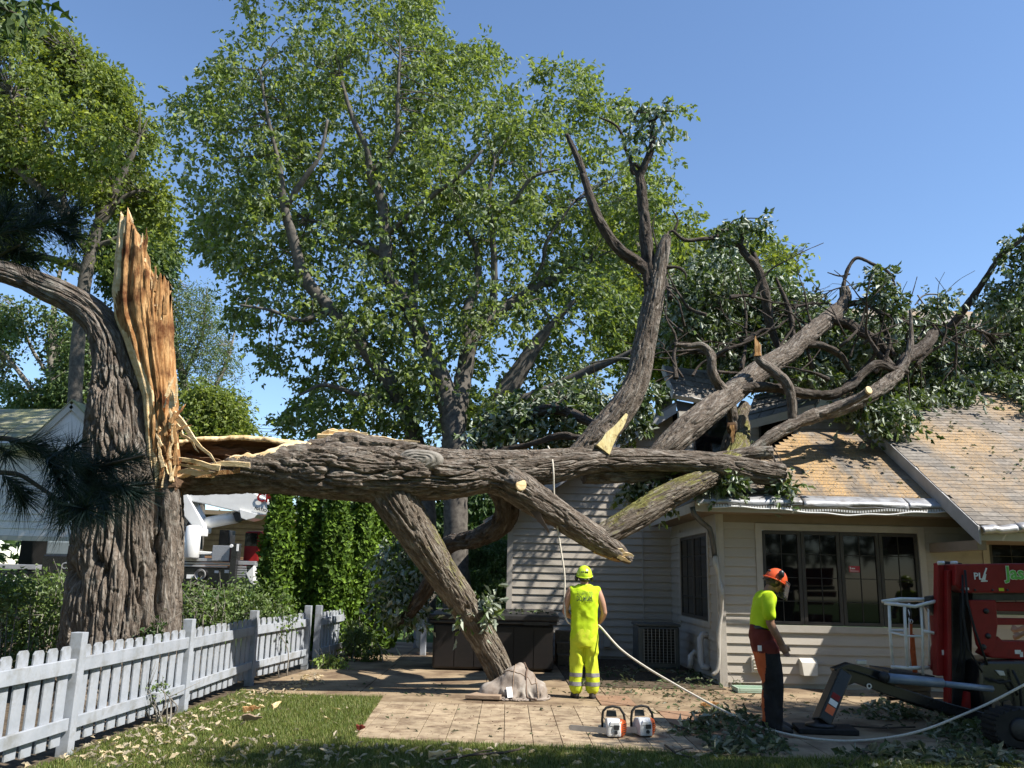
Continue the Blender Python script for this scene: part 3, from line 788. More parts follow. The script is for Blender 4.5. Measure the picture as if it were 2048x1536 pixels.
pts = [(x, EY - .098, EZ - .125 + .03 * math.sin(x * 1.9 + 1) - .03 * max(0, math.sin((x - 4.6) * 1.3)) + .01 * math.sin(x * 9)) for x in np.linspace(3.25, 7.45, 60)]
b = MB(); b.rod(pts, .014, 6); b.build('gutter_lip', M['white_metal'], house, smooth=True)
pts = [(x, EY - .085, EZ - .05 + .012 * math.sin(x * 3) + .01 * math.sin(x * 11)) for x in np.linspace(3.2, 7.5, 60)]
b = MB(); b.rod(pts, .009, 6); b.build('heat_cable', M['dark_pipe'], house, smooth=True)
for xa, xb in ((6.98, 7.5), (7.51, 8.8)):                    # torn gutter of the main roof
    xs = np.linspace(xa, xb, 22); V = []
    prof = [(0.05, .04), (-.03, .03), (-.09, -.01), (-.10, -.06), (-.04, -.09)]
    wob = fbm(np.stack([xs * 3, xs * 0, xs * 0], 1), 3, 80) * .05
    for i, x in enumerate(xs):
        for py, pz in prof: V.append((x, MY + py - .03, MZ + pz + wob[i] + (x - 7) * .05))
    Q = [(i * 5 + j, (i + 1) * 5 + j, (i + 1) * 5 + j + 1, i * 5 + j + 1) for i in range(21) for j in range(4)]
    o = npobj('gutter', V, [np.array(Q)], M['alu'], house); o.modifiers.new('thickness', 'SOLIDIFY').thickness = .006
b = MB(); b.box((MX0, MY + .01, MZ - .22), (13, MY + .035, MZ - .03)); b.build('fascia', M['trim'], house)
b = MB(); b.box((MX0 + .16, MY + .04, MZ - .21), (13, WY - .04, MZ - .198)); b.build('soffit', M['soffit'], house)
# downspout: dark elbow, then the crumpled beige length
pts = [at(1385, 1014, 14.0), at(1388, 1028, 14.02), at(1402, 1043, 14.2), at(1418, 1056, 14.35), at(1424, 1075, 14.42), at(1430, 1115, 14.44)]
b = MB(); b.rod(pts, .045, 10); b.build('downspout_elbow', M['dark_pipe'], house, smooth=True)
P_ = L([(1430, 1112, 9, 14.42), (1432, 1130, 11, 14.4), (1438, 1155, 6, 14.38), (1443, 1185, 11, 14.36), (1442, 1230, 8, 14.4), (1437, 1270, 10, 14.41), (1438, 1310, 8, 14.4), (1434, 1340, 8, 14.4), (1424, 1350, 7, 14.4)])
V, Q, T = tube(P_, 12, 60, None, .22, 3)
npobj('downspout', V, [Q, T], M['downspout'], house)
# pipes on the side wall, vents on the front wall
b = MB(); b.rod([(WX - .01, 15.3, .72), (WX - .12, 15.28, .74), (WX - .16, 15.25, .68), (WX - .16, 15.25, .30), (WX - .14, 15.2, .22), (WX - .03, 15.15, .2)], .055, 12); b.build('pipe', M['pvc'], house, smooth=True)
b = MB(); b.rod([(WX - .12, 15.6, .34), (WX - .2, 15.6, .42), (WX - .27, 15.55, .36), (WX - .28, 15.55, .16)], .05, 12); b.build('pipe', M['pvc'], house, smooth=True)
b = MB(); b.box((3.94, WY - .075, .22), (4.20, WY - .02, .48)); v1 = b.build('wall_vent', M['vent'], house, bevel=.01)
for k in range(4):
    b = MB(); b.bar((3.97, WY - .082, .27 + k * .05), (4.17, WY - .082, .27 + k * .05), .012, .042, (0, -.6, 1)); b.build('louver', M['vent'], v1)
b = MB(); b.add([(4.72, WY - .02, .46), (4.98, WY - .02, .46), (4.72, WY - .14, .40), (4.98, WY - .14, .40), (4.72, WY - .02, .20), (4.98, WY - .02, .20), (4.74, WY - .17, .20), (4.96, WY - .17, .20)], [(0, 1, 3, 2), (2, 3, 7, 6), (0, 2, 6, 4), (1, 5, 7, 3), (4, 6, 7, 5), (0, 4, 5, 1)]); b.build('wall_vent', M['vent'], house, bevel=.006)
# ------------------------------------------------------------------ leaves
def lshape(kind):
    if kind == 'kite':
        P = [(0, 0, 0), (.45, .30, .09), (1, 0, 0), (.45, -.30, .09)]; T = [(0, 2, 1), (0, 3, 2)]
    elif kind == 'narrow':
        P = [(0, 0, 0), (.45, .16, .05), (1, 0, 0), (.45, -.16, .05)]; T = [(0, 2, 1), (0, 3, 2)]
    elif kind == 'maple':
        P = [(0, 0, 0), (.22, .46, .08), (.42, .16, .05), (1, 0, 0), (.42, -.16, .05), (.22, -.46, .08)]; T = [(0, 2, 1), (0, 3, 2), (0, 4, 3), (0, 5, 4)]
    else:
        P = [(0, 0, 0), (.30, .20, .06), (.42, .12, .04), (.62, .30, .09), (.74, .16, .05), (1, 0, 0), (.74, -.16, .05), (.62, -.30, .09), (.42, -.12, .04), (.30, -.20, .06)]
        T = [(0, 2, 1), (0, 4, 2), (2, 4, 3), (0, 5, 4), (0, 6, 5), (0, 8, 6), (8, 7, 6), (0, 9, 8)]
    return np.array(P, float), np.array(T, int)
def unit(a): return a / (np.linalg.norm(a, axis=1)[:, None] + 1e-9)
def leafgeo(C, size, kind='kite', up=.5, droop=.35, curl=.25, r=None, N=None, A=None):
    r = r or rng
    n = len(C); P, T = lshape(kind)
    if N is None: N = unit(unit(r.normal(size=(n, 3))) + np.array([0, 0, up]))
    if A is None: A = np.cross(N, unit(r.normal(size=(n, 3))))
    A = unit(A - N * (A * N).sum(1)[:, None]); A = unit(A + np.array([0, 0, -droop])); B = unit(np.cross(N, A)); N = np.cross(A, B)
    s = (size * r.uniform(.65, 1.25, n))[:, None]
    V = np.empty((n, len(P), 3))
    cr = curl * r.uniform(.2, 1.6, n)[:, None]
    for k, (a, b, c) in enumerate(P):
        V[:, k] = C + s * (A * a + B * b + N * (c * r.uniform(.3, 1.6, n)[:, None] - cr * a * a))
    I = (np.arange(n)[:, None, None] * len(P) + T[None]).reshape(-1, 3)
    return V.reshape(-1, 3), I
def inpoly(u, v, poly):
    r = np.zeros(len(u), bool); n = len(poly)
    for i in range(n):
        (x1, y1), (x2, y2) = poly[i], poly[(i + 1) % n]
        c = ((y1 > v) != (y2 > v)) & (u < (x2 - x1) * (v - y1) / ((y2 - y1) or 1e-9) + x1)
        r ^= c
    return r
def edgedist(u, v, poly):
    d = np.full(len(u), 1e9); n = len(poly)
    for i in range(n):
        a = np.array(poly[i], float); b = np.array(poly[(i + 1) % n], float)
        p = np.stack([u, v], 1); t = np.clip(((p - a) @ (b - a)) / max(((b - a) ** 2).sum(), 1e-9), 0, 1)
        d = np.minimum(d, np.linalg.norm(p - (a + t[:, None] * (b - a)), axis=1))
    return d
CRn = np.array(CR)
def atn(u, v, D):
    d = np.stack([(u - 1024) / F, -(v - 768) / F, -np.ones(len(u))], 1) @ CRn.T
    return np.array(E0) + d * (D / d[:, 1])[:, None]
def centres(poly, D, half, n, r, gaps=(), thin=-.15, freq=.5, seed=0, dfun=None, edge=120.):
    """cluster centres filling the volume whose outline is poly at depth D"""
    us = [p[0] for p in poly]; vs = [p[1] for p in poly]; out = []; tot = 0
    while tot < n:
        k = n * 2
        u = r.uniform(min(us), max(us), k); v = r.uniform(min(vs), max(vs), k)
        m = inpoly(u, v, poly)
        for gu, gv, gr in gaps: m &= (u - gu) ** 2 + (v - gv) ** 2 > gr * gr
        u, v = u[m], v[m]
        if not len(u): break
        e = np.clip(edgedist(u, v, poly) / edge, 0, 1)
        t = r.uniform(-1, 1, len(u))
        d = dfun(u, v, t) if dfun else D + t * half * (.25 + .75 * np.sqrt(e))
        p = atn(u, v, d)
        nz = fbm(p * freq, 2, seed)
        m = nz > thin + r.normal(0, .12, len(u))
        out.append(p[m]); tot += m.sum()
    return np.vstack(out)[:n]
def cluster(C, per, spread, r, flat=.7):
    n = len(C)
    k = r.poisson(per, n)
    idx = np.repeat(np.arange(n), k)
    return C[idx] + r.normal(size=(len(idx), 3)) * spread * np.array([1, 1, flat])
def sprays(C, ntw, per, ln, r, fall=-.35, out=None):
    """leaf places along short drooping twigs that leave each cluster centre: positions and directions"""
    n = len(C); idx = np.repeat(np.arange(n), ntw)
    d = unit(r.normal(size=(len(idx), 3)) * np.array([1, 1, .7]) + np.array([0, 0, fall])); l = ln * r.uniform(.5, 1.3, len(idx))
    k = r.poisson(per, len(idx)) + 1; i2 = np.repeat(np.arange(len(idx)), k)
    t = r.uniform(.08, 1, len(i2)); dd = d[i2]
    P = C[idx[i2]] + dd * (t * l[i2])[:, None] + np.array([0, 0, -.22]) * (t * t * l[i2])[:, None] + r.normal(0, .025, (len(i2), 3))
    A = unit(dd + r.normal(0, .55, dd.shape) + np.array([0, 0, -.3]))
    return P, A
def foliage(name, C, per, spread, size, m, parent, kind='kite', up=.5, droop=.35, curl=.25, flat=.7, r=None):
    r = r or rng
    if kind == 'oak' and per > 9:
        P, A = sprays(C, 3, per / 3., spread * 2.2, r, -.5); V, T = leafgeo(P, size, kind, up, droop * .4, curl, r, None, A)
    else:
        P = cluster(C, per, spread, r, flat); V, T = leafgeo(P, size, kind, up, droop, curl, r)
    return npobj(name, V, [T], m, parent, smooth=False)
def branches(lists, nseg=10, amp=.010, lump=.08, seed=0):
    out = []
    for i, l in enumerate(lists):
        P = L(l); n = max(8, int(np.linalg.norm(np.diff(P[:, :3], axis=0), axis=1).sum() / .12))
        ns = max(5, int(nseg * min(1.6, P[:, 3].max() / .12)))
        out.append(tube(P, ns, n, (amp * min(1, P[:, 3].max() / .12), 16, 3) if P[:, 3].max() > .05 else None, lump, seed + i))
    return out
def twigs(lists, C, n, r, r0=.022, reach=2.4):
    """thin twigs that run from the limbs out to leaf clusters"""
    S = np.vstack([catmull(L(l), 40) for l in lists])
    pick = C[r.choice(len(C), min(n, len(C)), replace=False)]
    out = []
    for p in pick:
        d = np.linalg.norm(S[:, :3] - p, axis=1); k = int(np.argmin(d + r.uniform(0, .6, len(d))))
        if d[k] < .3 or d[k] > reach: continue
        a = S[k, :3]; mid = (a + p) / 2 + r.normal(0, .10, 3) * d[k] + np.array([0, 0, .06 * d[k]])
        rr = min(r0, S[k, 3] * .6)
        out.append(tube(np.array([(*a, rr), (*mid, rr * .65), (*p, rr * .25)]), 4, 6))
    return out

M['leaf_maple'] = leafmat('silver_maple_leaf', (.15, .215, .05), (.27, .32, .20), .38, .42, .55, warm=(.23, .285, .06), spec=.22)
M['leaf_light'] = leafmat('light_green_leaf', (.15, .205, .04), (.22, .27, .10), .38, .42, .55, warm=(.24, .28, .05), spec=.2)
M['leaf_dark'] = leafmat('dark_tree_leaf', (.045, .085, .02), (.1, .15, .06), .35, .28, .5)
M['leaf_sparse'] = leafmat('young_leaf', (.10, .155, .045), (.18, .24, .11), .3, .35, .5)
M['leaf_oak'] = leafmat('oak_leaf', (.065, .11, .028), (.33, .37, .28), .42, .24, .45, warm=(.12, .165, .04), spec=.35)
M['leaf_arbor'] = leafmat('arborvitae_spray', (.07, .13, .016), (.07, .13, .018), .45, .2, .6, warm=(.125, .20, .022), spec=.2)
M['leaf_bush'] = leafmat('bush_leaf', (.085, .14, .03), (.15, .2, .08), .4, .3, .45, warm=(.15, .21, .05))
M['leaf_lime'] = leafmat('lime_leaf', (.24, .33, .08), (.3, .38, .16), .25, .35, .5)
M['needle'] = leafmat('pine_needle', (.018, .035, .026), (.018, .035, .026), .4, .05, .5, spec=.25)
M['leaf_dead'] = leafmat('wilted_oak_leaf', (.42, .36, .26), (.58, .53, .44), .4, .25, .6, warm=(.5, .40, .25))
M['leaf_pile'] = leafmat('fresh_fallen_leaf', (.07, .095, .04), (.31, .32, .25), .45, .15, .6, spec=.2)

# ------------------------------------------------------------------ background trees
def tree(name, label, lists, bm, poly, D, half, ncl, per, spread, size, lm, seed, gaps=(), thin=-.15, kind='kite', ntw=0, group=None, extra=None, freq=.5, base=None, reach=2.4, up=.5, droop=.35, edge=120.):
    r = np.random.default_rng(seed)
    p0 = L(lists[0])[0]
    t = thing(name, label, 'tree', (p0[0], p0[1], max(p0[2], 0) * 0), 0, group)
    C = centres(poly, D, half, ncl, r, gaps, thin, freq, seed, edge=edge)
    parts = branches(lists, seed=seed)
    if p0[2] > -.05: parts.append(tube(np.array([(p0[0], p0[1], -.15, p0[3] * 1.25), (p0[0], p0[1], .3, p0[3] * 1.08), (*p0[:3], p0[3])]), 14, 24, (.012, 16, 3)))
    if ntw: parts += twigs(lists, C, ntw, r, reach=reach)
    V, Fc = merge(parts)
    npobj('trunk', V, Fc, bm, t)
    if extra is not None: C = np.vstack([C, extra])
    P, A = sprays(C, 4, per / 4., spread * 2.1, r)
    V, T = leafgeo(P, size, kind, up, droop * .4, .25, r, None, A)
    npobj('crown', V, [T], lm, t, smooth=False)
    return t
MD = 22.5
def B(l, D=MD): return [(u, v, w, D + dd) for u, v, w, dd in l]
maple = [
 B([(916, 1262, 66, 0), (913, 1150, 52, 0), (911, 1000, 48, 0), (910, 910, 50, 0), (906, 850, 46, 0), (885, 762, 38, .1), (850, 690, 34, .2), (815, 612, 30, .2), (775, 550, 27, .1), (771, 480, 24, 0), (763, 400, 20, -.1), (740, 350, 17, -.3), (735, 300, 13, -.4), (705, 235, 9, -.6), (680, 150, 5, -.6)]),
 B([(908, 880, 44, 0), (918, 800, 38, .2), (930, 740, 33, .4), (940, 690, 30, .4), (960, 655, 24, .6), (1000, 620, 22, .8), (1060, 582, 18, 1), (1130, 545, 13, 1.1), (1180, 520, 8, 1.2)]),
 B([(955, 930, 58, .3), (975, 870, 48, .4), (1000, 805, 43, .5), (1040, 740, 36, .5), (1075, 685, 26, .4), (1108, 645, 16, .2), (1150, 600, 9, 0)]),
 B([(985, 845, 40, .4), (1025, 812, 36, .2), (1075, 795, 31, 0), (1130, 768, 25, -.3), (1180, 740, 18, -.6), (1240, 715, 11, -1), (1300, 680, 6, -1.2)]),
 B([(850, 1250, 46, .9), (852, 1100, 42, .9), (850, 1000, 40, .9), (835, 900, 36, .8), (800, 800, 30, .6), (735, 705, 28, .3), (665, 622, 26, 0), (612, 560, 24, -.2), (587, 480, 20, -.4), (568, 410, 16, -.6), (560, 340, 10, -.8), (535, 230, 6, -1), (520, 140, 4, -1)]),
 B([(572, 412, 14, -.6), (610, 355, 11, -.9), (640, 310, 8, -1), (655, 240, 5, -1)]),
 B([(771, 470, 13, 0), (820, 430, 12, -.5), (870, 388, 10, -1), (920, 350, 8, -1.3), (965, 300, 5, -1.5)]),
 B([(765, 510, 12, .1), (700, 475, 10, .5), (655, 448, 8, .8), (610, 440, 5, 1)]),
 B([(828, 630, 13, .2), (832, 560, 12, .5), (822, 500, 8, .8), (805, 455, 5, 1)]),
 B([(955, 660, 16, .6), (985, 600, 15, .3), (988, 530, 13, 0), (985, 470, 11, -.2), (978, 390, 8, -.4), (990, 320, 5, -.5)]),
 B([(938, 700, 26, .4), (932, 630, 20, .6), (952, 575, 16, .8), (955, 510, 12, .9), (932, 460, 9, 1), (890, 400, 6, 1)]),
 B([(996, 440, 9, -.2), (1030, 400, 8, -.5), (1065, 355, 7, -.8), (1120, 338, 4, -1)]),
 B([(1050, 590, 12, 1), (1085, 530, 9, .8), (1095, 480, 7, .5), (1150, 400, 4, .3)]),
 B([(737, 350, 12, -.3), (790, 290, 10, -.5), (795, 200, 7, -.8), (800, 100, 4, -.8)]),
 B([(1075, 790, 18, 0), (1120, 795, 15, .3), (1165, 810, 12, .6), (1210, 825, 8, .8)]),
 B([(660, 620, 12, 0), (600, 640, 9, -.3), (540, 620, 6, -.6), (480, 610, 4, -.8)]),
 B([(800, 800, 14, .6), (720, 790, 11, .2), (650, 770, 8, -.2), (600, 790, 4, -.5)])]
maple_poly = [(335, 200), (400, 175), (420, 130), (470, 60), (478, 0), (490, -170), (880, -170), (862, 20), (905, 90), (965, 85), (1025, 85), (1080, 135), (1150, 120), (1190, 150), (1180, 195), (1250, 190), (1340, 195), (1372, 235), (1392, 300), (1375, 380), (1392, 420), (1340, 520), (1270, 580), (1290, 650), (1240, 720), (1185, 780), (1110, 835), (1000, 880), (900, 875), (760, 865), (640, 870), (560, 855), (600, 770), (505, 700), (440, 640), (490, 560), (440, 515), (375, 480), (400, 420), (350, 340), (330, 260)]
tree('maple_tree', 'large silver maple with many rising limbs behind the fallen trunk', maple, M['bark_maple'], maple_poly, MD + 2.0, 3.3, 3500, 27, .30, .165, M['leaf_maple'], 21,
     gaps=[(978, 748, 26), (1112, 742, 18), (1035, 820, 22), (735, 610, 16), (1200, 690, 14), (520, 770, 40)], thin=.05, ntw=700, kind='kite', edge=150, freq=.85)
tree('maple_tree', 'bright yellow green tree behind the upright broken limb and the roof', [[(1330, 1180, 40, 29), (1330, 900, 36, 29), (1320, 700, 28, 29), (1300, 560, 18, 29), (1250, 440, 8, 29)], [(1325, 720, 20, 29), (1430, 600, 14, 29), (1520, 520, 6, 29)]], M['bark_maple'],
     [(1180, 430), (1260, 380), (1330, 430), (1420, 470), (1490, 450), (1545, 470), (1590, 520), (1570, 600), (1620, 640), (1560, 740), (1400, 760), (1260, 740), (1190, 640), (1160, 520)], 29, 3, 2100, 14, .38, .20, M['leaf_light'], 33, thin=-.2, ntw=80, kind='kite')
left_b = [[(150, 1050, 30, 31), (150, 800, 27, 31), (165, 600, 25, 31), (190, 470, 22, 31), (230, 380, 17, 31), (265, 310, 10, 31), (280, 270, 4, 31)], [(175, 500, 18, 31), (120, 420, 15, 30.5), (60, 360, 16, 30), (-20, 300, 10, 30)], [(195, 450, 24, 31), (240, 400, 12, 31), (280, 380, 6, 31)], [(200, 440, 18, 31), (195, 330, 14, 31), (180, 220, 9, 31), (160, 120, 5, 31)],
          [(140, 440, 14, 30.6), (110, 340, 11, 30.6), (90, 240, 6, 30.6)], [(170, 540, 20, 31), (110, 520, 14, 31.4), (40, 500, 10, 31.6), (-30, 470, 6, 31.8)], [(60, 360, 12, 30), (50, 280, 8, 30), (20, 180, 5, 30)], [(180, 500, 14, 31), (225, 480, 9, 31), (250, 470, 5, 31)]]
tree('ash_tree', 'tall yellow green tree with pale bare inner branches at the left edge', left_b, M['bark_maple'],
     [(-60, 60), (50, 10), (95, 20), (130, 55), (175, 100), (235, 150), (265, 200), (300, 230), (325, 280), (318, 330), (340, 400), (348, 450), (330, 520), (250, 540), (260, 440), (200, 400), (150, 380), (60, 330), (-60, 300)], 31, 3.2, 2300, 15, .36, .20, M['leaf_light'], 41, thin=-.0, ntw=420, reach=5,
     extra=centres([(-60, 300), (200, 380), (330, 480), (330, 540), (150, 560), (-60, 500)], 31.5, 2, 420, np.random.default_rng(4), thin=.0))
tree('oak_tree', 'dark green tree showing between the torn spire and the sky', [[(320, 1050, 30, 38), (318, 800, 26, 38), (310, 600, 20, 38), (290, 450, 10, 38)]], M['bark_maple'],
     [(225, 380), (290, 330), (345, 400), (352, 470), (335, 540), (300, 600), (230, 580), (200, 500)], 38, 2.5, 1250, 15, .4, .22, M['leaf_dark'], 52, thin=-.22, ntw=60)
wl_ = [[(395, 1050, 24, 40), (390, 900, 22, 40), (372, 780, 16, 40), (350, 690, 11, 40), (345, 600, 6, 40), (340, 530, 3, 40)], [(385, 880, 14, 40), (420, 800, 10, 40), (455, 720, 6, 40), (470, 660, 3, 40)], [(390, 900, 12, 40), (440, 860, 8, 40), (480, 800, 4, 40)], [(365, 760, 8, 40), (400, 680, 5, 40), (415, 590, 3, 40)], [(352, 690, 8, 40), (330, 620, 5, 40), (362, 560, 3, 40)], [(372, 780, 8, 40), (340, 740, 6, 40), (330, 660, 3, 40)]]
tree('willow_tree', 'thin half bare tree with fine twigs right of the broken stump', wl_, M['bark_grey'],
     [(325, 560), (420, 570), (440, 660), (470, 700), (480, 780), (500, 850), (440, 880), (340, 850), (320, 700)], 40, 2.2, 950, 11, .42, .17, M['leaf_sparse'], 61, thin=-.05, ntw=420, reach=4, kind='narrow')
tree('linden_tree', 'leafy green tree above the torn end of the trunk', [[(400, 1050, 20, 36), (400, 950, 18, 36), (410, 860, 10, 36)]], M['bark_maple'],
     [(350, 800), (400, 770), (460, 790), (492, 840), (485, 900), (420, 900), (345, 890)], 36, 1.8, 650, 15, .4, .2, M['leaf_light'], 63, thin=-.25, ntw=20)
tree('ash_tree', 'sparse tree with two dark stems behind the neighbouring garage', [[(95, 1050, 20, 37), (100, 850, 18, 37), (104, 700, 15, 37), (110, 600, 10, 37), (125, 520, 6, 37)], [(180, 1050, 24, 36), (178, 820, 20, 36), (182, 720, 13, 36), (176, 620, 6, 36)], [(100, 830, 11, 37), (50, 760, 9, 37), (0, 700, 7, 37), (-40, 680, 5, 37)], [(104, 720, 8, 37), (140, 660, 6, 37), (170, 620, 3, 37)], [(103, 760, 8, 37), (60, 690, 6, 37), (40, 620, 3, 37)], [(180, 740, 8, 36), (140, 700, 6, 36), (110, 690, 3, 36)]], M['bark_grey'],
     [(-60, 600), (40, 590), (120, 600), (200, 640), (215, 720), (200, 830), (60, 830), (-60, 830)], 37, 2.5, 1250, 12, .4, .2, M['leaf_sparse'], 71, thin=.02, ntw=300, reach=3)
tree('spruce_hedge', 'dark evergreen bush row beyond the hot tub', [[(985, 1260, 30, 30), (985, 1160, 20, 30), (985, 1080, 6, 30)]], M['bark_dark'],
     [(925, 1100), (960, 1080), (1010, 1075), (1040, 1090), (1040, 1215), (920, 1215)], 30, 1.5, 900, 16, .22, .13, M['leaf_dark'], 77, thin=-.4, ntw=0, kind='narrow')
tree('spruce_hedge', 'wide dark treeline far beyond the maple trunks', [[(800, 1200, 30, 48), (800, 1100, 20, 48), (800, 1030, 8, 48)]], M['bark_dark'],
     [(500, 960), (620, 930), (760, 900), (900, 890), (1040, 900), (1080, 960), (1080, 1180), (500, 1180)], 48, 3, 1500, 15, .6, .36, M['leaf_dark'], 78, thin=-.35)
# the nearest branch tips at the top left corner
r_ = np.random.default_rng(90)
t = thing('maple_branch', 'dark leafy branch tip hanging into the top left corner', 'branch', tuple(at(-40, 20, 7)))
b = MB(); b.rod([at(-160, -40, 7), at(-40, 0, 7), at(40, 30, 7), at(60, 60, 7)], [.02, .014, .008, .004], 6); b.build('stem', M['bark_dark'], t, smooth=True)
C = centres([(-80, -60), (70, -60), (78, 30), (45, 60), (10, 95), (-60, 110)], 7, .35, 55, r_, thin=-.6)
foliage('foliage', C, 5, .10, .125, M['leaf_dark'], t, 'maple', r=r_)

# off to the right of the photographer stands the tree that shades the foreground
r_ = np.random.default_rng(91)
t = thing('shade_tree', 'broad tree just outside the frame whose crown shades the foreground', 'tree', (11.5, 5.0, 0))
pp = [[(11.5, 5.0, -.1, .35), (11.3, 5.2, 2.5, .28), (10.8, 5.8, 5, .2), (9.8, 7.0, 7.5, .08)], [(11.2, 5.3, 3, .2), (9.5, 5, 6.5, .14), (7, 4.8, 9, .06)], [(11.2, 5.3, 3, .2), (12, 7, 6, .12), (12, 9, 8, .05)], [(9.5, 5, 6.5, .1), (6, 3.6, 8.4, .07), (3.2, 2.6, 8.8, .03)]]
V, Fc = merge([tube(np.array(p), 12, 30) for p in pp]); npobj('trunk', V, Fc, M['bark_maple'], t)
sd = lambda x, y, z, k: np.array((x, y, z)) + np.array(SUN) * k / SUN.length
blobs = [(sd(3.4, 9.5, .2, 9.6), (1.5, 1.0, 1.2), 520), (sd(4.6, 10.1, .4, 9.2), (1.7, 1.0, 1.4), 620), (sd(6.4, 10.9, 1.4, 8.6), (1.9, 1.2, 1.8), 900), (sd(6.6, 9.3, .3, 9.2), (1.8, 1.2, 1.5), 520), (sd(1.6, 8.3, 0, 12), (1.9, .55, .6), 260), (sd(-1.4, 8.35, 0, 12), (1.5, .5, .6), 190), (sd(-4, 5.2, .5, 11), (1.8, 1.2, .8), 230), (np.array((11.5, 6, 5.5)), (2, 1.6, 1.3), 150)]
C = np.vstack([np.array(c) + unit(r_.normal(size=(n, 3))) * (r_.uniform(0, 1, (n, 1)) ** .4) * np.array(s) for c, s, n in blobs])
foliage('crown', C, 9, .26, .17, M['leaf_maple'], t, 'kite', r=r_)

r_ = np.random.default_rng(92)  # added tree out of view, its crown spread to keep sky light off the walls
t = thing('shade_tree', 'unseen tree added behind the photographer so its crown blocks sky light', 'tree', (-3, -7, 0))
pp = [[(-3, -7, -.1, .4), (-2.8, -6.8, 4, .3), (-1.5, -5, 8, .16), (1, -1, 9.5, .05)], [(-2.8, -6.8, 4, .2), (-5, -4, 8, .12), (-8, 0, 9, .05)], [(-2.8, -6.8, 4, .2), (2, -6, 8, .12), (8, -3, 9.5, .05)]]
V, Fc = merge([tube(np.array(p), 12, 30) for p in pp]); npobj('trunk', V, Fc, M['bark_maple'], t)
n = 1900
C = np.stack([r_.uniform(-14, 13, n), r_.uniform(-9, 3.2, n), np.zeros(n)], 1)
C[:, 2] = 9.6 + .9 * vnoise(C * .35, 4) + r_.uniform(-1.5, 1.5, n) - .018 * (C[:, 0] ** 2) * .4 - .12 * np.maximum(C[:, 1], 0)
foliage('crown', C, 8, .45, .30, M['leaf_dark'], t, 'maple', r=r_)

# ------------------------------------------------------------------ broken stump
SD = 11.6
stump = thing('oak_stump', 'tall broken oak trunk with an orange torn spire behind the picket fence', 'tree stump', tuple(gp(0, 1300)[:0]) or (-5.0, 11.6, 0))
P_ = L([(232, 1425, 300, SD), (235, 1385, 262, SD), (240, 1335, 230, SD), (243, 1290, 214, SD), (249, 1200, 202, SD), (256, 1090, 190, SD), (260, 993, 178, SD), (252, 905, 150, SD), (245, 805, 118, SD), (236, 735, 88, SD), (221, 680, 74, SD), (188, 632, 60, SD), (142, 599, 53, SD), (98, 578, 50, SD), (40, 553, 43, SD), (-10, 540, 38, SD), (-90, 524, 32, SD), (-200, 500, 26, SD)])
V, Q, T = tube(P_, 400, 860, (.042, 12.5, .85), .05, 5)
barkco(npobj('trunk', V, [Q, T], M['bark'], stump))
# torn wood: columns whose tops follow the splintered outline
topU = [232, 240, 246, 254, 258, 262, 268, 276, 285, 296, 303, 309, 314, 318, 323, 329, 334, 338]
topV = [520, 452, 446, 449, 438, 452, 462, 480, 500, 525, 548, 572, 612, 600, 572, 560, 575, 640]
nth, nz_ = 150, 170
th = np.linspace(0, 2 * math.pi, nth, endpoint=False)
zb = at(300, 990, SD).z
V = np.zeros((nth, nz_, 3))
cD = SD - .10
for i, a in enumerate(th):
    c = math.copysign(abs(math.cos(a)) ** .75, math.cos(a)); sn = math.copysign(abs(math.sin(a)) ** .75, math.sin(a))
    u_top = 285 + 50 * c
    vt = np.interp(u_top + 2.5 * math.sin(a * 31), topU, topV) + 10 * math.sin(a * 23 + 1) + (14 * max(0, sn)) + 8 * math.sin(a * 57)
    zt = at(285, vt, SD).z
    for j in range(nz_):
        z = zb + (zt - zb) * j / (nz_ - 1)
        vpx = np.interp(z, [zb, at(285, 800, SD).z, at(285, 600, SD).z, at(285, 440, SD).z], [990, 800, 600, 440])
        lo = np.interp(vpx, [440, 600, 645, 700, 800, 990], [240, 235, 241, 262, 296, 312]); hi = np.interp(vpx, [440, 560, 600, 700, 800, 900, 990], [332, 333, 334, 338, 344, 348, 351])
        cu, hw = (lo + hi) / 2, (hi - lo) / 2
        p = at(cu + hw * c, vpx, cD)
        V[i, j] = (p.x, cD + .25 * sn * np.interp(vpx, [440, 600, 990], [.45, .85, 1.1]), z)
Vf = V.reshape(-1, 3)
TH = np.repeat(th, nz_); ZZ = Vf[:, 2]
gr = np.stack([np.cos(TH) * 3.4, np.sin(TH) * 3.4, ZZ * .22], 1)
d = .045 * (np.clip(np.abs(vnoise(gr * 1.3, 3)) / .3, 0, 1) - .6) + .022 * np.clip(np.abs(vnoise(gr * np.array([4, 4, 3.]), 4)) / .4, 0, 1) + .016 * vnoise(gr * np.array([12, 12, 4]), 5) + .014 * vnoise(gr * np.array([5, 5, 26]), 6)
Vf = Vf + np.stack([np.cos(TH), -np.abs(np.sin(TH)) * -np.sign(np.sin(TH)), np.zeros_like(TH)], 1) * d[:, None]
Q = []
for i in range(nth):
    i2 = (i + 1) % nth
    j = np.arange(nz_ - 1); Q.append(np.stack([i * nz_ + j, i2 * nz_ + j, i2 * nz_ + j + 1, i * nz_ + j + 1], 1))
Q = np.vstack(Q)
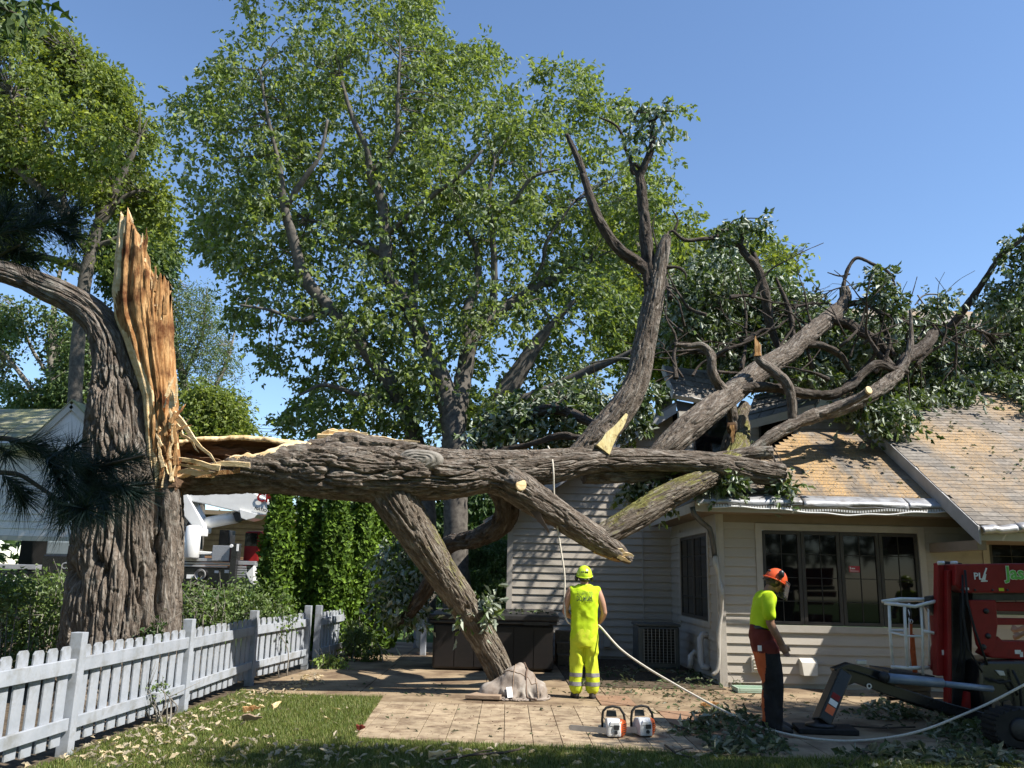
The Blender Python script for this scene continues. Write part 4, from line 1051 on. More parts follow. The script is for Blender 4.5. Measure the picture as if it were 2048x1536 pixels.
# lid: pull the tops of opposite columns together
lid = []
for i in range(nth // 2):
    a, b2, c2, d2 = i, (i + 1), (nth - i - 1) % nth, (nth - i) % nth
    lid.append((a * nz_ + nz_ - 1, b2 * nz_ + nz_ - 1, c2 * nz_ + nz_ - 1, d2 * nz_ + nz_ - 1))
spire = npobj('torn_heartwood', Vf, [Q, np.array(lid)], M['wood_orange'], stump)
spire.data.materials.append(M['wood_pale'])
mi = np.zeros(len(spire.data.polygons), np.int32)
for k, p in enumerate(spire.data.polygons):
    cz = Vf[p.vertices[0]]
    i = p.vertices[0] // nz_
    u_rel = math.cos(th[min(i, nth - 1)])
    lim = -.66 + .16 * math.sin(cz[2] * 2.3) + .1 * math.sin(cz[2] * 7.1)
    if cz[2] < at(285, 690, SD).z: lim += .45 + .2 * math.sin(cz[2] * 5)
    if u_rel < lim: mi[k] = 1
spire.data.polygons.foreach_set('material_index', mi)
def splinter(parent, a, b, w, m, name='splinter', flat=.45, seed=0):
    a, b = Vector(a), Vector(b); r = np.random.default_rng(seed + 500)
    n = 7; d = (b - a); x = d.cross(Vector((0, 1, .3))).normalized(); y = x.cross(d).normalized()
    V = []
    for i in range(n):
        t = i / (n - 1); ww = w * (1 - .85 * t ** 1.6) * (1 + r.normal(0, .12)); bend = math.sin(t * 3) * d.length * .03 * r.normal()
        c = a + d * t + x * bend
        for sx, sy in ((-1, -1), (1, -1), (1, 1), (-1, 1)): V.append(c + x * (sx * ww / 2) + y * (sy * ww * flat / 2))
    Q = [(0, 1, 2, 3), ((n-1)*4+3, (n-1)*4+2, (n-1)*4+1, (n-1)*4)]
    for i in range(n - 1):
        for k in range(4): Q.append((i*4+k, (i+1)*4+k, (i+1)*4+(k+1) % 4, i*4+(k+1) % 4))
    bb = MB(); bb.add(V, Q); return bb.build(name, m, parent)
for k, (u1, v1, u2, v2, w, mm) in enumerate([(340, 845, 372, 808, 9, 'wood_orange'), (338, 850, 360, 822, 7, 'wood_pale'), (345, 870, 378, 838, 8, 'wood_brown'), (346, 860, 384, 850, 6, 'wood_orange'), (335, 905, 330, 850, 14, 'wood_orange'), (350, 900, 343, 830, 11, 'wood_pale'), (352, 930, 350, 870, 9, 'wood_orange'), (318, 860, 300, 800, 9, 'wood_pale'),
        (330, 950, 322, 900, 12, 'wood_pale'), (345, 975, 347, 930, 16, 'wood_brown'), (336, 1000, 340, 950, 18, 'wood_brown'), (352, 1010, 350, 960, 12, 'wood_orange'), (262, 460, 259, 438, 7, 'wood_orange'), (247, 475, 243, 446, 7, 'wood_pale'), (330, 600, 331, 562, 8, 'wood_orange')]):
    D = SD - .42 + .05 * (k % 3)
    if v1 < 700: D = SD - .2
    splinter(stump, at(u1, v1, D), at(u2, v2, D + .05), w * .0067, M[mm], seed=k)
rs_ = np.random.default_rng(55)
for k in range(46):
    if k < 26: v0 = rs_.uniform(790, 985); u0 = rs_.uniform(322, 352); l = rs_.uniform(25, 75); lean = rs_.normal(2, 9)
    else: v0 = rs_.uniform(500, 640); u0 = np.interp(v0, [500, 575, 640], [285, 308, 330]) + rs_.uniform(-14, 4); l = rs_.uniform(25, 60); lean = rs_.normal(2, 3)
    D_ = SD - .36 - .12 * rs_.random() if k < 26 else SD - .26
    splinter(stump, at(u0, v0, D_), at(u0 + lean, v0 - l, D_ + .03), rs_.uniform(.02, .055), M['wood_pale' if rs_.random() < .45 else 'wood_orange'], seed=900 + k)
V, Q, T = tube(L([(330, 1330, 34, SD - .30), (332, 1200, 34, SD - .30), (336, 1080, 34, SD - .30), (339, 1000, 34, SD - .32), (340, 950, 22, SD - .34)]), 30, 150, (.02, 14, 2), .1, 8)
barkco(npobj('bark_strip', V, [Q, T], M['bark'], stump))

# ------------------------------------------------------------------ fallen tree
fallen = thing('fallen_oak', 'huge fallen oak with ridged bark lying from the stump across the house roof', 'fallen tree', (0, 12.6, 0))
V, Q, T = tube(L([(588, 938, 70, 11.98), (612, 939, 98, 12.0), (640, 938, 108, 12.04), (700, 939, 116, 12.15), (770, 944, 120, 12.25), (830, 945, 108, 12.32), (900, 949, 96, 12.45), (960, 944, 84, 12.6), (1040, 938, 70, 12.8), (1110, 932, 60, 13.0), (1180, 921, 48, 13.2), (1260, 919, 42, 13.42), (1340, 921, 39, 13.65), (1420, 927, 40, 13.85), (1480, 937, 42, 13.98), (1530, 947, 45, 14.08), (1563, 951, 44, 14.14)]), 260, 980, (.030, 16, 1.35), .11, 12)
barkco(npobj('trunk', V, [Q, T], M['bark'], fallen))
def cutface(u, v, D, w, nrm, m=None, name='cut_face'):
    p = at(u, v, D); r0 = w * .5 * mpp(p)
    nrm = Vector(nrm).normalized()
    q = nrm.to_track_quat('Z', 'Y').to_matrix().to_4x4()
    prof = [(0, .004)] + [(r0 * k / 7, .004 + .003 * (k % 2)) for k in range(1, 7)] + [(r0, 0), (r0 * .97, -.03)]
    bb = MB(); bb.lathe(prof, 22, Matrix.Translation(p) @ q @ Matrix.Scale(1.12, 4, (0, 1, 0)))
    return bb.build(name, m or M['wood_cut'], fallen, smooth=True)
cutface(1563, 951, 14.15, 44, (1, -.12, .05))
# hollow torn end: a shell open to the front and above
ax = catmull(L([(330, 930, 112, 11.75), (400, 928, 116, 11.82), (480, 927, 116, 11.88), (560, 932, 108, 11.95), (625, 938, 104, 12.02)]), 150)
uu = np.linspace(330, 625, 150)
ff = np.interp(uu, [330, 380, 450, 520, 580, 625], [52, 66, 82, 108, 140, 168]); fb = np.interp(uu, [330, 360, 450, 560, 625], [-150, -172, -176, -178, -182])
nph = 90
jx = np.stack([np.arange(150) * .045, np.zeros(150), np.zeros(150)], 1); jag = 9 * fbm(jx, 4, 61); jag2 = 7 * fbm(jx * 1.3, 4, 62)
Vo, Vi = [], []
for i in range(150):
    ph = np.radians(np.linspace(ff[i] + jag[i], fb[i] + jag2[i], nph)); r0 = ax[i, 3]
    s = np.full(nph, i * .0138)
    wn_ = np.clip(np.minimum(np.arange(nph) / 12., (nph - 1 - np.arange(nph)) / 8.), 0, 1)
    bo = barkd(ph, s, np.full(nph, r0), .030, 17, 2.1, 31) * wn_
    bi = .05 * (fbm(np.stack([ph * 3.2, s * .7, s * 0], 1), 4, 33)) * wn_
    ro = r0 * (1 + .05 * vnoise(np.stack([ph, s, s * 0], 1), 7)) + bo
    ri = r0 * .88 - .02 + bi
    for rr, out in ((ro, Vo), (ri, Vi)):
        out.append(np.stack([np.full(nph, ax[i, 0]) , ax[i, 1] - rr * np.sin(ph), ax[i, 2] - rr * np.cos(ph)], 1))
Vo, Vi = np.array(Vo).reshape(-1, 3), np.array(Vi).reshape(-1, 3)
i = np.arange(149)[:, None] * nph; j = np.arange(nph - 1)[None]
G = np.stack([i + j, i + j + 1, i + nph + j + 1, i + nph + j], -1).reshape(-1, 4)
n0 = len(Vo)
k = np.arange(149)
rimf = np.stack([k * nph, (k + 1) * nph, (k + 1) * nph + n0, k * nph + n0], 1); rimb = np.stack([k * nph + nph - 1, k * nph + nph - 1 + n0, (k + 1) * nph + nph - 1 + n0, (k + 1) * nph + nph - 1], 1)
e = np.arange(nph - 1); endq = np.stack([e, e + 1, e + 1 + n0, e + n0], 1)
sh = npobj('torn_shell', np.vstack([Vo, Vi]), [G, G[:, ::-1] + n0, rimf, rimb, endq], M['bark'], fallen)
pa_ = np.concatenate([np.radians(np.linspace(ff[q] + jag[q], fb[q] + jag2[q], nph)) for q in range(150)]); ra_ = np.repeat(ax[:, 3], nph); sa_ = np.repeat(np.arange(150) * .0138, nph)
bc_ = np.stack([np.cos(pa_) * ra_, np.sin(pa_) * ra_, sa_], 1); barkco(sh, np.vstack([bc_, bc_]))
sh.data.materials.append(M['wood_brown']); sh.data.materials.append(M['wood_pale'])
# faces near the rim of the torn opening show pale sapwood, the rest of the inside brown wood
mi = np.concatenate([np.zeros(len(G)), np.ones(len(G)), np.full(len(rimf) + len(rimb) + len(endq), 2)]).astype(np.int32)
jj = np.tile(np.arange(nph - 1), 149)
ii = np.repeat(np.arange(149), nph - 1)
wid = 7 + 9 * fbm(np.stack([ii * .05, ii * 0., ii * 0.], 1), 3, 63)
mi[len(G):2 * len(G)] = np.where((jj < wid) | (jj > nph - 2 - wid * .25), 2, 1)
mi[:len(G)] = np.where((jj < wid * .55), 2, 0)
sh.data.polygons.foreach_set('material_index', mi)
for k, (u1, v1, u2, v2, w, mm, D) in enumerate([(440, 936, 326, 909, 11, 'wood_pale', 11.35), (500, 930, 328, 932, 12, 'wood_pale', 11.4), (430, 950, 328, 944, 14, 'wood_pale', 11.42), (346, 826, 433, 928, 13, 'wood_pale', 11.3), (352, 850, 398, 905, 8, 'wood_pale', 11.35), (420, 935, 370, 925, 9, 'wood_orange', 11.4), (360, 960, 340, 990, 18, 'wood_brown', 11.3), (480, 940, 390, 955, 10, 'wood_orange', 11.42), (450, 915, 520, 930, 12, 'wood_brown', 11.75), (380, 890, 500, 905, 22, 'wood_brown', 12.05), (370, 915, 470, 930, 20, 'wood_brown', 12.0), (378, 870, 372, 905, 10, 'wood_brown', 12.1)]):
    splinter(fallen, at(u1, v1, D), at(u2, v2, D - .08), w * .0068, M[mm], seed=40 + k)
# torn slab and knot on the trunk
for k, (u1, v1, u2, v2, w) in enumerate([(636, 884, 765, 880, 30), (645, 876, 735, 868, 26), (655, 868, 720, 864, 20), (700, 872, 840, 884, 16), (640, 880, 690, 858, 14), (690, 864, 755, 879, 12)]):
    splinter(fallen, at(u1, v1, 12.08 + .03 * k), at(u2, v2, 12.1 + .03 * k), w * .0069, M['wood_pale'], 'torn_wood', .5, 300 + k)
V, Q, T = tube(L([(640, 893, 22, 12.0), (690, 886, 34, 12.0), (740, 890, 30, 12.05), (800, 893, 22, 12.1), (835, 890, 8, 12.12)]), 30, 130, (.035, 14, 2.5), .25, 78)
barkco(npobj('raised_bark', V, [Q, T], M['bark'], fallen))
pk = at(838, 921, 11.98)
nk, mk = 60, 34
rk = np.repeat(np.linspace(0, 1, mk), nk); ak = np.tile(np.linspace(0, 2 * math.pi, nk, endpoint=False), mk)
wk = .45 * fbm(np.stack([np.cos(ak) * 1.6 * rk, np.sin(ak) * 1.6 * rk, rk * .6], 1), 4, 91)
hk = .085 * (1 - rk ** 2.4) + .006 * np.sin(24 * (rk + .22 * wk)) + .010 * wk - .16 * np.clip(rk - .86, 0, 1)
ek = 1 + .10 * np.sin(2 * ak + 1) + .06 * np.sin(3 * ak)
Vk = np.stack([pk.x + .30 * rk * ek * np.cos(ak - .2) , pk.y - hk + .03, pk.z + .19 * rk * ek * np.sin(ak - .2) + .05 * hk], 1)
i = np.arange(mk - 1)[:, None] * nk; j = np.arange(nk)[None]; j2 = (j + 1) % nk
npobj('knot', Vk, [np.stack([i + j, i + nk + j, i + nk + j2, i + j2], -1).reshape(-1, 4)], M['bark_grey'], fallen)
# limbs
def FL(lst, nseg=40, nlen=None, seed=0, m='bark', fa=17, fl=2.2, amp=None, name='limb', lump=.10):
    P = L(lst); ln = np.linalg.norm(np.diff(P[:, :3], axis=0), axis=1).sum()
    rm = P[:, 3].max()
    nlen = nlen or int(max(14, min(420, ln / .014)))
    return limb(name, P, M[m], fallen, nseg, nlen, (amp if amp is not None else min(.026, rm * .13), fa, fl), lump, seed)
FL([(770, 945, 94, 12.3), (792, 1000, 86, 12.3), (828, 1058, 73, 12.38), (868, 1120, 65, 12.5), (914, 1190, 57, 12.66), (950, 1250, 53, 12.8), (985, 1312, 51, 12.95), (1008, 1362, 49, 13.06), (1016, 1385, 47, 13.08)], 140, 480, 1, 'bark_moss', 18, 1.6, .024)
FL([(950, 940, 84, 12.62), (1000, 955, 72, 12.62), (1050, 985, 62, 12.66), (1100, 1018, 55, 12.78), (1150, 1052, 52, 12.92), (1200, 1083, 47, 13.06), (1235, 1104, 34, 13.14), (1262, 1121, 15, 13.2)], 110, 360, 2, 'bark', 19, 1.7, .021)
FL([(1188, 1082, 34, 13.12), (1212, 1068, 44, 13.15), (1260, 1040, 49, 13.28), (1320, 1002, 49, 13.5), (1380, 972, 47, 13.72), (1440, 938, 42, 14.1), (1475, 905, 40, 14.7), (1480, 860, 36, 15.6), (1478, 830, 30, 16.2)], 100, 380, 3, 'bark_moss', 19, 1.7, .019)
for k, (a, bq, w, mm) in enumerate([((1230, 1100), (1268, 1112), 12, 'wood_pale'), ((1235, 1112), (1262, 1124), 9, 'wood_pale'), ((1190, 1098), (1240, 1124), 14, 'wood_orange'), ((1215, 1075), (1200, 1095), 9, 'wood_orange')]): splinter(fallen, at(*a, 13.02), at(*bq, 13.05), w * .0075, M[mm], seed=70 + k)
splinter(fallen, at(1040, 985, 12.55), at(1098, 1066, 12.6), .17, M['bark_dark'], 'torn_strip', .4, 81)
FL([(1015, 958, 30, 12.5), (1036, 966, 24, 12.32), (1041, 968, 22, 12.26)], 30, 30, 4, 'bark', name='stub')
cutface(1042, 969, 12.25, 23, (.35, -1, .1), M['wood_pale'])
FL([(1000, 960, 60, 12.75), (1012, 1000, 46, 12.9), (1010, 1035, 42, 13.1), (985, 1062, 38, 13.4), (945, 1078, 33, 13.9), (905, 1085, 31, 14.4), (882, 1110, 32, 14.9), (862, 1160, 30, 15.3), (830, 1212, 24, 15.8), (805, 1242, 16, 16.2), (785, 1252, 8, 16.6)], 40, 300, 5, 'bark_dark')
FL([(1168, 948, 34, 13.3), (1230, 950, 33, 13.5), (1300, 948, 30, 13.8), (1360, 938, 27, 14.1), (1430, 918, 25, 14.3), (1490, 908, 24, 14.4), (1543, 905, 24, 14.42)], 44, 240, 6, 'bark')
cutface(1544, 905, 14.43, 24, (1, -.2, .05))
# upright broken limb with its forks
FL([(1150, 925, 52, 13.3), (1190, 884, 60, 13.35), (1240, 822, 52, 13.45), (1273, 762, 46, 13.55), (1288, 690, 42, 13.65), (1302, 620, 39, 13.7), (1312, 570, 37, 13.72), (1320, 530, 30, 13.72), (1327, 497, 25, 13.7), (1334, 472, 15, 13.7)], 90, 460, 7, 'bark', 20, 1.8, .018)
splinter(fallen, at(1330, 490, 13.68), at(1337, 462, 13.68), .10, M['bark'], 'splinter', .5, 90)
splinter(fallen, at(1205, 900, 13.1), at(1254, 828, 13.2), .235, M['wood_yellow'], 'torn_wood', .3, 91)
FL([(1306, 600, 30, 13.7), (1300, 545, 27, 13.75), (1293, 490, 23, 13.8), (1288, 430, 20, 13.8), (1283, 380, 18, 13.8), (1280, 352, 15, 13.8), (1290, 328, 13, 13.75), (1302, 298, 12, 13.7), (1306, 262, 10, 13.7), (1298, 238, 8, 13.7), (1278, 222, 6, 13.75), (1268, 240, 5, 13.8)], 28, 280, 8, 'bark_dark')
FL([(1296, 545, 22, 13.75), (1270, 522, 22, 13.7), (1238, 498, 20, 13.6), (1208, 458, 18, 13.5), (1186, 410, 16, 13.4), (1172, 365, 14, 13.4), (1163, 335, 13, 13.4), (1148, 300, 11, 13.4), (1133, 268, 7, 13.4)], 26, 260, 9, 'bark_dark')
FL([(1281, 360, 9, 13.8), (1266, 336, 8, 13.9), (1252, 300, 6, 14), (1236, 255, 5, 14), (1198, 234, 3, 14)], 10, 80, 10, 'bark_dark', name='branch')
FL([(1285, 345, 8, 13.8), (1270, 328, 7, 13.7), (1262, 338, 6, 13.7), (1268, 350, 5, 13.75)], 10, 40, 11, 'bark_dark', name='branch')
FL([(1303, 245, 7, 13.7), (1325, 225, 5, 13.6), (1348, 222, 3, 13.6)], 8, 40, 12, 'bark_dark', name='branch')
FL([(1330, 535, 7, 13.7), (1355, 535, 6, 13.6), (1370, 545, 4, 13.5), (1372, 560, 2, 13.5)], 8, 40, 13, 'bark_dark', name='branch')
# the big limb that lies up over the crushed roof
FL([(1310, 920, 44, 13.8), (1350, 880, 50, 13.95), (1400, 838, 50, 14.3), (1450, 797, 45, 14.8), (1510, 748, 40, 15.4), (1575, 706, 36, 16), (1635, 655, 34, 16.5), (1672, 625, 30, 16.8), (1690, 598, 22, 16.9), (1687, 575, 18, 16.9)], 84, 460, 14, 'bark', 20, 1.8, .018)
BR = [  # the smaller limbs: list, material, segments
 ([(1685, 585, 9, 16.9), (1690, 555, 8, 16.9), (1700, 530, 7, 16.9), (1715, 516, 6, 16.9), (1745, 528, 6, 16.8), (1780, 548, 5, 16.7), (1795, 590, 3, 16.6)], 'bark_dark'),
 ([(1655, 640, 22, 16.6), (1690, 645, 19, 16.6), (1725, 665, 17, 16.6), (1755, 682, 14, 16.6), (1775, 705, 10, 16.6)], 'bark_dark'),
 ([(1676, 615, 12, 16.8), (1720, 605, 10, 17), (1760, 618, 8, 17.2), (1800, 640, 5, 17.5)], 'bark_dark'),
 ([(1600, 690, 16, 16.2), (1640, 690, 14, 16.2), (1680, 710, 12, 16.3), (1700, 740, 8, 16.4)], 'bark_dark'),
 ([(1350, 690, 8, 14.6), (1380, 692, 11, 14.6), (1405, 692, 14, 14.6), (1422, 712, 16, 14.6), (1424, 745, 18, 14.6), (1440, 772, 19, 14.7), (1458, 795, 20, 14.75), (1464, 830, 19, 14.8), (1468, 862, 12, 14.8)], 'bark'),
 ([(1515, 690, 12, 14.9), (1518, 718, 15, 14.9), (1545, 740, 18, 14.85), (1572, 765, 19, 14.8), (1583, 800, 18, 14.8), (1585, 842, 15, 14.8)], 'bark'),
 ([(1440, 812, 24, 14.9), (1480, 780, 20, 14.9), (1540, 775, 18, 15), (1600, 786, 18, 15.1), (1660, 790, 18, 15.2), (1700, 772, 17, 15.3), (1725, 748, 15, 15.4), (1755, 728, 14, 15.5), (1785, 738, 13, 15.6), (1815, 745, 9, 15.7)], 'bark_dark'),
 ([(1500, 905, 20, 14.5), (1545, 872, 23, 14.6), (1600, 842, 25, 14.8), (1660, 822, 27, 15), (1720, 800, 27, 15.2), (1770, 770, 26, 15.5), (1802, 740, 20, 15.7), (1818, 705, 13, 15.8), (1822, 660, 8, 15.9), (1820, 620, 5, 16)], 'bark'),
 ([(1560, 700, 10, 16.5), (1540, 650, 16, 16.5), (1532, 600, 18, 16.4), (1522, 555, 17, 16.3), (1508, 528, 16, 16.2), (1490, 508, 14, 16.2), (1476, 490, 12, 16.2), (1445, 488, 9, 16.2), (1432, 470, 8, 16.2)], 'bark_dark'),
 ([(1478, 495, 9, 16.2), (1484, 470, 8, 16.2), (1455, 462, 7, 16.2), (1432, 460, 5, 16.2)], 'bark_dark'),
 ([(1435, 474, 8, 16.2), (1405, 478, 8, 16.1), (1370, 480, 7, 16), (1345, 462, 6, 16), (1335, 470, 3, 16)], 'bark_dark'),
 ([(1348, 465, 5, 16), (1355, 440, 4, 16), (1345, 420, 2, 16)], 'bark_dark'),
 ([(1522, 545, 9, 16.3), (1510, 515, 10, 16.3), (1503, 497, 8, 16.3)], 'bark_dark'),
 ([(1586, 680, 11, 16.3), (1583, 640, 10, 16.3), (1573, 605, 9, 16.3), (1562, 580, 8, 16.3), (1552, 555, 4, 16.3)], 'bark_dark'),
 ([(1850, 700, 17, 18.6), (1885, 668, 16, 18.4), (1912, 640, 14, 18.2), (1938, 605, 13, 18), (1962, 572, 11, 17.8), (1985, 535, 10, 17.6), (2005, 508, 9, 17.4), (2040, 482, 8, 17.2), (2075, 455, 6, 17)], 'bark_dark'),
 ([(1895, 660, 8, 18.4), (1870, 672, 7, 18.2), (1845, 690, 5, 18)], 'bark_dark'),
 ([(1755, 700, 16, 16.8), (1790, 740, 18, 16.4), (1810, 720, 22, 16.2), (1850, 690, 24, 16.6), (1868, 665, 18, 17)], 'bark_dark'),
 ([(990, 885, 10, 15), (1022, 862, 16, 14.9), (1050, 838, 20, 14.8), (1078, 822, 21, 14.7), (1120, 820, 19, 14.6), (1160, 835, 18, 14.4), (1195, 852, 15, 14.1)], 'bark_dark'),
 ([(985, 900, 8, 14.5), (1040, 893, 10, 14.3), (1085, 882, 12, 14.1), (1120, 872, 14, 13.9), (1165, 876, 12, 13.7)], 'bark_dark'),
 ([(1030, 858, 10, 14.9), (1010, 840, 8, 15), (1000, 850, 6, 15)], 'bark_dark'),
 ([(1180, 726, 3, 14.5), (1240, 716, 4, 14.2), (1275, 724, 5, 13.8)], 'bark_grey'),
 ([(1835, 590, 3, 17), (1845, 605, 3, 17), (1870, 640, 4, 17.2), (1840, 660, 5, 17.3)], 'bark_grey'),
 ([(1830, 610, 3, 17), (1850, 590, 3, 17), (1885, 592, 3, 17), (1910, 615, 2, 17)], 'bark_grey'),
 ([(1450, 470, 4, 16.2), (1470, 440, 3, 16.2), (1520, 436, 2, 16.2)], 'bark_dark'),
 ([(1700, 548, 3, 16.9), (1680, 552, 3, 16.9), (1655, 545, 2, 16.9)], 'bark_dark'),
 ([(1640, 830, 12, 14.9), (1690, 810, 13, 14.8), (1725, 792, 14, 14.6), (1737, 782, 14, 14.5)], 'bark')]
rb_ = np.random.default_rng(808)
for k in range(58):
    u0, v0 = rb_.uniform(1340, 2000), rb_.uniform(590, 760); D0 = np.interp(u0, [1340, 1700, 2000], [16.0, 16.2, 18.2]) + rb_.normal(0, .4)
    a = rb_.uniform(-2.7, -.3); p = [(u0, v0, rb_.uniform(4, 11), D0)]
    for q in range(5):
        a += rb_.normal(0, .36); st = rb_.uniform(22, 48); p.append((p[-1][0] + st * math.cos(a), p[-1][1] + st * math.sin(a), p[-1][2] * .68, p[-1][3] + rb_.normal(0, .15)))
    if min(q[1] for q in p) < 520 and k % 4: continue
    BR.append((p, 'bark_dark'))
    if k % 2: BR.append(([(p[2][0], p[2][1], p[2][2] * .8, p[2][3]), (p[2][0] + rb_.normal(0, 20), p[2][1] - rb_.uniform(5, 30), 2.5, p[2][3] + .1), (p[2][0] + rb_.normal(0, 36), p[2][1] - rb_.uniform(10, 45), 1.5, p[2][3] + .2)], 'bark_dark'))
for k, (l, mm) in enumerate(BR):
    w = max(q[2] for q in l)
    FL(l, max(7, int(w * 1.2)), None, 20 + k, mm, amp=min(.015, w * .0006), name='branch' if w < 12 else 'limb', lump=.16)
cutface(1738, 780, 14.45, 15, (.3, -1, .3), M['wood_cut'])
splinter(fallen, at(1515, 712, 14.85), at(1511, 672, 14.85), .12, M['wood_orange'], 'splinter', .5, 95)
splinter(fallen, at(1462, 845, 14.7), at(1468, 900, 14.72), .14, M['wood_brown'], 'splinter', .5, 96)
splinter(fallen, at(1463, 850, 14.65), at(1466, 885, 14.66), .08, M['wood_orange'], 'splinter', .5, 97)
FL([(1450, 935, 28, 15.2), (1462, 890, 32, 15.2), (1472, 850, 28, 15.3), (1490, 810, 22, 15.5)], 34, 120, 60, 'bark_moss')
# its leaves
r_ = np.random.default_rng(17)
def roofD(u, v):
    d = np.stack([(u - 1024) / F, -(v - 768) / F, -np.ones(len(u))], 1) @ CRn.T
    d = d / d[:, 1:2]                              # per metre of depth
    return (EYE - (MZ - MS * MY)) / (MS - d[:, 2])
mass = [(1330, 600), (1345, 540), (1400, 500), (1470, 505), (1540, 545), (1600, 575), (1660, 600), (1720, 640), (1800, 628), (1850, 640), (1900, 655), (1960, 620), (2000, 600), (2080, 580), (2080, 800), (1990, 790), (1900, 785), (1865, 812), (1800, 830), (1745, 815), (1700, 770), (1620, 760), (1500, 755), (1450, 735), (1400, 715), (1330, 690), (1300, 660)]
C1 = centres(mass, 18, 2, 2700, r_, thin=-.18, freq=.9, seed=3, dfun=lambda u, v, t: np.where(u > 1720, np.clip(roofD(u, v), 15, 23) - .1 - 1.3 * np.abs(t), 19.1 + 1.1 * t), gaps=[(1990, 690, 38), (1960, 660, 26)])
C2 = np.vstack([centres(p, D, h, n, r_, thin=-.6) for p, D, h, n in [
 ([(1255, 215), (1300, 200), (1345, 205), (1350, 240), (1310, 285), (1270, 290), (1250, 250)], 13.7, .4, 15),
 ([(1430, 440), (1490, 428), (1530, 436), (1530, 446), (1480, 470), (1440, 500)], 16.1, .4, 22),
 ([(1735, 530), (1795, 540), (1790, 600), (1745, 610)], 16.7, .4, 34), ([(1770, 590), (1800, 590), (1830, 640), (1790, 650)], 16.7, .4, 18),
 ([(2010, 470), (2080, 455), (2080, 540), (2030, 560), (2000, 540)], 17.4, .4, 40), ([(2040, 560), (2080, 560), (2080, 620), (2045, 620)], 17.4, .4, 20),
 ([(1960, 570), (2000, 580), (1990, 620), (1950, 600)], 17.8, .3, 16), ([(1855, 590), (1905, 592), (1900, 610), (1860, 620)], 17, .3, 16),
 ([(990, 800), (1060, 790), (1130, 800), (1190, 840), (1200, 890), (1060, 895), (960, 895), (930, 880)], 15, .9, 170),
 ([(1070, 770), (1180, 760), (1230, 800), (1190, 830), (1100, 810)], 15.4, .7, 60),
 ([(1690, 800), (1760, 790), (1830, 810), (1840, 850), (1760, 860), (1700, 850)], 15.6, .35, 60), ([(1800, 800), (1900, 790), (1960, 800), (1960, 815), (1860, 830)], 17.6, .2, 40),
 ([(1250, 960), (1340, 950), (1350, 990), (1300, 1010), (1255, 990)], 13.9, .4, 34), ([(1560, 945), (1582, 950), (1578, 985), (1560, 985)], 14.2, .15, 14),
 ([(1415, 945), (1480, 925), (1490, 965), (1430, 970)], 14.0, .25, 22), ([(1250, 750), (1305, 740), (1300, 800), (1270, 860), (1230, 850)], 15.6, .6, 70),
 ([(925, 1190), (985, 1185), (985, 1215), (930, 1235)], 12.7, .15, 12),
 ([(760, 1080), (860, 1070), (860, 1170), (830, 1240), (770, 1240)], 16.2, .7, 85)]])
C3 = np.vstack([centres(p, D, h, n, r_, thin=-.3, freq=1.2) for p, D, h, n in [
 ([(1320, 560), (1380, 520), (1450, 500), (1490, 560), (1470, 690), (1400, 700), (1330, 660)], 17.6, .8, 170), ([(1600, 620), (1680, 600), (1740, 640), (1720, 720), (1640, 740), (1600, 700)], 17.2, .6, 120),
 ([(1730, 640), (1900, 650), (1880, 760), (1780, 790), (1730, 760)], 18.0, .7, 150), ([(1880, 650), (2080, 600), (2080, 790), (1900, 780)], 18.9, .6, 190), ([(1480, 690), (1600, 690), (1680, 760), (1560, 770)], 16.6, .5, 60)]])
C2 = np.vstack([C2, C3])
t_ = foliage('foliage', np.vstack([C1, C2]), 14, .17, .15, M['leaf_oak'], fallen, 'oak', .05, .65, .35, .8, r_)
lists = [l for l, _ in BR] + [[(1310, 920, 44, 13.8), (1450, 797, 45, 14.8), (1575, 706, 36, 16), (1690, 598, 22, 16.9)]]
V, Fc = merge(twigs(lists, np.vstack([C1, C2]), 420, r_, .014, 2.2)); tag(npobj('twig', V, Fc, M['bark_dark'], fallen), kind='stuff')
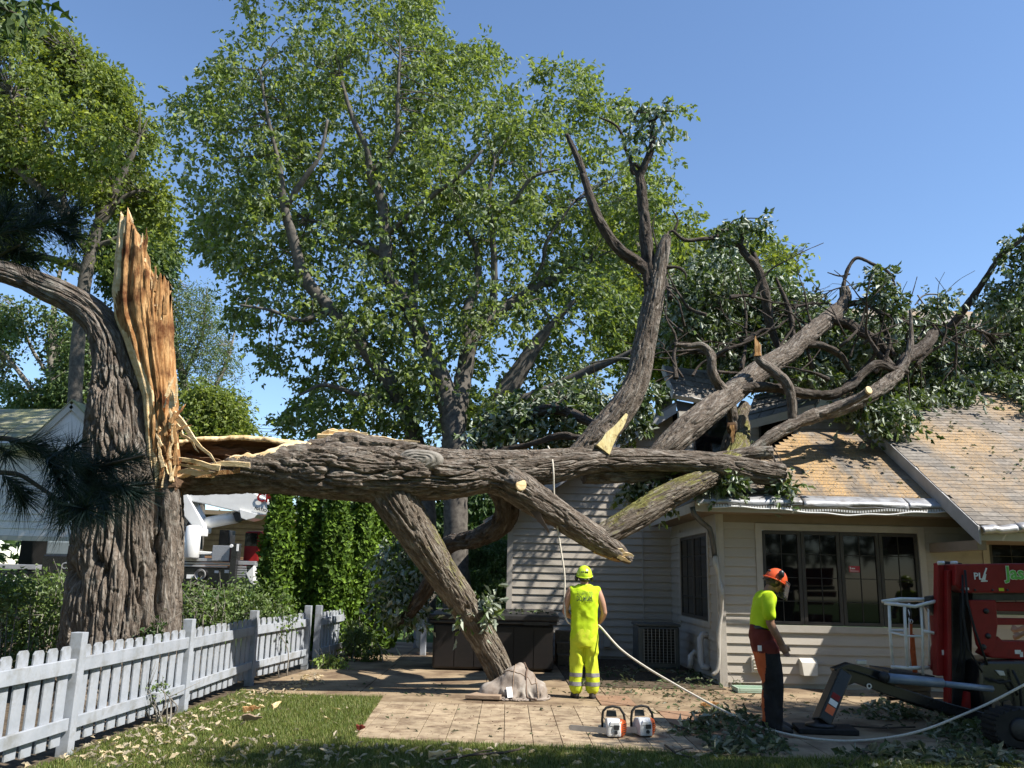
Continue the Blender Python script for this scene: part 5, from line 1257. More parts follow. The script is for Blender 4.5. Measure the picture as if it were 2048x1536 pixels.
# ------------------------------------------------------------------ picket fence
M['white_paint'] = mat('white_fence_paint', (.30, .325, .36), (.37, .39, .425), rough=.55, scale=5, stretch=(1, 1, 1), bump=.15, bscale=35, spec=.35, objvar=.05, c3=(.23, .235, .23), s3=4, t3=.57)
def picketmesh(h, w=.152, t=.019):
    c = .028
    b = MB(); b.prism([(-t, -w/2, 0), (-t, w/2, 0), (-t, w/2, h - c), (-t, w/2 - c, h), (-t, -w/2 + c, h), (-t, -w/2, h - c)], (t, 0, 0)); return b
pk_me = picketmesh(.86).mesh('picket', M['white_paint'], bevel=.003)
post_b = MB(); post_b.box((-.057, -.057, -.05), (.057, .057, 1.05)); post_me = post_b.mesh('post', M['white_paint'], bevel=.006)
def fence(label, posts, flip=False, hs=1.0):
    f = thing('picket_fence', label, 'fence', (*posts[0], 0))
    for p in posts:
        inst('post', post_me, Matrix.Translation((*p, 0)) @ Matrix.Rotation(R(rng.normal(-3, 1)), 4, 'Z') @ Matrix.Rotation(R(rng.normal(0, .5)), 4, 'X'), f)
    for a, b_ in zip(posts, posts[1:]):
        a, b_ = Vector((*a, 0)), Vector((*b_, 0)); d = (b_ - a); ln = d.length; d.normalize()
        if ln < .5: continue
        ang = math.atan2(d.y, d.x) - math.pi / 2
        q = Matrix.Rotation(ang, 4, 'Z')
        for z0, z1 in ((.20, .305), (.70, .825)):
            bb = MB(); bb.box((.003, .062, z0), (.041, ln - .062, z1)); me = bb.mesh('rail', M['white_paint'], bevel=.004)
            inst('rail', me, Matrix.Translation(a) @ q @ Matrix.Rotation(R(rng.normal(0, .25)), 4, 'X'), f)
        n = int((ln - .12) / .208)
        for k in range(n):
            y = .062 + (ln - .124) * (k + .5) / n
            inst('picket', pk_me, Matrix.Translation(a) @ q @ Matrix.Translation((0, y, .07 + rng.normal(0, .006))) @ Matrix.Rotation(R(rng.normal(0, .6)), 4, 'X'), f)
    return f
fence('long white picket fence in front of the broken oak trunk', [(-4.10, 5.8), (-3.98, 8.35), (-3.86, 10.89), (-3.81, 13.46), (-3.52, 15.79)])
q5 = gp(697, 1310); q6 = (q5.x + .1, q5.y + 2.2)
fence('short white picket section half hidden by plants below the arborvitae', [(-3.37, 15.99), (q5.x, q5.y)])
fence('white gate post and pickets beside the black hot tub', [(-1.72, 18.6), (-2.05, 20.4)])

# ------------------------------------------------------------------ arborvitae, bushes, garden plants
def arbor(u, D, h, rad, seed, label):
    r = np.random.default_rng(seed)
    p = at(u, 1150, D); x, y = p.x, p.y
    t = thing('arborvitae', label, 'tree', (x, y, 0), 0, 'arborvitae row behind the fence')
    V, Q, T = tube(np.array([(x, y, -.05, .07), (x, y, h * .5, .05), (x, y, h * .96, .01)]), 8, 12); npobj('trunk', V, [Q, T], M['bark_dark'], t)
    n = 8200
    z = r.uniform(.02, 1, n) ** .9; a = r.uniform(0, 2 * math.pi, n)
    prof = np.interp(z, [0, .08, .3, .6, .85, 1], [.8, 1, 1, .82, .48, .05])
    lumpn = .30 * fbm(np.stack([np.cos(a) * 2.4, np.sin(a) * 2.4, z * h * 2.0], 1), 3, seed)
    rr = rad * prof * (1 + lumpn) * (1 - .35 * r.uniform(0, 1, n) ** 2.2)
    C = np.stack([x + rr * np.cos(a), y + rr * np.sin(a), z * h], 1)
    N = unit(np.stack([np.cos(a), np.sin(a), np.full(n, .25)], 1) + r.normal(0, .55, (n, 3)))
    V, T = leafgeo(C, .115, 'kite', 0, -.9, .1, r, N)
    npobj('foliage', V, [T], M['leaf_arbor'], t, smooth=False)
for k, (u, D, h, rad, lb) in enumerate([(553, 17.6, 3.55, .375, 'leftmost bright green arborvitae beside the crane truck'), (612, 18.0, 3.7, .375, 'second arborvitae from the crane truck'), (668, 17.8, 3.65, .375, 'middle arborvitae above the short fence section'), (722, 18.3, 3.7, .375, 'arborvitae left of the shaded end of the row'), (762, 18.8, 3.3, .375, 'rightmost arborvitae nearest the leaning limb, partly in shade')]):
    arbor(u, D, h, rad, 200 + k, lb)
def bush(name, label, poly, D, half, ncl, per, spread, size, lm, seed, nst=14, kind='kite', cat='bush', thin=-.3, group=None, stem='bark_grey', freq=1.5):
    r = np.random.default_rng(seed)
    cu = sum(p[0] for p in poly) / len(poly); p = at(cu, 1150, D)
    t = thing(name, label, cat, (p.x, p.y, 0), 0, group)
    C = centres(poly, D, half, ncl, r, thin=thin, freq=freq, seed=seed, edge=40)
    lo, hi = C[:, 0].min(), C[:, 0].max(); st = []
    for k in range(nst):
        q = C[r.integers(len(C))]; bx = q[0] + r.normal(0, .12); by = q[1] + r.normal(0, .1)
        st.append(tube(np.array([(bx, by, -.03, .012), ((bx + q[0]) / 2 + r.normal(0, .05), (by + q[1]) / 2, q[2] * .55, .009), (q[0], q[1], q[2], .004)]), 5, 10))
        e = q + r.normal(0, .12, 3) + np.array([0, 0, .12]); st.append(tube(np.array([(*q, .005), (*e, .002)]), 4, 4))
    V, Fc = merge(st); npobj('stem', V, Fc, M[stem], t)
    foliage('foliage', C, per, spread, size, lm, t, kind, r=r)
    return t
bush('hedge_bush', 'leafy hedge bush at the left edge behind the picket fence', [(-80, 1160), (10, 1150), (60, 1165), (75, 1330), (-80, 1350)], 12.6, .7, 330, 13, .13, .075, M['leaf_bush'], 301, 26)
bush('hedge_bush', 'twiggy hedge bush touching the left side of the broken trunk', [(50, 1165), (100, 1150), (160, 1160), (165, 1310), (60, 1325)], 13.4, .6, 240, 12, .13, .075, M['leaf_bush'], 302, 30)
bush('hedge_bush', 'half bare hedge bush right of the broken trunk below the crane truck', [(345, 1185), (400, 1165), (450, 1180), (455, 1250), (345, 1265)], 14.0, .6, 120, 12, .12, .07, M['leaf_bush'], 303, 34)
bush('hedge_bush', 'dark hedge bush between the crane truck and the arborvitae row', [(440, 1180), (500, 1165), (560, 1190), (590, 1240), (570, 1260), (440, 1255)], 14.6, .6, 150, 12, .12, .07, M['leaf_bush'], 304, 26)
bush('leafy_perennial', 'lime green plant at the foot of the double fence posts', [(630, 1312), (655, 1303), (690, 1312), (695, 1335), (640, 1342)], 15.75, .22, 36, 10, .06, .085, M['leaf_lime'], 305, 10, 'oak', 'plant')
bush('leafy_perennial', 'dark green plant spilling over the patio edge below the arborvitae', [(690, 1250), (720, 1240), (745, 1262), (765, 1300), (745, 1322), (690, 1325)], 17.2, .4, 90, 10, .09, .09, M['leaf_bush'], 306, 16, 'oak', 'plant')
bush('ivy', 'small ivy climbing the foot of the broken oak trunk', [(292, 1225), (318, 1205), (330, 1240), (325, 1285), (300, 1295), (288, 1260)], 11.02, .04, 34, 4, .05, .075, M['leaf_dark'], 307, 8, 'maple', 'climbing plant')
bush('fence_vine', 'thin green vine growing at the foot of the second fence section', [(225, 1375), (300, 1365), (350, 1370), (340, 1400), (270, 1420), (225, 1420)], 9.9, .1, 22, 5, .05, .045, M['leaf_bush'], 308, 9, 'kite', 'plant')
bush('leafy_sapling', 'tiny seedling standing against the house wall above the mint tray', [(1465, 1362), (1480, 1360), (1476, 1384), (1470, 1384)], 14.25, .04, 10, 4, .03, .05, M['leaf_dark'], 309, 3, 'kite', 'plant')

# ------------------------------------------------------------------ buildings and vehicles beyond the fence
def pbx(mb, u0, v0, u1, v1, D, dep):
    um = (u0 + u1) / 2; vm = (v0 + v1) / 2
    xa, xb = at(u0, vm, D).x, at(u1, vm, D).x; zt, zb_ = at(um, v0, D).z, at(um, v1, D).z
    mb.box((min(xa, xb), D, min(zt, zb_)), (max(xa, xb), D + dep, max(zt, zb_))); return mb
def ppoly(mb, pts, D, dep): mb.prism([at(u, v, D) for u, v in pts], (0, dep, 0)); return mb
M['white_siding'] = mat('white_lap_siding', (.60, .57, .55), (.68, .65, .63), rough=.6, scale=3, spec=.3, objvar=.03)
M['moss_shingle'] = shinglemat('mossy_shingle', (.20, .19, .14), (.30, .29, .21), (.30, .29, .10), .5)
M['black_paint'] = mat('black_vehicle_paint', (.012, .012, .013), (.02, .02, .021), rough=.25, scale=3, spec=.5)
M['rubber'] = mat('black_rubber', (.014, .014, .014), (.025, .025, .025), rough=.75, scale=10, spec=.3, bump=.2)
M['grey_paint'] = mat('grey_green_panel', (.17, .20, .20), (.21, .24, .24), rough=.4, scale=3)
M['steel_dark'] = mat('dark_steel', (.02, .02, .022), (.04, .04, .042), rough=.45, scale=8, metal=.3)
M['steel'] = mat('galvanised_steel', (.38, .38, .39), (.5, .5, .51), rough=.4, scale=8, metal=.5)
M['crane_white'] = mat('crane_white_paint', (.66, .66, .64), (.74, .74, .72), rough=.35, scale=4, c3=(.5, .48, .44), s3=3, t3=.68)
M['tread'] = mat('diamond_plate', (.30, .31, .33), (.44, .45, .47), rough=.4, scale=60, metal=.5, bump=.6, bscale=90)
M['red_paint'] = mat('red_machine_paint', (.19, .006, .006), (.25, .009, .009), rough=.5, scale=4, spec=.3, c3=(.12, .006, .006), s3=4, t3=.66)
M['brick_wood'] = mat('orange_wood_siding', (.36, .19, .11), (.46, .26, .16), rough=.7, scale=4)
ga = thing('garage', 'white sided garage with mossy roof behind the pine branch', 'garage', (-15, 27, 0))
GD = 26.0
xl, xr = at(-160, 950, GD).x, at(200, 950, GD).x
zt, zh = at(80, 884, GD).z, at(60, 1072, GD).z
b = MB(); b.box((xl, GD, zh), (xr, GD + .15, zt)); gwall = b.build('wall', M['white_siding'], ga)
b = MB(); b.box((xr - .5, GD + .002, -.1), (xr, GD + .15, zh - .002)); b.box((xl, GD + 6, -.1), (xr, GD + 6.1, zt)); b.box((xr - .1, GD + .16, -.1), (xr, GD + 6, zt)); b.build('back_wall', M['interior'], ga)
n = 13; st_ = (zt - zh) / n
for k in range(n):
    b = MB(); z = zh + k * st_
    b.add([(xl, GD - .002, z), (xl, GD - .032, z), (xl, GD - .008, z + st_ - .004), (xl, GD - .002, z + st_ - .004), (xr, GD - .002, z), (xr, GD - .032, z), (xr, GD - .008, z + st_ - .004), (xr, GD - .002, z + st_ - .004)], [(0, 1, 5, 4), (1, 2, 6, 5), (2, 3, 7, 6), (3, 0, 4, 7), (0, 3, 2, 1), (4, 5, 6, 7)])
    b.build('siding_board', M['white_siding'], gwall)
b = MB(); b.box((xl, GD - .04, zh - .14), (xr, GD + .1, zh - .004)); b.build('door_header', M['trim'], ga)
e0, e1 = at(-160, 893, GD - .4), at(60, 893, GD - .4); r0, r1 = at(-160, 818, GD + 4), at(145, 814, GD + 4)
roofp = MB(); roofp.prism([e0, Vector((xr, e1.y, e1.z)), Vector((xr, r1.y, r1.z)), r0], (0, 0, -.1)); groof = roofp.build('roof', M['moss_shingle'], ga)
for k in range(9):
    t0, t1 = k / 9, (k + 1.12) / 9
    P0, P1 = Vector((e0.x, e0.y + (r0.y - e0.y) * t0, e0.z + (r0.z - e0.z) * t0)), Vector((e0.x, e0.y + (r0.y - e0.y) * t1, e0.z + (r0.z - e0.z) * t1))
    x = e0.x; 
    while x < xr - .1:
        w = min(1.1 + .5 * rng.random(), xr - x)
        b = MB(); b.prism([(x, P0.y, P0.z + .05), (x + w - .02, P0.y, P0.z + .05 + rng.normal(0, .008)), (x + w - .02, P1.y, P1.z + .01), (x, P1.y, P1.z + .01)], (0, 0, .025)); b.build('shingle', M['moss_shingle'], groof); x += w
ap, f0, f1 = at(145, 812, GD - .55), at(50, 900, GD - .55), at(236, 905, GD - .55)
b = MB(); b.prism([ap + Vector((0, 0, -.1)), f0 + Vector((.1, 0, 0)), f1 + Vector((-.1, 0, 0))], (0, .45, 0)); b.build('gable', M['white_siding'], ga)
for f in (f0, f1):
    b = MB(); b.bar(ap + Vector((0, -.05, .02)), f + Vector((0, -.05, .02)), .05, .20, (0, 0, 1)); b.build('rake_board', M['trim'], ga)
    b = MB(); q = [ap + Vector((0, -.1, .14)), f + Vector((0, -.1, .14)), f + Vector((0, 3.6, .14)), ap + Vector((0, 3.6, .14))]; b.prism(q, (0, 0, .05)); b.build('gable_roof', M['moss_shingle'], ga)

def wheel(parent, p, r, w, hub):
    Mx = Matrix.Translation(p) @ Matrix.Rotation(R(90), 4, 'Y')
    b = MB(); b.lathe([(r * .58, -w/2), (r * .9, -w/2), (r, -w * .3), (r, w * .3), (r * .9, w/2), (r * .58, w/2)], 24, Mx); wh = b.build('wheel', M['rubber'], parent, smooth=True)
    b = MB(); b.lathe([(0, -w * .3), (r * .5, -w * .34), (r * .575, -w * .45), (r * .575, w * .45), (r * .5, w * .34), (0, w * .3)], 20, Mx); b.build('rim', hub, wh, smooth=True)
# black work truck with lettering, seen from behind
TD = 19.5
tr = thing('work_truck', 'black pickup truck with white lettering behind the hedge', 'truck', tuple(at(160, 1150, TD + 2) * 1)[:2] + (0,))
xa, xb = at(80, 1130, TD).x, at(248, 1130, TD).x
zt = at(120, 1110, TD).z
b = MB(); b.box((xa, TD + .05, .55), (xb, TD + 2.3, zt - .02)); b.build('bed', M['black_paint'], tr, bevel=.05)
b = MB(); b.box((xa + .05, TD - .02, .75), (xb - .05, TD + .045, zt)); b.build('tailgate', M['black_paint'], tr, bevel=.03)
pa = at(97, 1082, TD + .3); b = MB(); b.box((pa.x, TD + .25, zt), (xb - .2, TD + 1.9, pa.z)); b.build('cargo_box', M['grey_paint'], tr, bevel=.03)
b = MB(); b.box((xa + .15, TD + 2.35, .6), (xb - .15, TD + 4.6, 2.05)); b.build('cab', M['black_paint'], tr, bevel=.15)
b = MB(); b.box((xa, TD - .12, .5), (xb, TD - .03, .68)); b.build('bumper', M['steel_dark'], tr, bevel=.02)
for x in (xa + .16, xb - .16):
    for y in (TD + 1.1, TD + 3.9): wheel(tr, (x, y, .4), .4, .26, M['steel'])
text('CRAI', .20, Matrix.Translation((at(142, 1132, TD).x, TD - .024, at(142, 1132, TD).z)) @ FACE_CAM, M['steel'], tr, ext=.003, offset=.003, shear=.15)
ft = thing('flatbed_trailer', 'low dark trailer parked inside the open garage', 'trailer', tuple(at(30, 1150, 21))[:2] + (0,))
b = MB(); pbx(b, -60, 1128, 72, 1138, 21, 2.5); b.build('deck', M['steel'], ft, bevel=.01)
b = MB(); pbx(b, -60, 1141, 72, 1158, 21.05, 2.3); b.build('frame', M['steel_dark'], ft)
b = MB(); pbx(b, 10, 1150, 30, 1163, 20.95, .04); b.build('plate', M['white_print'], ft)
for u in (0, 60): wheel(ft, (at(u, 1150, 22).x, 22, .36), .36, .24, M['steel'])

# crane truck
CD = 19.2
cr = thing('crane_truck', 'white and black crane truck parked behind the fallen trunk', 'crane truck', tuple(at(430, 1150, CD + 1))[:2] + (0,))
b = MB(); pbx(b, 300, 1134, 470, 1172, CD, 1.8); pbx(b, 300, 1172, 520, 1180, CD + .1, 1.6); b.build('chassis', M['black_paint'], cr, bevel=.02)
b = MB(); pbx(b, 300, 1116, 445, 1122, CD - .05, 2.2); pbx(b, 300, 1124, 462, 1128.5, CD - .03, 2.2); pbx(b, 300, 1130, 455, 1133.5, CD - .04, 2.2); pbx(b, 474, 1122, 510, 1130, CD - .03, 2.2); b.build('deck', M['steel'], cr, bevel=.008)
for k in range(5):
    b = MB(); pbx(b, 474, 1132 + k * 5, 492, 1135.5 + k * 5, CD - .04 + .001 * k, .4); b.build('step', M['steel'], cr)
b = MB(); ppoly(b, [(355, 985), (372, 985), (408, 1052), (408, 1064), (398, 1068), (366, 1030), (366, 1090), (378, 1100), (425, 1104), (426, 1109), (352, 1109), (352, 1000)], CD + .2, .5); b.build('turret', M['crane_white'], cr, bevel=.015)
b = MB(); ppoly(b, [(366, 1032), (396, 1068), (396, 1098), (366, 1090)], CD + .5, .3); b.build('turret_recess', M['steel_dark'], cr)
b = MB()
for k in range(5): b.rod([at(369 + k * 3, 1062, CD + .3), at(378 + k * 4, 1042 + k * 3, CD + .22), at(390 + k, 1060, CD + .3), at(383 + k * 2, 1090, CD + .35)], .018, 6)
tag(b.build('hose', M['rubber'], cr, smooth=True), kind='stuff')
b = MB(); c = at(385, 1084, CD - .1); b.lathe([(0, .36), (.1, .36), (.16, .33), (.165, -.32), (.14, -.36), (0, -.36)], 20, Matrix.Translation(c)); b.build('tank', M['crane_white'], cr, smooth=True)
b = MB(); pbx(b, 399, 1058, 410, 1072, CD, .2); b.build('control_box', M['crane_white'], cr, bevel=.01)
b = MB(); pbx(b, 376, 1108, 394, 1117, CD + .4, .5); b.build('turntable', M['crane_white'], cr)
b = MB(); ppoly(b, [(352, 965), (470, 965), (540, 1004), (560, 1018), (560, 1030), (500, 1030), (460, 1020), (400, 1006), (372, 1000), (352, 995)], CD + .25, .55); b.build('boom', M['crane_white'], cr, bevel=.02)
b = MB(); ppoly(b, [(478, 1018), (515, 1028), (508, 1036), (492, 1040), (482, 1036)], CD + .2, .66); b.build('boom_bracket', M['crane_white'], cr, bevel=.01)
b = MB(); pbx(b, 482, 972, 520, 1000, CD + 1.0, .6); b.build('winch_housing', M['steel'], cr, bevel=.02)
V, Q, T = tube(np.array([(*at(404, 1048, CD + .5), .13), (*at(474, 1034, CD + .5), .135)]), 18, 4); npobj('lift_cylinder', V, [Q, T], M['crane_white'], cr)
b = MB(); b.bar(at(472, 1036, CD + .45), at(486, 1030, CD + .45), .26, .2); b.build('cylinder_mount', M['steel_dark'], cr)
text('CRA', .27, Matrix.Translation((at(537, 996, CD + .2).x, CD + .21, at(537, 996, CD + .2).z)) @ FACE_CAM, M['red_paint'], cr, ext=.004, offset=.008)
text('NATIO', .09, Matrix.Translation((at(521, 1019, CD + .2).x, CD + .215, at(521, 1019, CD + .2).z)) @ Matrix.Rotation(R(12), 4, 'Y') @ FACE_CAM, M['black_paint'], cr, ext=.003, offset=.003)
text('P', .3, Matrix.Translation((at(462, 999, CD + .2).x, CD + .235, at(462, 999, CD + .2).z)) @ FACE_CAM, M['steel_dark'], cr, ext=.003, offset=.004) if False else None
b = MB(); pbx(b, 424, 1091, 459, 1122, CD - .1, .7); b.build('tool_box', M['tread'], cr, bevel=.01)
b = MB(); pbx(b, 459, 1087, 471, 1178, CD - .2, .3); b.build('outrigger', M['black_paint'], cr, bevel=.01)
b = MB(); c = at(463, 1092, CD - .21); b.lathe([(0, .02), (.035, .02), (.04, 0)], 12, Matrix.Translation(c) @ Matrix.Rotation(R(90), 4, 'X')); pbx(b, 473, 1088, 477, 1102, CD - .205, .02); b.build('marker', M['white_print'], cr)
b = MB(); pbx(b, 486, 1062, 522, 1140, CD + .9, 1.4); b.build('cab', M['red_paint'], cr, bevel=.08)
b = MB(); pbx(b, 490, 1066, 514, 1092, CD + .885, .012); b.build('cab_window', M['pane'], cr)
b = MB(); pbx(b, 438, 1060, 457, 1090, CD + 1, .5); b.build('grille', M['steel_dark'], cr, bevel=.01)
b = MB(); pbx(b, 373, 1149, 387, 1157, CD - .02, .015); pbx(b, 429, 1141, 437, 1146, CD - .02, .015); pbx(b, 449, 1140, 458, 1146, CD - .02, .015); b.build('sign_plate', M['white_print'], cr)
b = MB(); c = at(402, 1149, CD - .03); b.lathe([(.075, 0), (.115, .02), (.12, .05), (.115, .08)], 18, Matrix.Translation(c) @ Matrix.Rotation(R(90), 4, 'X')); b.build('reel', M['steel'], cr, smooth=True)
for u in (330, 420, 510): wheel(cr, (at(u, 1200, CD + .9).x, CD + .9, .5), .5, .3, M['white_metal'])
# white forked thing below the truck: fender
b = MB(); ppoly(b, [(491, 1148), (508, 1130), (508, 1170), (500, 1166)], CD - .05, .3); b.build('fender', M['crane_white'], cr, bevel=.02)
nb = thing('neighbour_house', 'orange brown wooden house glimpsed behind the crane truck', 'house', tuple(at(430, 1150, 40))[:2] + (0,))
b = MB(); pbx(b, 372, 1030, 560, 1150, 40, 6); w_ = b.build('wall', M['brick_wood'], nb)
for k in range(9):
    b = MB(); pbx(b, 372, 1034 + k * 12, 560, 1044.6 + k * 12, 39.9, .08); b.build('siding_board', M['brick_wood'], w_)
b = MB(); ppoly(b, [(380, 1018), (560, 1026), (560, 1034), (380, 1027)], 39.3, 7); b.build('roof', M['soffit'], nb)
# wires far beyond
for k, v in enumerate((858, 864, 870)):
    w_ = thing('power_line', ['topmost', 'middle', 'lowest'][k] + ' of three thin power lines over the torn trunk', 'wire', tuple(at(560, v, 60)), 0, 'power lines')
    b = MB(); b.rod([at(380 + 620 * t, v - 8 + 14 * t + 6 * math.sin(t * 3), 60 - 3 * t) for t in np.linspace(0, 1, 14)], .018, 5); b.build('cable', M['rubber'], w_)

# ------------------------------------------------------------------ at the house: hot tub, condenser, steps
M['tub_brown'] = mat('dark_brown_tub_cabinet', (.005, .0035, .003), (.010, .006, .005), rough=.5, scale=4, stretch=(1, 1, 4))
M['vinyl'] = mat('dark_vinyl_cover', (.018, .017, .016), (.032, .030, .029), rough=.5, scale=8, bump=.1)
ht = thing('hot_tub', 'black hot tub with folded vinyl cover behind the leaning limb', 'hot tub', (-.2, 16.9, 0))
b = MB(); b.box((-1.30, 15.87, .02), (.84, 17.9, .80)); cab = b.build('cabinet', M['tub_brown'], ht, bevel=.05)
for k in range(6):
    x = -1.26 + k * .35
    b = MB(); b.box((x, 15.852, .06), (x + .335, 15.868, .76)); b.build('panel', M['tub_brown'], cab, bevel=.004)
b = MB(); b.box((-1.36, 15.80, .803), (.90, 17.96, .86)); b.build('rim', M['vinyl'], ht, bevel=.02)
for x0, x1, dz in ((-1.38, -.24, 0), (-.22, .93, .02)):
    b = MB(); b.add([(x0, 15.78, .864), (x1, 15.78, .864), (x1, 17.98, .864), (x0, 17.98, .864), (x0, 15.78, .95 + dz), (x1, 15.78, .955 + dz), (x1, 17.98, .985 + dz), (x0, 17.98, .97 + dz)], [(0, 3, 2, 1), (4, 5, 6, 7), (0, 1, 5, 4), (1, 2, 6, 5), (2, 3, 7, 6), (3, 0, 4, 7)]); b.build('cover', M['vinyl'], ht, bevel=.025)
b = MB(); b.box((.3, 15.76, .80), (.75, 15.775, .86)); b.build('strap', M['vinyl'], ht)
r_ = np.random.default_rng(5)
dl = thing('leaf_debris', 'fallen leaves and twigs lying on the hot tub cover', 'leaves', (.2, 16.5, 1.0)); dl['kind'] = 'stuff'
C = np.stack([r_.uniform(-1.2, .85, 110), r_.uniform(15.9, 17.5, 110), np.full(110, 1.0)], 1)
V, T = leafgeo(C, .13, 'oak', 1.5, .1, .4, r_); npobj('foliage', V, [T], M['leaf_pile'], dl, smooth=False)
M['condenser'] = mat('grey_green_condenser', (.06, .07, .07), (.085, .095, .095), rough=.45, scale=6)
ac = thing('air_conditioner', 'grey air conditioning condenser standing against the house corner', 'air conditioner', (2.75, 16.6, 0))
b = MB(); b.box((2.40, 16.28, .06), (3.16, 17.0, .80)); b.build('cabinet', M['condenser'], ac, bevel=.04)
b = MB(); b.box((2.38, 16.26, .80), (3.18, 17.02, .85)); b.build('top_cover', M['condenser'], ac, bevel=.02)
b = MB(); b.box((2.5, 16.262, .16), (3.06, 16.276, .76)); b.build('grille_recess', M['interior'], ac)
for k in range(12):
    b = MB(); b.box((2.49, 16.245, .17 + k * .05), (3.07, 16.26, .178 + k * .05)); b.build('louver', M['condenser'], ac)
b = MB()
for k in range(9): b.box((2.5 + k * .07, 16.240, .165), (2.506 + k * .07, 16.2445, .76))
b.build('wire_guard', M['steel'], ac)
b = MB(); b.box((2.3, 16.2, .0), (3.25, 17.1, .055)); b.build('pad', M['joint'], ac)
b = MB(); b.box((2.02, 18.5, .25), (2.16, 18.59, .55)); b.build('disconnect_box', M['trim'], house, bevel=.01)
b = MB(); b.rod([(2.85, 18.57, 2.75), (2.86, 18.57, .7)], .012, 6); b.build('conduit', M['trim'], house)
stp = thing('garden_steps', 'low weathered wooden steps between hot tub and house', 'steps', (1.1, 17.6, 0))
for k in range(3):
    b = MB(); b.box((.98, 17.0 + k * .35, .0 if k == 0 else .02), (1.75, 17.32 + k * .35, .2 + k * .2)); b.build('step', M['joint'], stp, bevel=.01)
# mint tray on the ground by the wall
M['mint'] = mat('mint_plastic', (.33, .43, .33), (.39, .49, .39), rough=.45, scale=4)
ty = thing('planter_tray', 'mint green plastic tray lying against the house wall', 'tray', (3.85, 13.75, 0))
b = MB()
for lo, hi in (((3.50, 13.62, .005), (4.12, 14.0, .02)), ((3.50, 13.62, .022), (3.53, 14.0, .075)), ((4.09, 13.62, .022), (4.12, 14.0, .075)), ((3.532, 13.62, .022), (4.088, 13.65, .075)), ((3.532, 13.97, .022), (4.088, 14.0, .075))): b.box(lo, hi)
b.build('tray', M['mint'], ty, bevel=.01)

# ------------------------------------------------------------------ pine branches close to the camera
def shoot(C0, d, n, ln, r, seg=.28):
    n = int(n * 1.6)
    d = Vector(d).normalized(); C0 = Vector(C0); V = []; T = []
    for k in range(n):
        t = r.uniform(.05, 1) ** .8; base = C0 + d * seg * t
        ang = r.uniform(0, 2 * math.pi); x = d.cross(Vector((.3, .4, 1))).normalized(); y = d.cross(x)
        out = (x * math.cos(ang) + y * math.sin(ang))
        dr = (d * r.uniform(.35, 1.3) + out * r.uniform(.5, 1)).normalized() + Vector((0, 0, -.12))
        tip = base + dr * ln * r.uniform(.7, 1.15); sd = dr.cross(Vector((r.normal(), r.normal(), r.normal()))).normalized() * .0021
        i = len(V); V += [base - sd, base + sd, tip]; T.append((i, i + 1, i + 2))
    return V, T
def pine(label, stems, shoots, D, seed):
    r = np.random.default_rng(seed)
    p = at(*stems[0][0], D); t = thing('pine_branch', label, 'pine branch', tuple(p))
    st = [tube(pathr([at(u, v, D + .1 * math.sin(i)) for i, (u, v) in enumerate(s)], np.linspace(.016, .006, len(s))), 6, 24) for s in stems]
    V, Fc = merge(st); npobj('stem', V, Fc, M['bark_dark'], t)
    VV, TT = [], []
    for (u, v, du, dv, n) in shoots:
        dd = r.uniform(-.35, .35)
        a = at(u, v, D + dd); b_ = at(u + du, v + dv, D + dd + r.uniform(-.15, .15))
        V, T = shoot(a, b_ - a, n, .20, r, (b_ - a).length)
        o = len(VV); VV += [tuple(q) for q in V]; TT += [tuple(np.array(q) + o) for q in T]
    npobj('needles', np.array(VV), [np.array(TT)], M['needle'], t, smooth=False)
pine('dark pine branch with long needles above the bark limb at the left edge', [[(-120, 470), (-20, 468), (60, 455), (130, 445)], [(-100, 560), (-20, 520), (40, 490)]],
     [(-30, 470, 60, -10, 170), (30, 460, 60, -14, 170), (85, 452, 60, -12, 170), (40, 470, 40, -55, 130), (-10, 480, 30, -70, 120), (95, 450, 50, 25, 110), (-20, 520, 60, -22, 150), (10, 500, 55, 20, 110), (60, 450, 25, -50, 110), (120, 447, 40, -30, 80), (-40, 430, 50, -20, 110)], 4.2, 401)
pine('dark pine branch with long needles hanging across the broken trunk', [[(-120, 930), (0, 945), (40, 950), (95, 985), (135, 1010), (175, 1012)], [(-60, 880), (20, 878), (90, 905), (160, 935), (230, 925), (290, 910)], [(150, 935), (190, 975), (250, 975), (310, 965)]],
     [(10, 880, 70, 12, 150), (70, 895, 60, 25, 160), (120, 920, 60, 15, 170), (165, 935, 60, -4, 170), (215, 928, 60, -14, 150), (150, 940, 35, 55, 150), (185, 970, 55, 6, 150), (240, 975, 55, -8, 140), (90, 905, 30, 60, 130), (130, 930, 10, 60, 140), (200, 975, 10, 45, 120), (0, 945, 45, 40, 110), (30, 952, 20, 50, 100), (95, 985, 30, 40, 90), (135, 1010, 40, 8, 110), (160, 940, 50, 30, 140), (100, 910, 55, -20, 110), (225, 960, 50, 30, 110), (-20, 880, 40, 30, 90), (130, 1005, 5, 40, 80)], 4.3, 402)
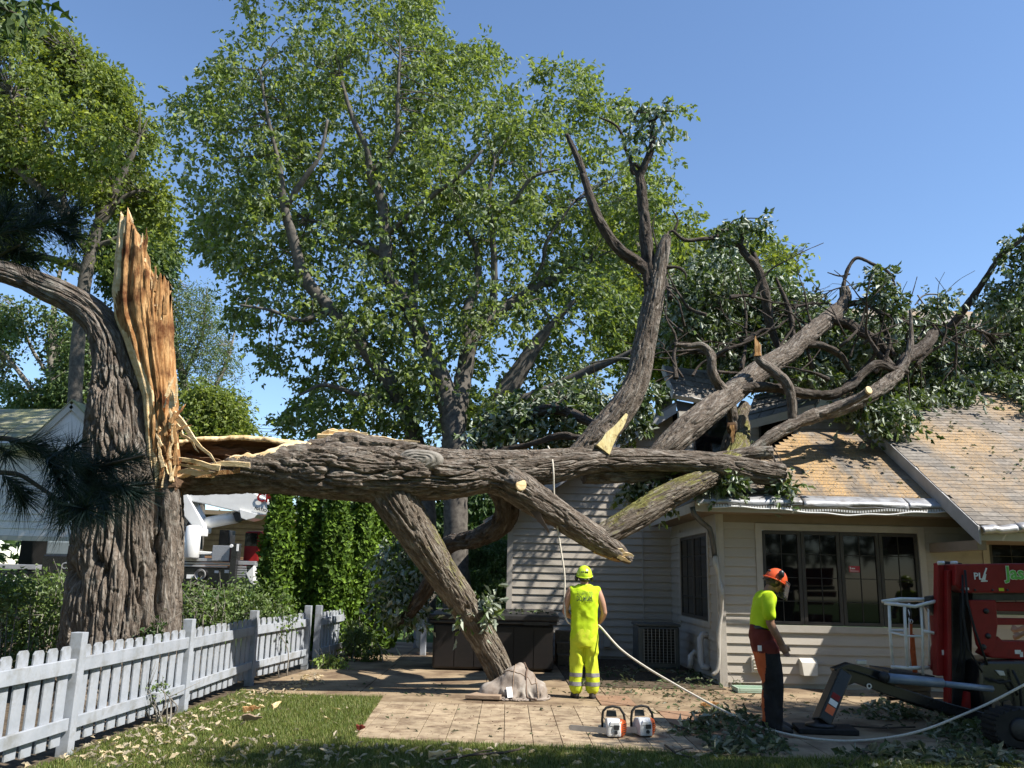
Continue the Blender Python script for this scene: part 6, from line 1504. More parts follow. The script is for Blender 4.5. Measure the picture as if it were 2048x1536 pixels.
# ------------------------------------------------------------------ people
def loft(rings, n=28, pw=.9):
    """rings (x, y, z, rx, ry) -> closed mesh"""
    V = []
    for x, y, z, rx, ry in rings:
        for j in range(n):
            a = 2 * math.pi * j / n; c, s = math.cos(a), math.sin(a)
            V.append((x + rx * math.copysign(abs(c) ** pw, c), y + ry * math.copysign(abs(s) ** pw, s), z))
    k = len(rings); Q = []
    for i in range(k - 1):
        for j in range(n): Q.append((i*n+j, i*n+(j+1) % n, (i+1)*n+(j+1) % n, (i+1)*n+j))
    V += [rings[0][:3], rings[-1][:3]]; T = []
    for j in range(n): T.append((k*n, (j+1) % n, j)); T.append((k*n+1, (k-1)*n+j, (k-1)*n+(j+1) % n))
    return np.array(V, float), np.array(Q), np.array(T)
def cap(pts, rad, n=14, m=None):
    """limb with round ends through pts"""
    P = [np.array(p, float) for p in pts]; r = list(rad)
    d0 = P[0] - P[1]; d0 /= np.linalg.norm(d0); d1 = P[-1] - P[-2]; d1 /= np.linalg.norm(d1)
    mid = catmull(np.array([(*p, q) for p, q in zip(P, r)]), m or max(6, 5 * len(P)))
    A = [(*(P[0] + d0 * r[0] * f), r[0] * g) for f, g in ((.98, .15), (.8, .6), (.45, .89))]
    Bq = [(*(P[-1] + d1 * r[-1] * f), r[-1] * g) for f, g in ((.45, .89), (.8, .6), (.98, .15))]
    return tube(np.vstack([A, mid, Bq]), n)
def ball(c, rx, ry, rz, n=20):
    return loft([(c[0], c[1], c[2] - rz * math.cos(t), max(.001, rx * math.sin(t)), max(.001, ry * math.sin(t))) for t in np.linspace(.12, math.pi - .12, 12)], n, 1)
def union(parts, vox, smooth=4, wr=None, seed=0):
    """one continuous surface grown over the pieces -> V, quads"""
    V, Fc = merge(parts)
    me = npmesh('tmp', V, Fc); o = bpy.data.objects.new('tmp', me); COL.objects.link(o)
    md = o.modifiers.new('r', 'REMESH'); md.mode = 'VOXEL'; md.voxel_size = vox; md.adaptivity = 0
    sm = o.modifiers.new('s', 'SMOOTH'); sm.iterations = smooth; sm.factor = .5
    dg = bpy.context.evaluated_depsgraph_get(); me2 = bpy.data.meshes.new_from_object(o.evaluated_get(dg))
    n = len(me2.vertices); co_ = np.empty(n * 3); me2.vertices.foreach_get('co', co_); co_ = co_.reshape(-1, 3)
    no = np.empty(n * 3); me2.vertices.foreach_get('normal', no); no = no.reshape(-1, 3)
    F4 = [np.array([p.vertices[:] for p in me2.polygons if len(p.vertices) == 4]), np.array([p.vertices[:] for p in me2.polygons if len(p.vertices) == 3])]
    if wr:
        amp, fx, fz = wr
        q = co_ * np.array([fx, fx, fz]); q = q + .6 * vnoise(co_ * 6, seed + 3)[:, None]
        rid = 1 - np.abs(vnoise(q, seed)) * 2
        co_ = co_ + no * (amp * rid + amp * .6 * vnoise(co_ * fx * 1.9, seed + 1))[:, None]
    bpy.data.objects.remove(o); bpy.data.meshes.remove(me); bpy.data.meshes.remove(me2)
    return co_, [f for f in F4 if len(f)]
def hand(w, d, side, s=1.0, curl=1.0):
    """palm, four unequal bent fingers and a thumb; w = wrist, d = direction of the palm, side = thumb side"""
    w, d, side = Vector(w), Vector(d).normalized(), Vector(side).normalized()
    nrm = d.cross(side).normalized(); out = []
    pc = w + d * .048 * s
    out.append(cap([w + d * .005, pc, w + d * .085 * s], [.026 * s, .034 * s, .030 * s], 12))
    out.append(cap([w + d * .03 * s + side * .018 * s, w + d * .08 * s + side * .026 * s], [.020 * s, .016 * s], 10)); out.append(cap([w + d * .03 * s - side * .018 * s, w + d * .08 * s - side * .026 * s], [.020 * s, .015 * s], 10))
    for k, (off, l) in enumerate(((.030, .078), (.010, .088), (-.010, .082), (-.029, .064))):
        b = w + d * .086 * s + side * off * s; p = [b]; dd = d
        for q, f in enumerate((.42, .33, .25)):
            dd = (Matrix.Rotation(-curl * (.55 + .25 * q), 3, side) @ dd); b = b + dd * l * f * s; p.append(b)
        out.append(cap(p, [.0095 * s, .009 * s, .008 * s, .007 * s], 8, 10))
    b = w + d * .03 * s + side * .03 * s
    out.append(cap([b, b + (d * .6 + side * .6).normalized() * .035 * s, b + (d * .9 + side * .35 + nrm * .2 * curl).normalized() * .07 * s], [.013 * s, .011 * s, .009 * s], 8, 8))
    return out
M['skin'] = mat('tanned_skin', (.36, .20, .13), (.44, .26, .175), rough=.5, scale=14, spec=.35)
M['skin2'] = mat('darker_tanned_skin', (.24, .125, .08), (.30, .165, .105), rough=.5, scale=14, spec=.35)
M['hivis'] = mat('hi_vis_yellow_cloth', (.42, .60, .012), (.50, .68, .025), rough=.75, scale=6, bump=.25, bscale=60, spec=.2)
M['hivis2'] = mat('hi_vis_trousers', (.47, .57, .02), (.55, .63, .04), rough=.7, scale=6, bump=.25, bscale=60, spec=.25)
M['helmet_y'] = mat('yellow_green_helmet', (.52, .70, .03), (.56, .74, .05), rough=.25, scale=3, spec=.5)
M['helmet_o'] = mat('orange_red_helmet', (.62, .085, .02), (.68, .11, .03), rough=.25, scale=3, spec=.5)
M['reflect'] = mat('grey_reflective_tape', (.17, .16, .17), (.25, .24, .25), rough=.35, scale=20, spec=.6)
M['orange_cloth'] = mat('orange_cloth', (.42, .075, .014), (.50, .10, .02), rough=.75, scale=8, bump=.2, bscale=50)
M['black_cloth'] = mat('black_work_cloth', (.012, .012, .014), (.022, .022, .024), rough=.8, scale=8, bump=.3, bscale=50, spec=.2)
M['red_cloth'] = mat('dark_red_cloth', (.11, .02, .014), (.15, .03, .02), rough=.8, scale=8, bump=.3, bscale=50, spec=.2)
M['boot'] = mat('dark_boot_leather', (.03, .025, .022), (.06, .05, .045), rough=.6, scale=10, bump=.3)
M['dark_plastic'] = mat('dark_plastic', (.015, .015, .016), (.025, .025, .027), rough=.4, scale=8)
M['hair'] = mat('dark_brown_hair', (.02, .013, .01), (.045, .03, .02), rough=.6, scale=40, bump=.4)
M['dark_print'] = mat('dark_green_print', (.03, .06, .02), (.04, .07, .025), rough=.7)

def headparts(c, tilt, beard=0.0):
    """head with brow, nose, lips, chin and ears, looking along +Y, tilted forward by tilt degrees"""
    c = np.array(c); Rm = np.array(Matrix.Rotation(R(-tilt), 3, 'X'))
    P = [ball((0, 0, .01), .076, .096, .105), ball((0, .035, -.055), .056, .062, .062), ball((0, .078, .035), .05, .02, .016), ball((0, .094, -.005), .013, .022, .024), ball((0, .086, -.048), .026, .014, .008), ball((0, .086, -.062), .024, .014, .008), ball((0, .075, -.088), .026, .022, .02),
         ball((.077, -.005, -.01), .012, .022, .034), ball((-.077, -.005, -.01), .012, .022, .034), ball((.036, .07, -.025), .022, .02, .02), ball((-.036, .07, -.025), .022, .02, .02)]
    return [(V @ Rm.T + c, Q, T) for V, Q, T in P]
def helmet(parent, c, tilt, m, visor=False, muff_up=False):
    Mx = Matrix.Translation(c) @ Matrix.Rotation(R(-tilt), 4, 'X')
    V = []; n, k = 36, 14
    for i in range(k):
        t = i / (k - 1) * 1.0
        for j in range(n):
            a = 2 * math.pi * j / n; s_ = math.sin(a)
            ang = t * (math.pi / 2 + .30 * max(0, -s_) + .05 * max(0, s_))
            rid = 1 + .028 * math.cos(a * 1) ** 8 * 0 + .02 * max(0, math.cos((math.cos(a)) * 9)) * math.sin(ang)
            V.append(Mx @ Vector((.112 * math.sin(ang) * math.cos(a) * rid, (.138 if s_ > 0 else .128) * math.sin(ang) * s_ * rid, .135 * math.cos(ang))))
    Q = [(i*n+j, i*n+(j+1) % n, (i+1)*n+(j+1) % n, (i+1)*n+j) for i in range(k - 1) for j in range(n)]
    h = npobj('helmet', np.array(V), [np.array(Q)], m, parent, local=True); h.modifiers.new('thickness', 'SOLIDIFY').thickness = -.007
    b = MB(); prof = [(.113, 0), (.122, -.004), (.122, -.012), (.112, -.012)]
    pts = [Mx @ Vector(((.118) * math.cos(a), .142 * math.sin(a) + (.03 if math.sin(a) > .6 else 0), -.005 - .025 * max(0, -math.sin(a)))) for a in np.linspace(0, 2 * math.pi, 30)]
    b.rod(pts, .007, 6); b.build('brim', m, h, smooth=True, local=True)
    for a in (-.75, -.4, -.05, .3):
        q = Mx @ Vector((.075 * math.sin(a + .2) , -.118 + .02 * abs(a), .05)); b = MB(); b.add(*ball(tuple(q), .012, .012, .016, 10)); b.build('vent', M['dark_plastic'], h, smooth=True, local=True)
    for sx in (-1, 1):
        b = MB(); q = Mx @ Vector((sx * .113, .0, .075 if muff_up else -.045)); b.add(*[x.tolist() for x in ball(tuple(q), .028, .036, .046, 14)]); b.build('ear_muff', M['dark_plastic'], parent, smooth=True, local=True)
        b = MB(); b.rod([Mx @ Vector((sx * .115, .01, .03)), Mx @ Vector((sx * .122, .005, .0)), q], .006, 6); b.build('muff_arm', M['dark_plastic'], parent, smooth=True, local=True)
    b = MB(); b.rod([Mx @ Vector((.095, -.03, -.01)), Mx @ Vector((.05, -.115, -.055)), Mx @ Vector((-.05, -.115, -.055)), Mx @ Vector((-.095, -.03, -.01))], .012, 8); b.build('nape_strap', M['dark_plastic'], parent, smooth=True, local=True)
    if visor:
        VV = []; nn = 18
        for i in range(9):
            for j in range(nn):
                a = R(28 + 124 * j / (nn - 1)); t = i / 8
                VV.append(Mx @ Vector(((.122 + .012 * t) * math.cos(a), .155 * math.sin(a) + .05 * t + .012, .03 - .17 * t)))
        Q = [(i*nn+j, i*nn+j+1, (i+1)*nn+j+1, (i+1)*nn+j) for i in range(8) for j in range(nn - 1)]
        m2, nt, bs, out = newmat('smoky_mesh_visor'); bs.inputs['Base Color'].default_value = (.10, .09, .085, 1); bs.inputs['Roughness'].default_value = .25; bs.inputs['Alpha'].default_value = .55
        v = npobj('visor', np.array(VV), [np.array(Q)], m2, parent, local=True); v.modifiers.new('thickness', 'SOLIDIFY').thickness = .003
        b = MB(); b.rod([VV[8 * nn + j] for j in range(nn)], .005, 6); b.rod([VV[j] for j in range(nn)], .008, 6); b.build('visor_frame', M['dark_plastic'], parent, smooth=True, local=True)
    return h
def setmats(o, fn, mats):
    for m in mats[1:]: o.data.materials.append(m)
    mi = np.array([fn(p.center) for p in o.data.polygons], np.int32); o.data.polygons.foreach_set('material_index', mi)
def boots(parent, feet, m):
    for (x, y, yaw) in feet:
        q = Matrix.Translation((x, y, 0)) @ Matrix.Rotation(yaw, 4, 'Z')
        V, Q, T = loft([(0, .055, .006, .046, .135), (0, .055, .035, .048, .138), (0, .035, .065, .046, .115), (0, .0, .10, .045, .075), (0, -.015, .16, .048, .062)], 20, .85)
        V = np.array([q @ Vector(v) for v in V]); b = npobj('boot', V, [Q, T], m, parent, local=True)
        V, Q, T = loft([(0, .055, -.0, .048, .138), (0, .055, .02, .051, .142)], 20, .85); V = np.array([q @ Vector(v) for v in V]); npobj('sole', V, [Q, T], M['rubber'], b, smooth=False, local=True)
def print_on(s, size, cx, cz, surf, m, parent, offset, name='lettering', sx=1.0):
    """lettering printed on the back of a shirt (surf: its vertices and faces), facing -Y"""
    cu = bpy.data.curves.new(name, 'FONT'); cu.body = s; cu.size = size; cu.offset = offset; cu.align_x = 'CENTER'; cu.align_y = 'CENTER'; cu.resolution_u = 2
    o = bpy.data.objects.new(name, cu); COL.objects.link(o); me = bpy.data.meshes.new_from_object(o); bpy.data.objects.remove(o); bpy.data.curves.remove(cu)
    bm = bmesh.new(); bm.from_mesh(me); bmesh.ops.triangulate(bm, faces=bm.faces); bmesh.ops.subdivide_edges(bm, edges=[e for e in bm.edges if e.calc_length() > .015], cuts=2)
    tr_ = BVHTree.FromPolygons([tuple(v) for v in surf[0]], [tuple(f) for g in surf[1] for f in g])
    for v in bm.verts:
        x, z = cx + v.co.x * sx, cz + v.co.y
        hit = tr_.ray_cast(Vector((x, -1, z)), Vector((0, 1, 0)))
        v.co = Vector((x, (hit[0].y if hit[0] else -.12) - .011, z))
    bm.to_mesh(me); bm.free(); me.materials.clear(); me.materials.append(m)
    return inst(name, me, Matrix.Identity(4), parent, True)

# worker with the rope, seen from behind
f1 = gp(1168, 1396)
w1 = thing('person', 'worker seen from behind in lime sleeveless shirt, lime trousers and helmet, holding a rope', 'person', (f1.x, f1.y, 0))
RH, LH = Vector((.21, .22, .985)), Vector((-.15, .25, 1.07))
body = [loft([(0, 0, .86, .15, .10), (0, 0, 1.0, .15, .10), (0, 0, 1.2, .155, .10), (0, 0, 1.4, .17, .10), (0, 0, 1.48, .15, .085), (0, .0, 1.53, .08, .065)]), cap([(0, .0, 1.5), (0, .012, 1.60)], [.058, .056])] + headparts((0, .03, 1.665), 5)
body += [cap([(.185, 0, 1.465), (.245, -.02, 1.32), (.283, .0, 1.165)], [.060, .052, .044]), cap([(.283, .0, 1.165), (.262, .10, 1.08), tuple(RH)], [.045, .042, .029])]
body += [cap([(-.185, 0, 1.465), (-.245, .0, 1.32), (-.272, .03, 1.17)], [.060, .052, .044]), cap([(-.272, .03, 1.17), (-.23, .14, 1.12), tuple(LH)], [.045, .042, .029])]
body += [cap([(s * .09, 0, .88), (s * .10, 0, .5), (s * .115, -.01, .12)], [.085, .06, .045]) for s in (-1, 1)]
body += hand(RH, (-.25, .8, -.35), (.1, .2, .95), 1, 1.35) + hand(LH, (.5, .75, -.05), (-.1, .1, .98), 1, 1.35)
V, Fc = union(body, .0085, 3)
npobj('body', V, Fc, M['skin'], w1, local=True)
V, Q, T = ball((0, .012, 1.655), .082, .098, .085); npobj('hair', V, [Q, T], M['hair'], w1, local=True)
surf = union([loft([(0, 0, .79, .186, .125), (0, 0, .84, .192, .130), (0, 0, .96, .190, .128), (0, -.005, 1.08, .184, .124), (0, -.01, 1.22, .19, .128), (0, -.01, 1.34, .205, .128), (0, -.005, 1.43, .213, .118), (0, 0, 1.49, .195, .098), (0, .005, 1.53, .125, .082), (0, .01, 1.555, .085, .074)], 40),
              cap([(-.178, 0, 1.468), (.178, 0, 1.468)], [.058, .058])], .010, 3, (.0095, 8, 3.0), 5)
npobj('shirt', surf[0], surf[1], M['hivis'], w1, local=True)
print_on('EQUIPPED TO', .078, -.005, 1.422, surf, M['dark_print'], w1, -.0004, sx=.46)
print_on('DO MORE.', .096, -.005, 1.350, surf, M['dark_print'], w1, .0016, sx=.52)
tr = union([loft([(0, 0, .97, .165, .115), (0, 0, .86, .182, .128), (0, 0, .76, .186, .13), (0, 0, .70, .15, .12)][::-1], 36)] +
           [cap([(s * .092, 0, .82), (s * .10, .01, .55), (s * .108, .005, .38), (s * .112, 0, .22), (s * .112, -.01, .17), (s * .112, -.01, .14)], [.098, .098, .095, .094, .092, .088], 20) for s in (-1, 1)], .0105, 3, (.011, 6.5, 3.8), 9)
tro = npobj('trousers', tr[0], tr[1], M['hivis2'], w1, local=True)
for s in (-1, 1):
    for z in (.315, .195):
        n = 44; th_ = np.linspace(0, 2 * math.pi, n, endpoint=False); VV = []
        tree_ = BVHTree.FromPolygons([tuple(v) for v in tr[0]], [tuple(f) for g in tr[1] for f in g])
        for zz in (z - .026, z - .009, z + .009, z + .026):
            for a in th_:
                c = Vector((s * .111, 0, zz)); dr = Vector((math.cos(a), math.sin(a), 0))
                hit = tree_.ray_cast(c, dr); rr = (hit[3] if hit[0] else .1); rr = min(rr, .125)
                if s * math.cos(a) < -.8: rr = min(rr, .108)
                VV.append(c + dr * (rr + .004))
        Q = [(i*n+j, i*n+(j+1) % n, (i+1)*n+(j+1) % n, (i+1)*n+j) for i in range(3) for j in range(n)]
        npobj('reflective_band', np.array(VV), [np.array(Q)], M['reflect'], tro, local=True)
boots(w1, [(-.115, .0, .18), (.115, .0, -.14)], M['boot'])
helmet(w1, (0, .025, 1.685), -6, M['helmet_y'])

# worker looking down, seen from the side
f2 = gp(1551, 1462)
w2 = thing('person', 'worker in orange helmet with raised visor, lime t-shirt and black trousers looking down', 'person', (f2.x, f2.y, 0), R(-90))
body = [loft([(0, -.1, .95, .14, .10), (0, -.11, 1.12, .145, .10), (0, -.085, 1.3, .16, .105), (0, -.065, 1.43, .17, .10), (0, -.05, 1.5, .14, .085)]), cap([(0, -.045, 1.49), (0, .02, 1.60)], [.06, .056])] + headparts((0, .075, 1.66), 34)
RE, RW = Vector((.225, -.075, 1.19)), Vector((.215, .055, .965)); LE, LW = Vector((-.235, -.03, 1.2)), Vector((-.2, .12, .98))
body += [cap([(.185, -.06, 1.46), (.225, -.08, 1.33), tuple(RE)], [.062, .055, .046]), cap([tuple(RE), (.225, -.02, 1.08), tuple(RW)], [.047, .045, .031])]
body += [cap([(-.185, -.06, 1.46), (-.225, -.06, 1.33), tuple(LE)], [.062, .055, .046]), cap([tuple(LE), (-.22, .05, 1.08), tuple(LW)], [.047, .045, .031])]
body += hand(RW, (-.05, .32, -.95), (0, .95, .3), 1, .75) + hand(LW, (.05, .35, -.93), (0, .95, .3), 1, .75)
body += [cap([(s * .09, -.09, .95), (s * .10, -.04, .5), (s * .105, -.06, .12)], [.085, .06, .045]) for s in (-1, 1)]
V, Fc = union(body, .0085, 3); npobj('body', V, Fc, M['skin2'], w2, local=True)
V, Q, T = ball((0, .055, 1.655), .084, .095, .085); npobj('hair', V, [Q, T], M['hair'], w2, local=True)
V, Q, T = ball((0, .135, 1.585), .05, .04, .05); npobj('beard', V, [Q, T], M['hair'], w2, local=True)
for s in (-1, 1):
    V, Q, T = ball((s * .034, .152, 1.64), .012, .010, .009, 10); npobj('eye', V, [Q, T], M['white_print'], w2, local=True)
sh_ = union([loft([(0, -.105, 1.10, .158, .118), (0, -.11, 1.16, .168, .124), (0, -.095, 1.28, .178, .128), (0, -.075, 1.38, .195, .125), (0, -.062, 1.46, .19, .11), (0, -.05, 1.51, .13, .088), (0, -.035, 1.545, .08, .07)], 36),
             cap([(.17, -.06, 1.46), (.215, -.075, 1.37), (.228, -.083, 1.29)], [.078, .074, .076]), cap([(-.17, -.06, 1.46), (-.215, -.06, 1.37), (-.226, -.06, 1.29)], [.078, .074, .076])], .010, 3, (.009, 8, 5), 21)
npobj('shirt', sh_[0], sh_[1], M['hivis'], w2, local=True)
tr2 = union([loft([(0, -.09, .84, .16, .13), (0, -.10, .93, .175, .145), (0, -.112, 1.02, .172, .142), (0, -.11, 1.12, .158, .122), (0, -.108, 1.16, .155, .118)], 36),
             cap([(.095, -.085, .90), (.10, -.055, .66), (.105, -.03, .5), (.107, -.05, .3), (.108, -.06, .12), (.108, -.055, .07)], [.125, .118, .11, .108, .104, .108], 20),
             cap([(-.095, -.07, .90), (-.10, -.02, .66), (-.105, .01, .5), (-.107, .0, .3), (-.108, -.0, .12), (-.108, .0, .07)], [.122, .118, .11, .108, .104, .108], 20)], .0105, 3, (.011, 6.5, 4.5), 23)
t2 = npobj('trousers', tr2[0], tr2[1], M['black_cloth'], w2, local=True)
def tcol(c):
    yc = -.055 if c.x > 0 else 0.0
    if c.z > .86: return 1
    if c.z > .12 and c.y < yc - .094 - .010 * math.sin(c.z * 6): return 2
    return 0
setmats(t2, tcol, [M['black_cloth'], M['red_cloth'], M['orange_cloth']])
b = MB(); b.add(*[q.tolist() for q in loft([(0, -.11, 1.115, .164, .128), (0, -.11, 1.155, .163, .127)], 30)]); b.build('belt', M['dark_plastic'], w2, smooth=True, local=True)
b = MB(); b.box((.155, -.21, .88), (.185, -.155, .94)); b.build('pocket_patch', M['white_print'], w2, local=True)
boots(w2, [(.108, -.03, -.08), (-.108, .05, .10)], M['boot'])
helmet(w2, (0, .075, 1.675), 30, M['helmet_o'], True, True)
# a third worker is only glimpsed through the lift
def copytree(o, parent=None):
    c = o.copy(); COL.objects.link(c)
    if parent is not None: c.parent = parent; c.matrix_parent_inverse = o.matrix_parent_inverse.copy()
    for ch in o.children: copytree(ch, c)
    return c
w3 = copytree(w1); w3.location = (7.48, 12.5, 0); w3.rotation_euler = (0, 0, R(60)); w3['label'] = 'worker in a lime shirt glimpsed behind the red lift at the right edge'
w3.matrix_basis = Matrix.Translation((7.48, 12.5, 0)) @ Matrix.Rotation(R(60), 4, 'Z')

# ------------------------------------------------------------------ chainsaws
M['saw_white'] = mat('dusty_white_saw_casing', (.58, .58, .57), (.68, .68, .67), rough=.4, scale=12, c3=(.40, .37, .33), s3=14, t3=.62)
M['saw_orange'] = mat('orange_saw_cover', (.66, .10, .015), (.72, .13, .02), rough=.35, scale=6)
def chainsaw(loc, rz, label):
    t = thing('chainsaw', label, 'chainsaw', loc, rz, 'chainsaws on the patio')
    b = MB(); b.prism([(-.085, -.10, .015), (-.085, .13, .015), (-.085, .13, .12), (-.085, .06, .185), (-.085, -.04, .195), (-.085, -.10, .13)], (.145, 0, 0)); b.build('casing', M['saw_white'], t, bevel=.018, local=True)
    b = MB(); b.prism([(-.07, -.105, .12), (.05, -.105, .12), (.04, -.108, .165), (-.055, -.108, .165)], (0, .03, .01)); b.build('air_filter_cover', M['saw_white'], t, bevel=.008, local=True)
    b = MB(); b.box((-.02, -.118, .09), (.035, -.10, .135)); b.build('fuel_panel', M['dark_plastic'], t, bevel=.004, local=True)
    Mx = Matrix.Translation((.062, -.01, .095)) @ Matrix.Rotation(R(-38), 4, 'Z') @ Matrix.Rotation(R(90), 4, 'Y')
    b = MB(); b.lathe([(0, .052), (.05, .050), (.082, .036), (.092, .0), (.088, -.004), (0, -.004)], 28, Mx @ Matrix.Scale(1.02, 4)); b.build('starter_cover', M['saw_orange'], t, smooth=True, local=True)
    b = MB()
    for k in range(5): b.bar(Mx @ Vector((-.04 + k * .02, -.05, .0535)), Mx @ Vector((-.04 + k * .02, .05, .0535)), .005, .006)
    b.build('cooling_slot', M['dark_plastic'], t, local=True)
    b = MB(); b.rod([(-.105, .09, .05), (-.112, .085, .16), (-.105, .075, .245), (-.07, .07, .285), (.0, .065, .30), (.075, .06, .285), (.118, .055, .22), (.135, .05, .12), (.125, .05, .04)], .0135, 10); b.build('front_handle', M['rubber'], t, smooth=True, local=True)
    b = MB(); b.rod([(.0, .11, .14), (.0, .18, .15), (.0, .25, .12), (.0, .27, .06), (.0, .22, .03), (.0, .11, .03)], .017, 10); b.build('rear_handle', M['dark_plastic'], t, smooth=True, local=True)
    b = MB(); b.prism([(-.07, .085, .19), (.05, .085, .19), (.04, .095, .255), (-.06, .095, .255)], (0, .012, 0)); b.build('hand_guard', M['dark_plastic'], t, bevel=.005, local=True)
    b = MB(); pts = [(-.095, .10, .035)] + [(-.095, .10 + .40 * q, .035) for q in (.5, .9)] + [(-.095, .50 + .028 * math.sin(a), .063 - .028 * math.cos(a)) for a in np.linspace(0, math.pi, 8)] + [(-.095, .46, .091), (-.095, .10, .095)]
    b = MB(); qb = Matrix.Translation((-.085, -.02, 0)) @ Matrix.Rotation(R(62), 4, 'Z') @ Matrix.Translation((.095, -.10, 0)); b.prism([qb @ Vector(p) for p in pts], qb.to_3x3() @ Vector((.007, 0, 0))); b.build('guide_bar', M['steel'], t, local=True)
    b = MB(); b.box((-.10, .06, .02), (-.086, .16, .12)); b.build('sprocket_cover', M['saw_white'], t, bevel=.004, local=True)
    b = MB(); b.lathe([(0, .012), (.018, .012), (.02, 0), (0, 0)], 12, Matrix.Translation((.0, -.11, .06)) @ Matrix.Rotation(R(90), 4, 'X')); b.build('fuel_cap', M['dark_plastic'], t, local=True)
    return t
chainsaw((gp(1228, 1474).x, gp(1228, 1474).y, 0), R(4), 'chainsaw on the pavers with a dark red side cover, left of the pair')
chainsaw((gp(1288, 1472).x, gp(1288, 1472).y, 0), R(14), 'chainsaw with the brighter orange side cover, nearer the rope')

# ------------------------------------------------------------------ canvas bag
M['canvas'] = mat('faded_brown_canvas', (.20, .16, .13), (.31, .265, .225), rough=.85, scale=7, bump=.35, bscale=120, spec=.15, c3=(.42, .39, .345), s3=3, t3=.58)
M['plank'] = mat('weathered_plank', (.22, .15, .10), (.34, .25, .17), rough=.85, scale=6, stretch=(.4, 3, 3), bump=.3, bscale=20)
bc = gp(1022, 1402); bx, by = bc.x, bc.y
bag = thing('canvas_bag', 'slumped brown canvas tool bag with a white tag at the foot of the limb', 'bag', (bx, by, 0))
V_bag = BAG_V + np.array([bx + .02, by + .30, 0.0])
o_ = npobj('bag_body', V_bag, [BAG_Q], M['canvas'], bag); o_.modifiers.new('thickness', 'SOLIDIFY').thickness = .006
tb_ = BVHTree.FromPolygons([tuple(v) for v in V_bag], [tuple(f) for f in BAG_Q])
def onbag(x, y):
    h = tb_.ray_cast(Vector((bx + x, by + y, 2)), Vector((0, 0, -1))); return (h[0] if h[0] else Vector((bx + x, by + y, .02))) + Vector((0, 0, .007))
for pts in ([(.05, .50), (.06, .36), (.04, .22), (.02, .10), (.0, .02)], [(-.28, .40), (-.12, .28), (.02, .20), (.20, .16), (.36, .20)], [(.30, .46), (.33, .30), (.36, .12), (.38, .04)]):
    q_ = catmull(np.array([(*p, 0, 0) for p in pts]), 26); b = MB(); b.rod([onbag(p[0], p[1]) for p in q_], .005, 6); b.build('seam', M['plank'], bag, smooth=True)
q_ = catmull(np.array([(.16, .44, 0, 0), (.22, .30, 0, 0), (.20, .14, 0, 0), (.26, .02, 0, 0), (.34, -.06, 0, 0)]), 26)
b = MB(); b.rod([onbag(p[0], p[1]) + Vector((0, 0, .006)) for p in q_], .012, 8); b.build('strap', mat('brown_strap', (.10, .06, .04), (.15, .10, .07), rough=.8), bag, smooth=True)
ta, tb2 = onbag(-.03, .10), onbag(-.01, -.0)
b = MB(); b.bar(ta + Vector((0, -.012, .008)), tb2 + Vector((0, -.012, .008)), .075, .005, (0, -1, .6)); b.build('white_tag', M['white_print'], bag)
pl = thing('wooden_plank', 'short brown plank lying under the left end of the canvas bag', 'plank', (bx - .45, by + .2, 0))
b = MB(); b.prism([(bx - .62, by - .02, .02), (bx - .15, by - .08, .02), (bx - .10, by + .30, .02), (bx - .42, by + .42, .02)], (0, 0, .05)); b.build('board', M['plank'], pl, bevel=.006)
b = MB(); b.box((bx - .6, by + .02, .0), (bx - .2, by + .10, .018)); b.build('batten', M['plank'], pl)

# ------------------------------------------------------------------ ropes
M['rope'] = mat('pale_climbing_rope', (.52, .47, .38), (.66, .61, .52), rough=.8, scale=60, bump=.5, bscale=200)
def rope(name, label, pts, r, loc):
    t = thing(name, label, 'rope', loc)
    P_ = np.array([(*p, r) for p in pts]); V, Q, T = tube(P_, 10, 260); npobj('cord', V, [Q, T], M['rope'], t); return t
W1 = WM[w1.name]
lh = W1 @ (LH + Vector((.02, .06, -.01)))
rope('rope', 'pale rope hung over the fallen trunk and down to the rear worker', [at(1096, 893, 13.45), at(1100, 901, 13.1), at(1104, 915, 12.78), at(1107, 945, 12.68), at(1108, 985, 12.72), at(1113, 1040, 12.76), at(1121, 1095, 12.74), at(1129, 1150, 12.72), at(1129, 1200, 12.70), at(1131, 1232, 12.68), at(1138, 1246, 12.68), at(1148, 1246, 12.78), tuple(lh)], .013, tuple(at(1103, 905, 13)))
rh = W1 @ (RH + Vector((-.02, .06, -.02)))
rope('rope', 'long pale rope sagging from the rear worker to the lift', [tuple(W1 @ Vector((.10, .28, 1.0))), tuple(rh), at(1200, 1253, 12.7), at(1240, 1297, 12.4), at(1290, 1333, 12.05), at(1340, 1363, 11.7), at(1395, 1394, 11.3), at(1450, 1423, 10.85), at(1500, 1446, 10.45), at(1560, 1465, 10.05), at(1630, 1478, 9.85), at(1700, 1482, 9.8), at(1780, 1475, 9.8), at(1850, 1459, 9.9), at(1920, 1432, 10.0), at(1985, 1403, 10.1), at(2070, 1358, 10.2)], .014, tuple(at(1700, 1482, 9.8)))

# ------------------------------------------------------------------ tracked lift
M['blue_grey'] = mat('blue_grey_cylinder', (.16, .21, .28), (.22, .27, .35), rough=.35, scale=5, metal=.2)
M['green_print'] = mat('green_lettering', (.10, .42, .05), (.14, .48, .07), rough=.5)
M['cream_print'] = mat('pale_outline', (.75, .78, .62), (.78, .8, .66), rough=.5)
lift = thing('tracked_lift', 'red and black tracked lift with folded boom at the right edge', 'lift', (6.6, 11, 0))
def plate(name, pts, D, dep, m, parent=lift, bev=.01):
    b = MB(); ppoly(b, pts, D, dep); return b.build(name, m, parent, bevel=bev)
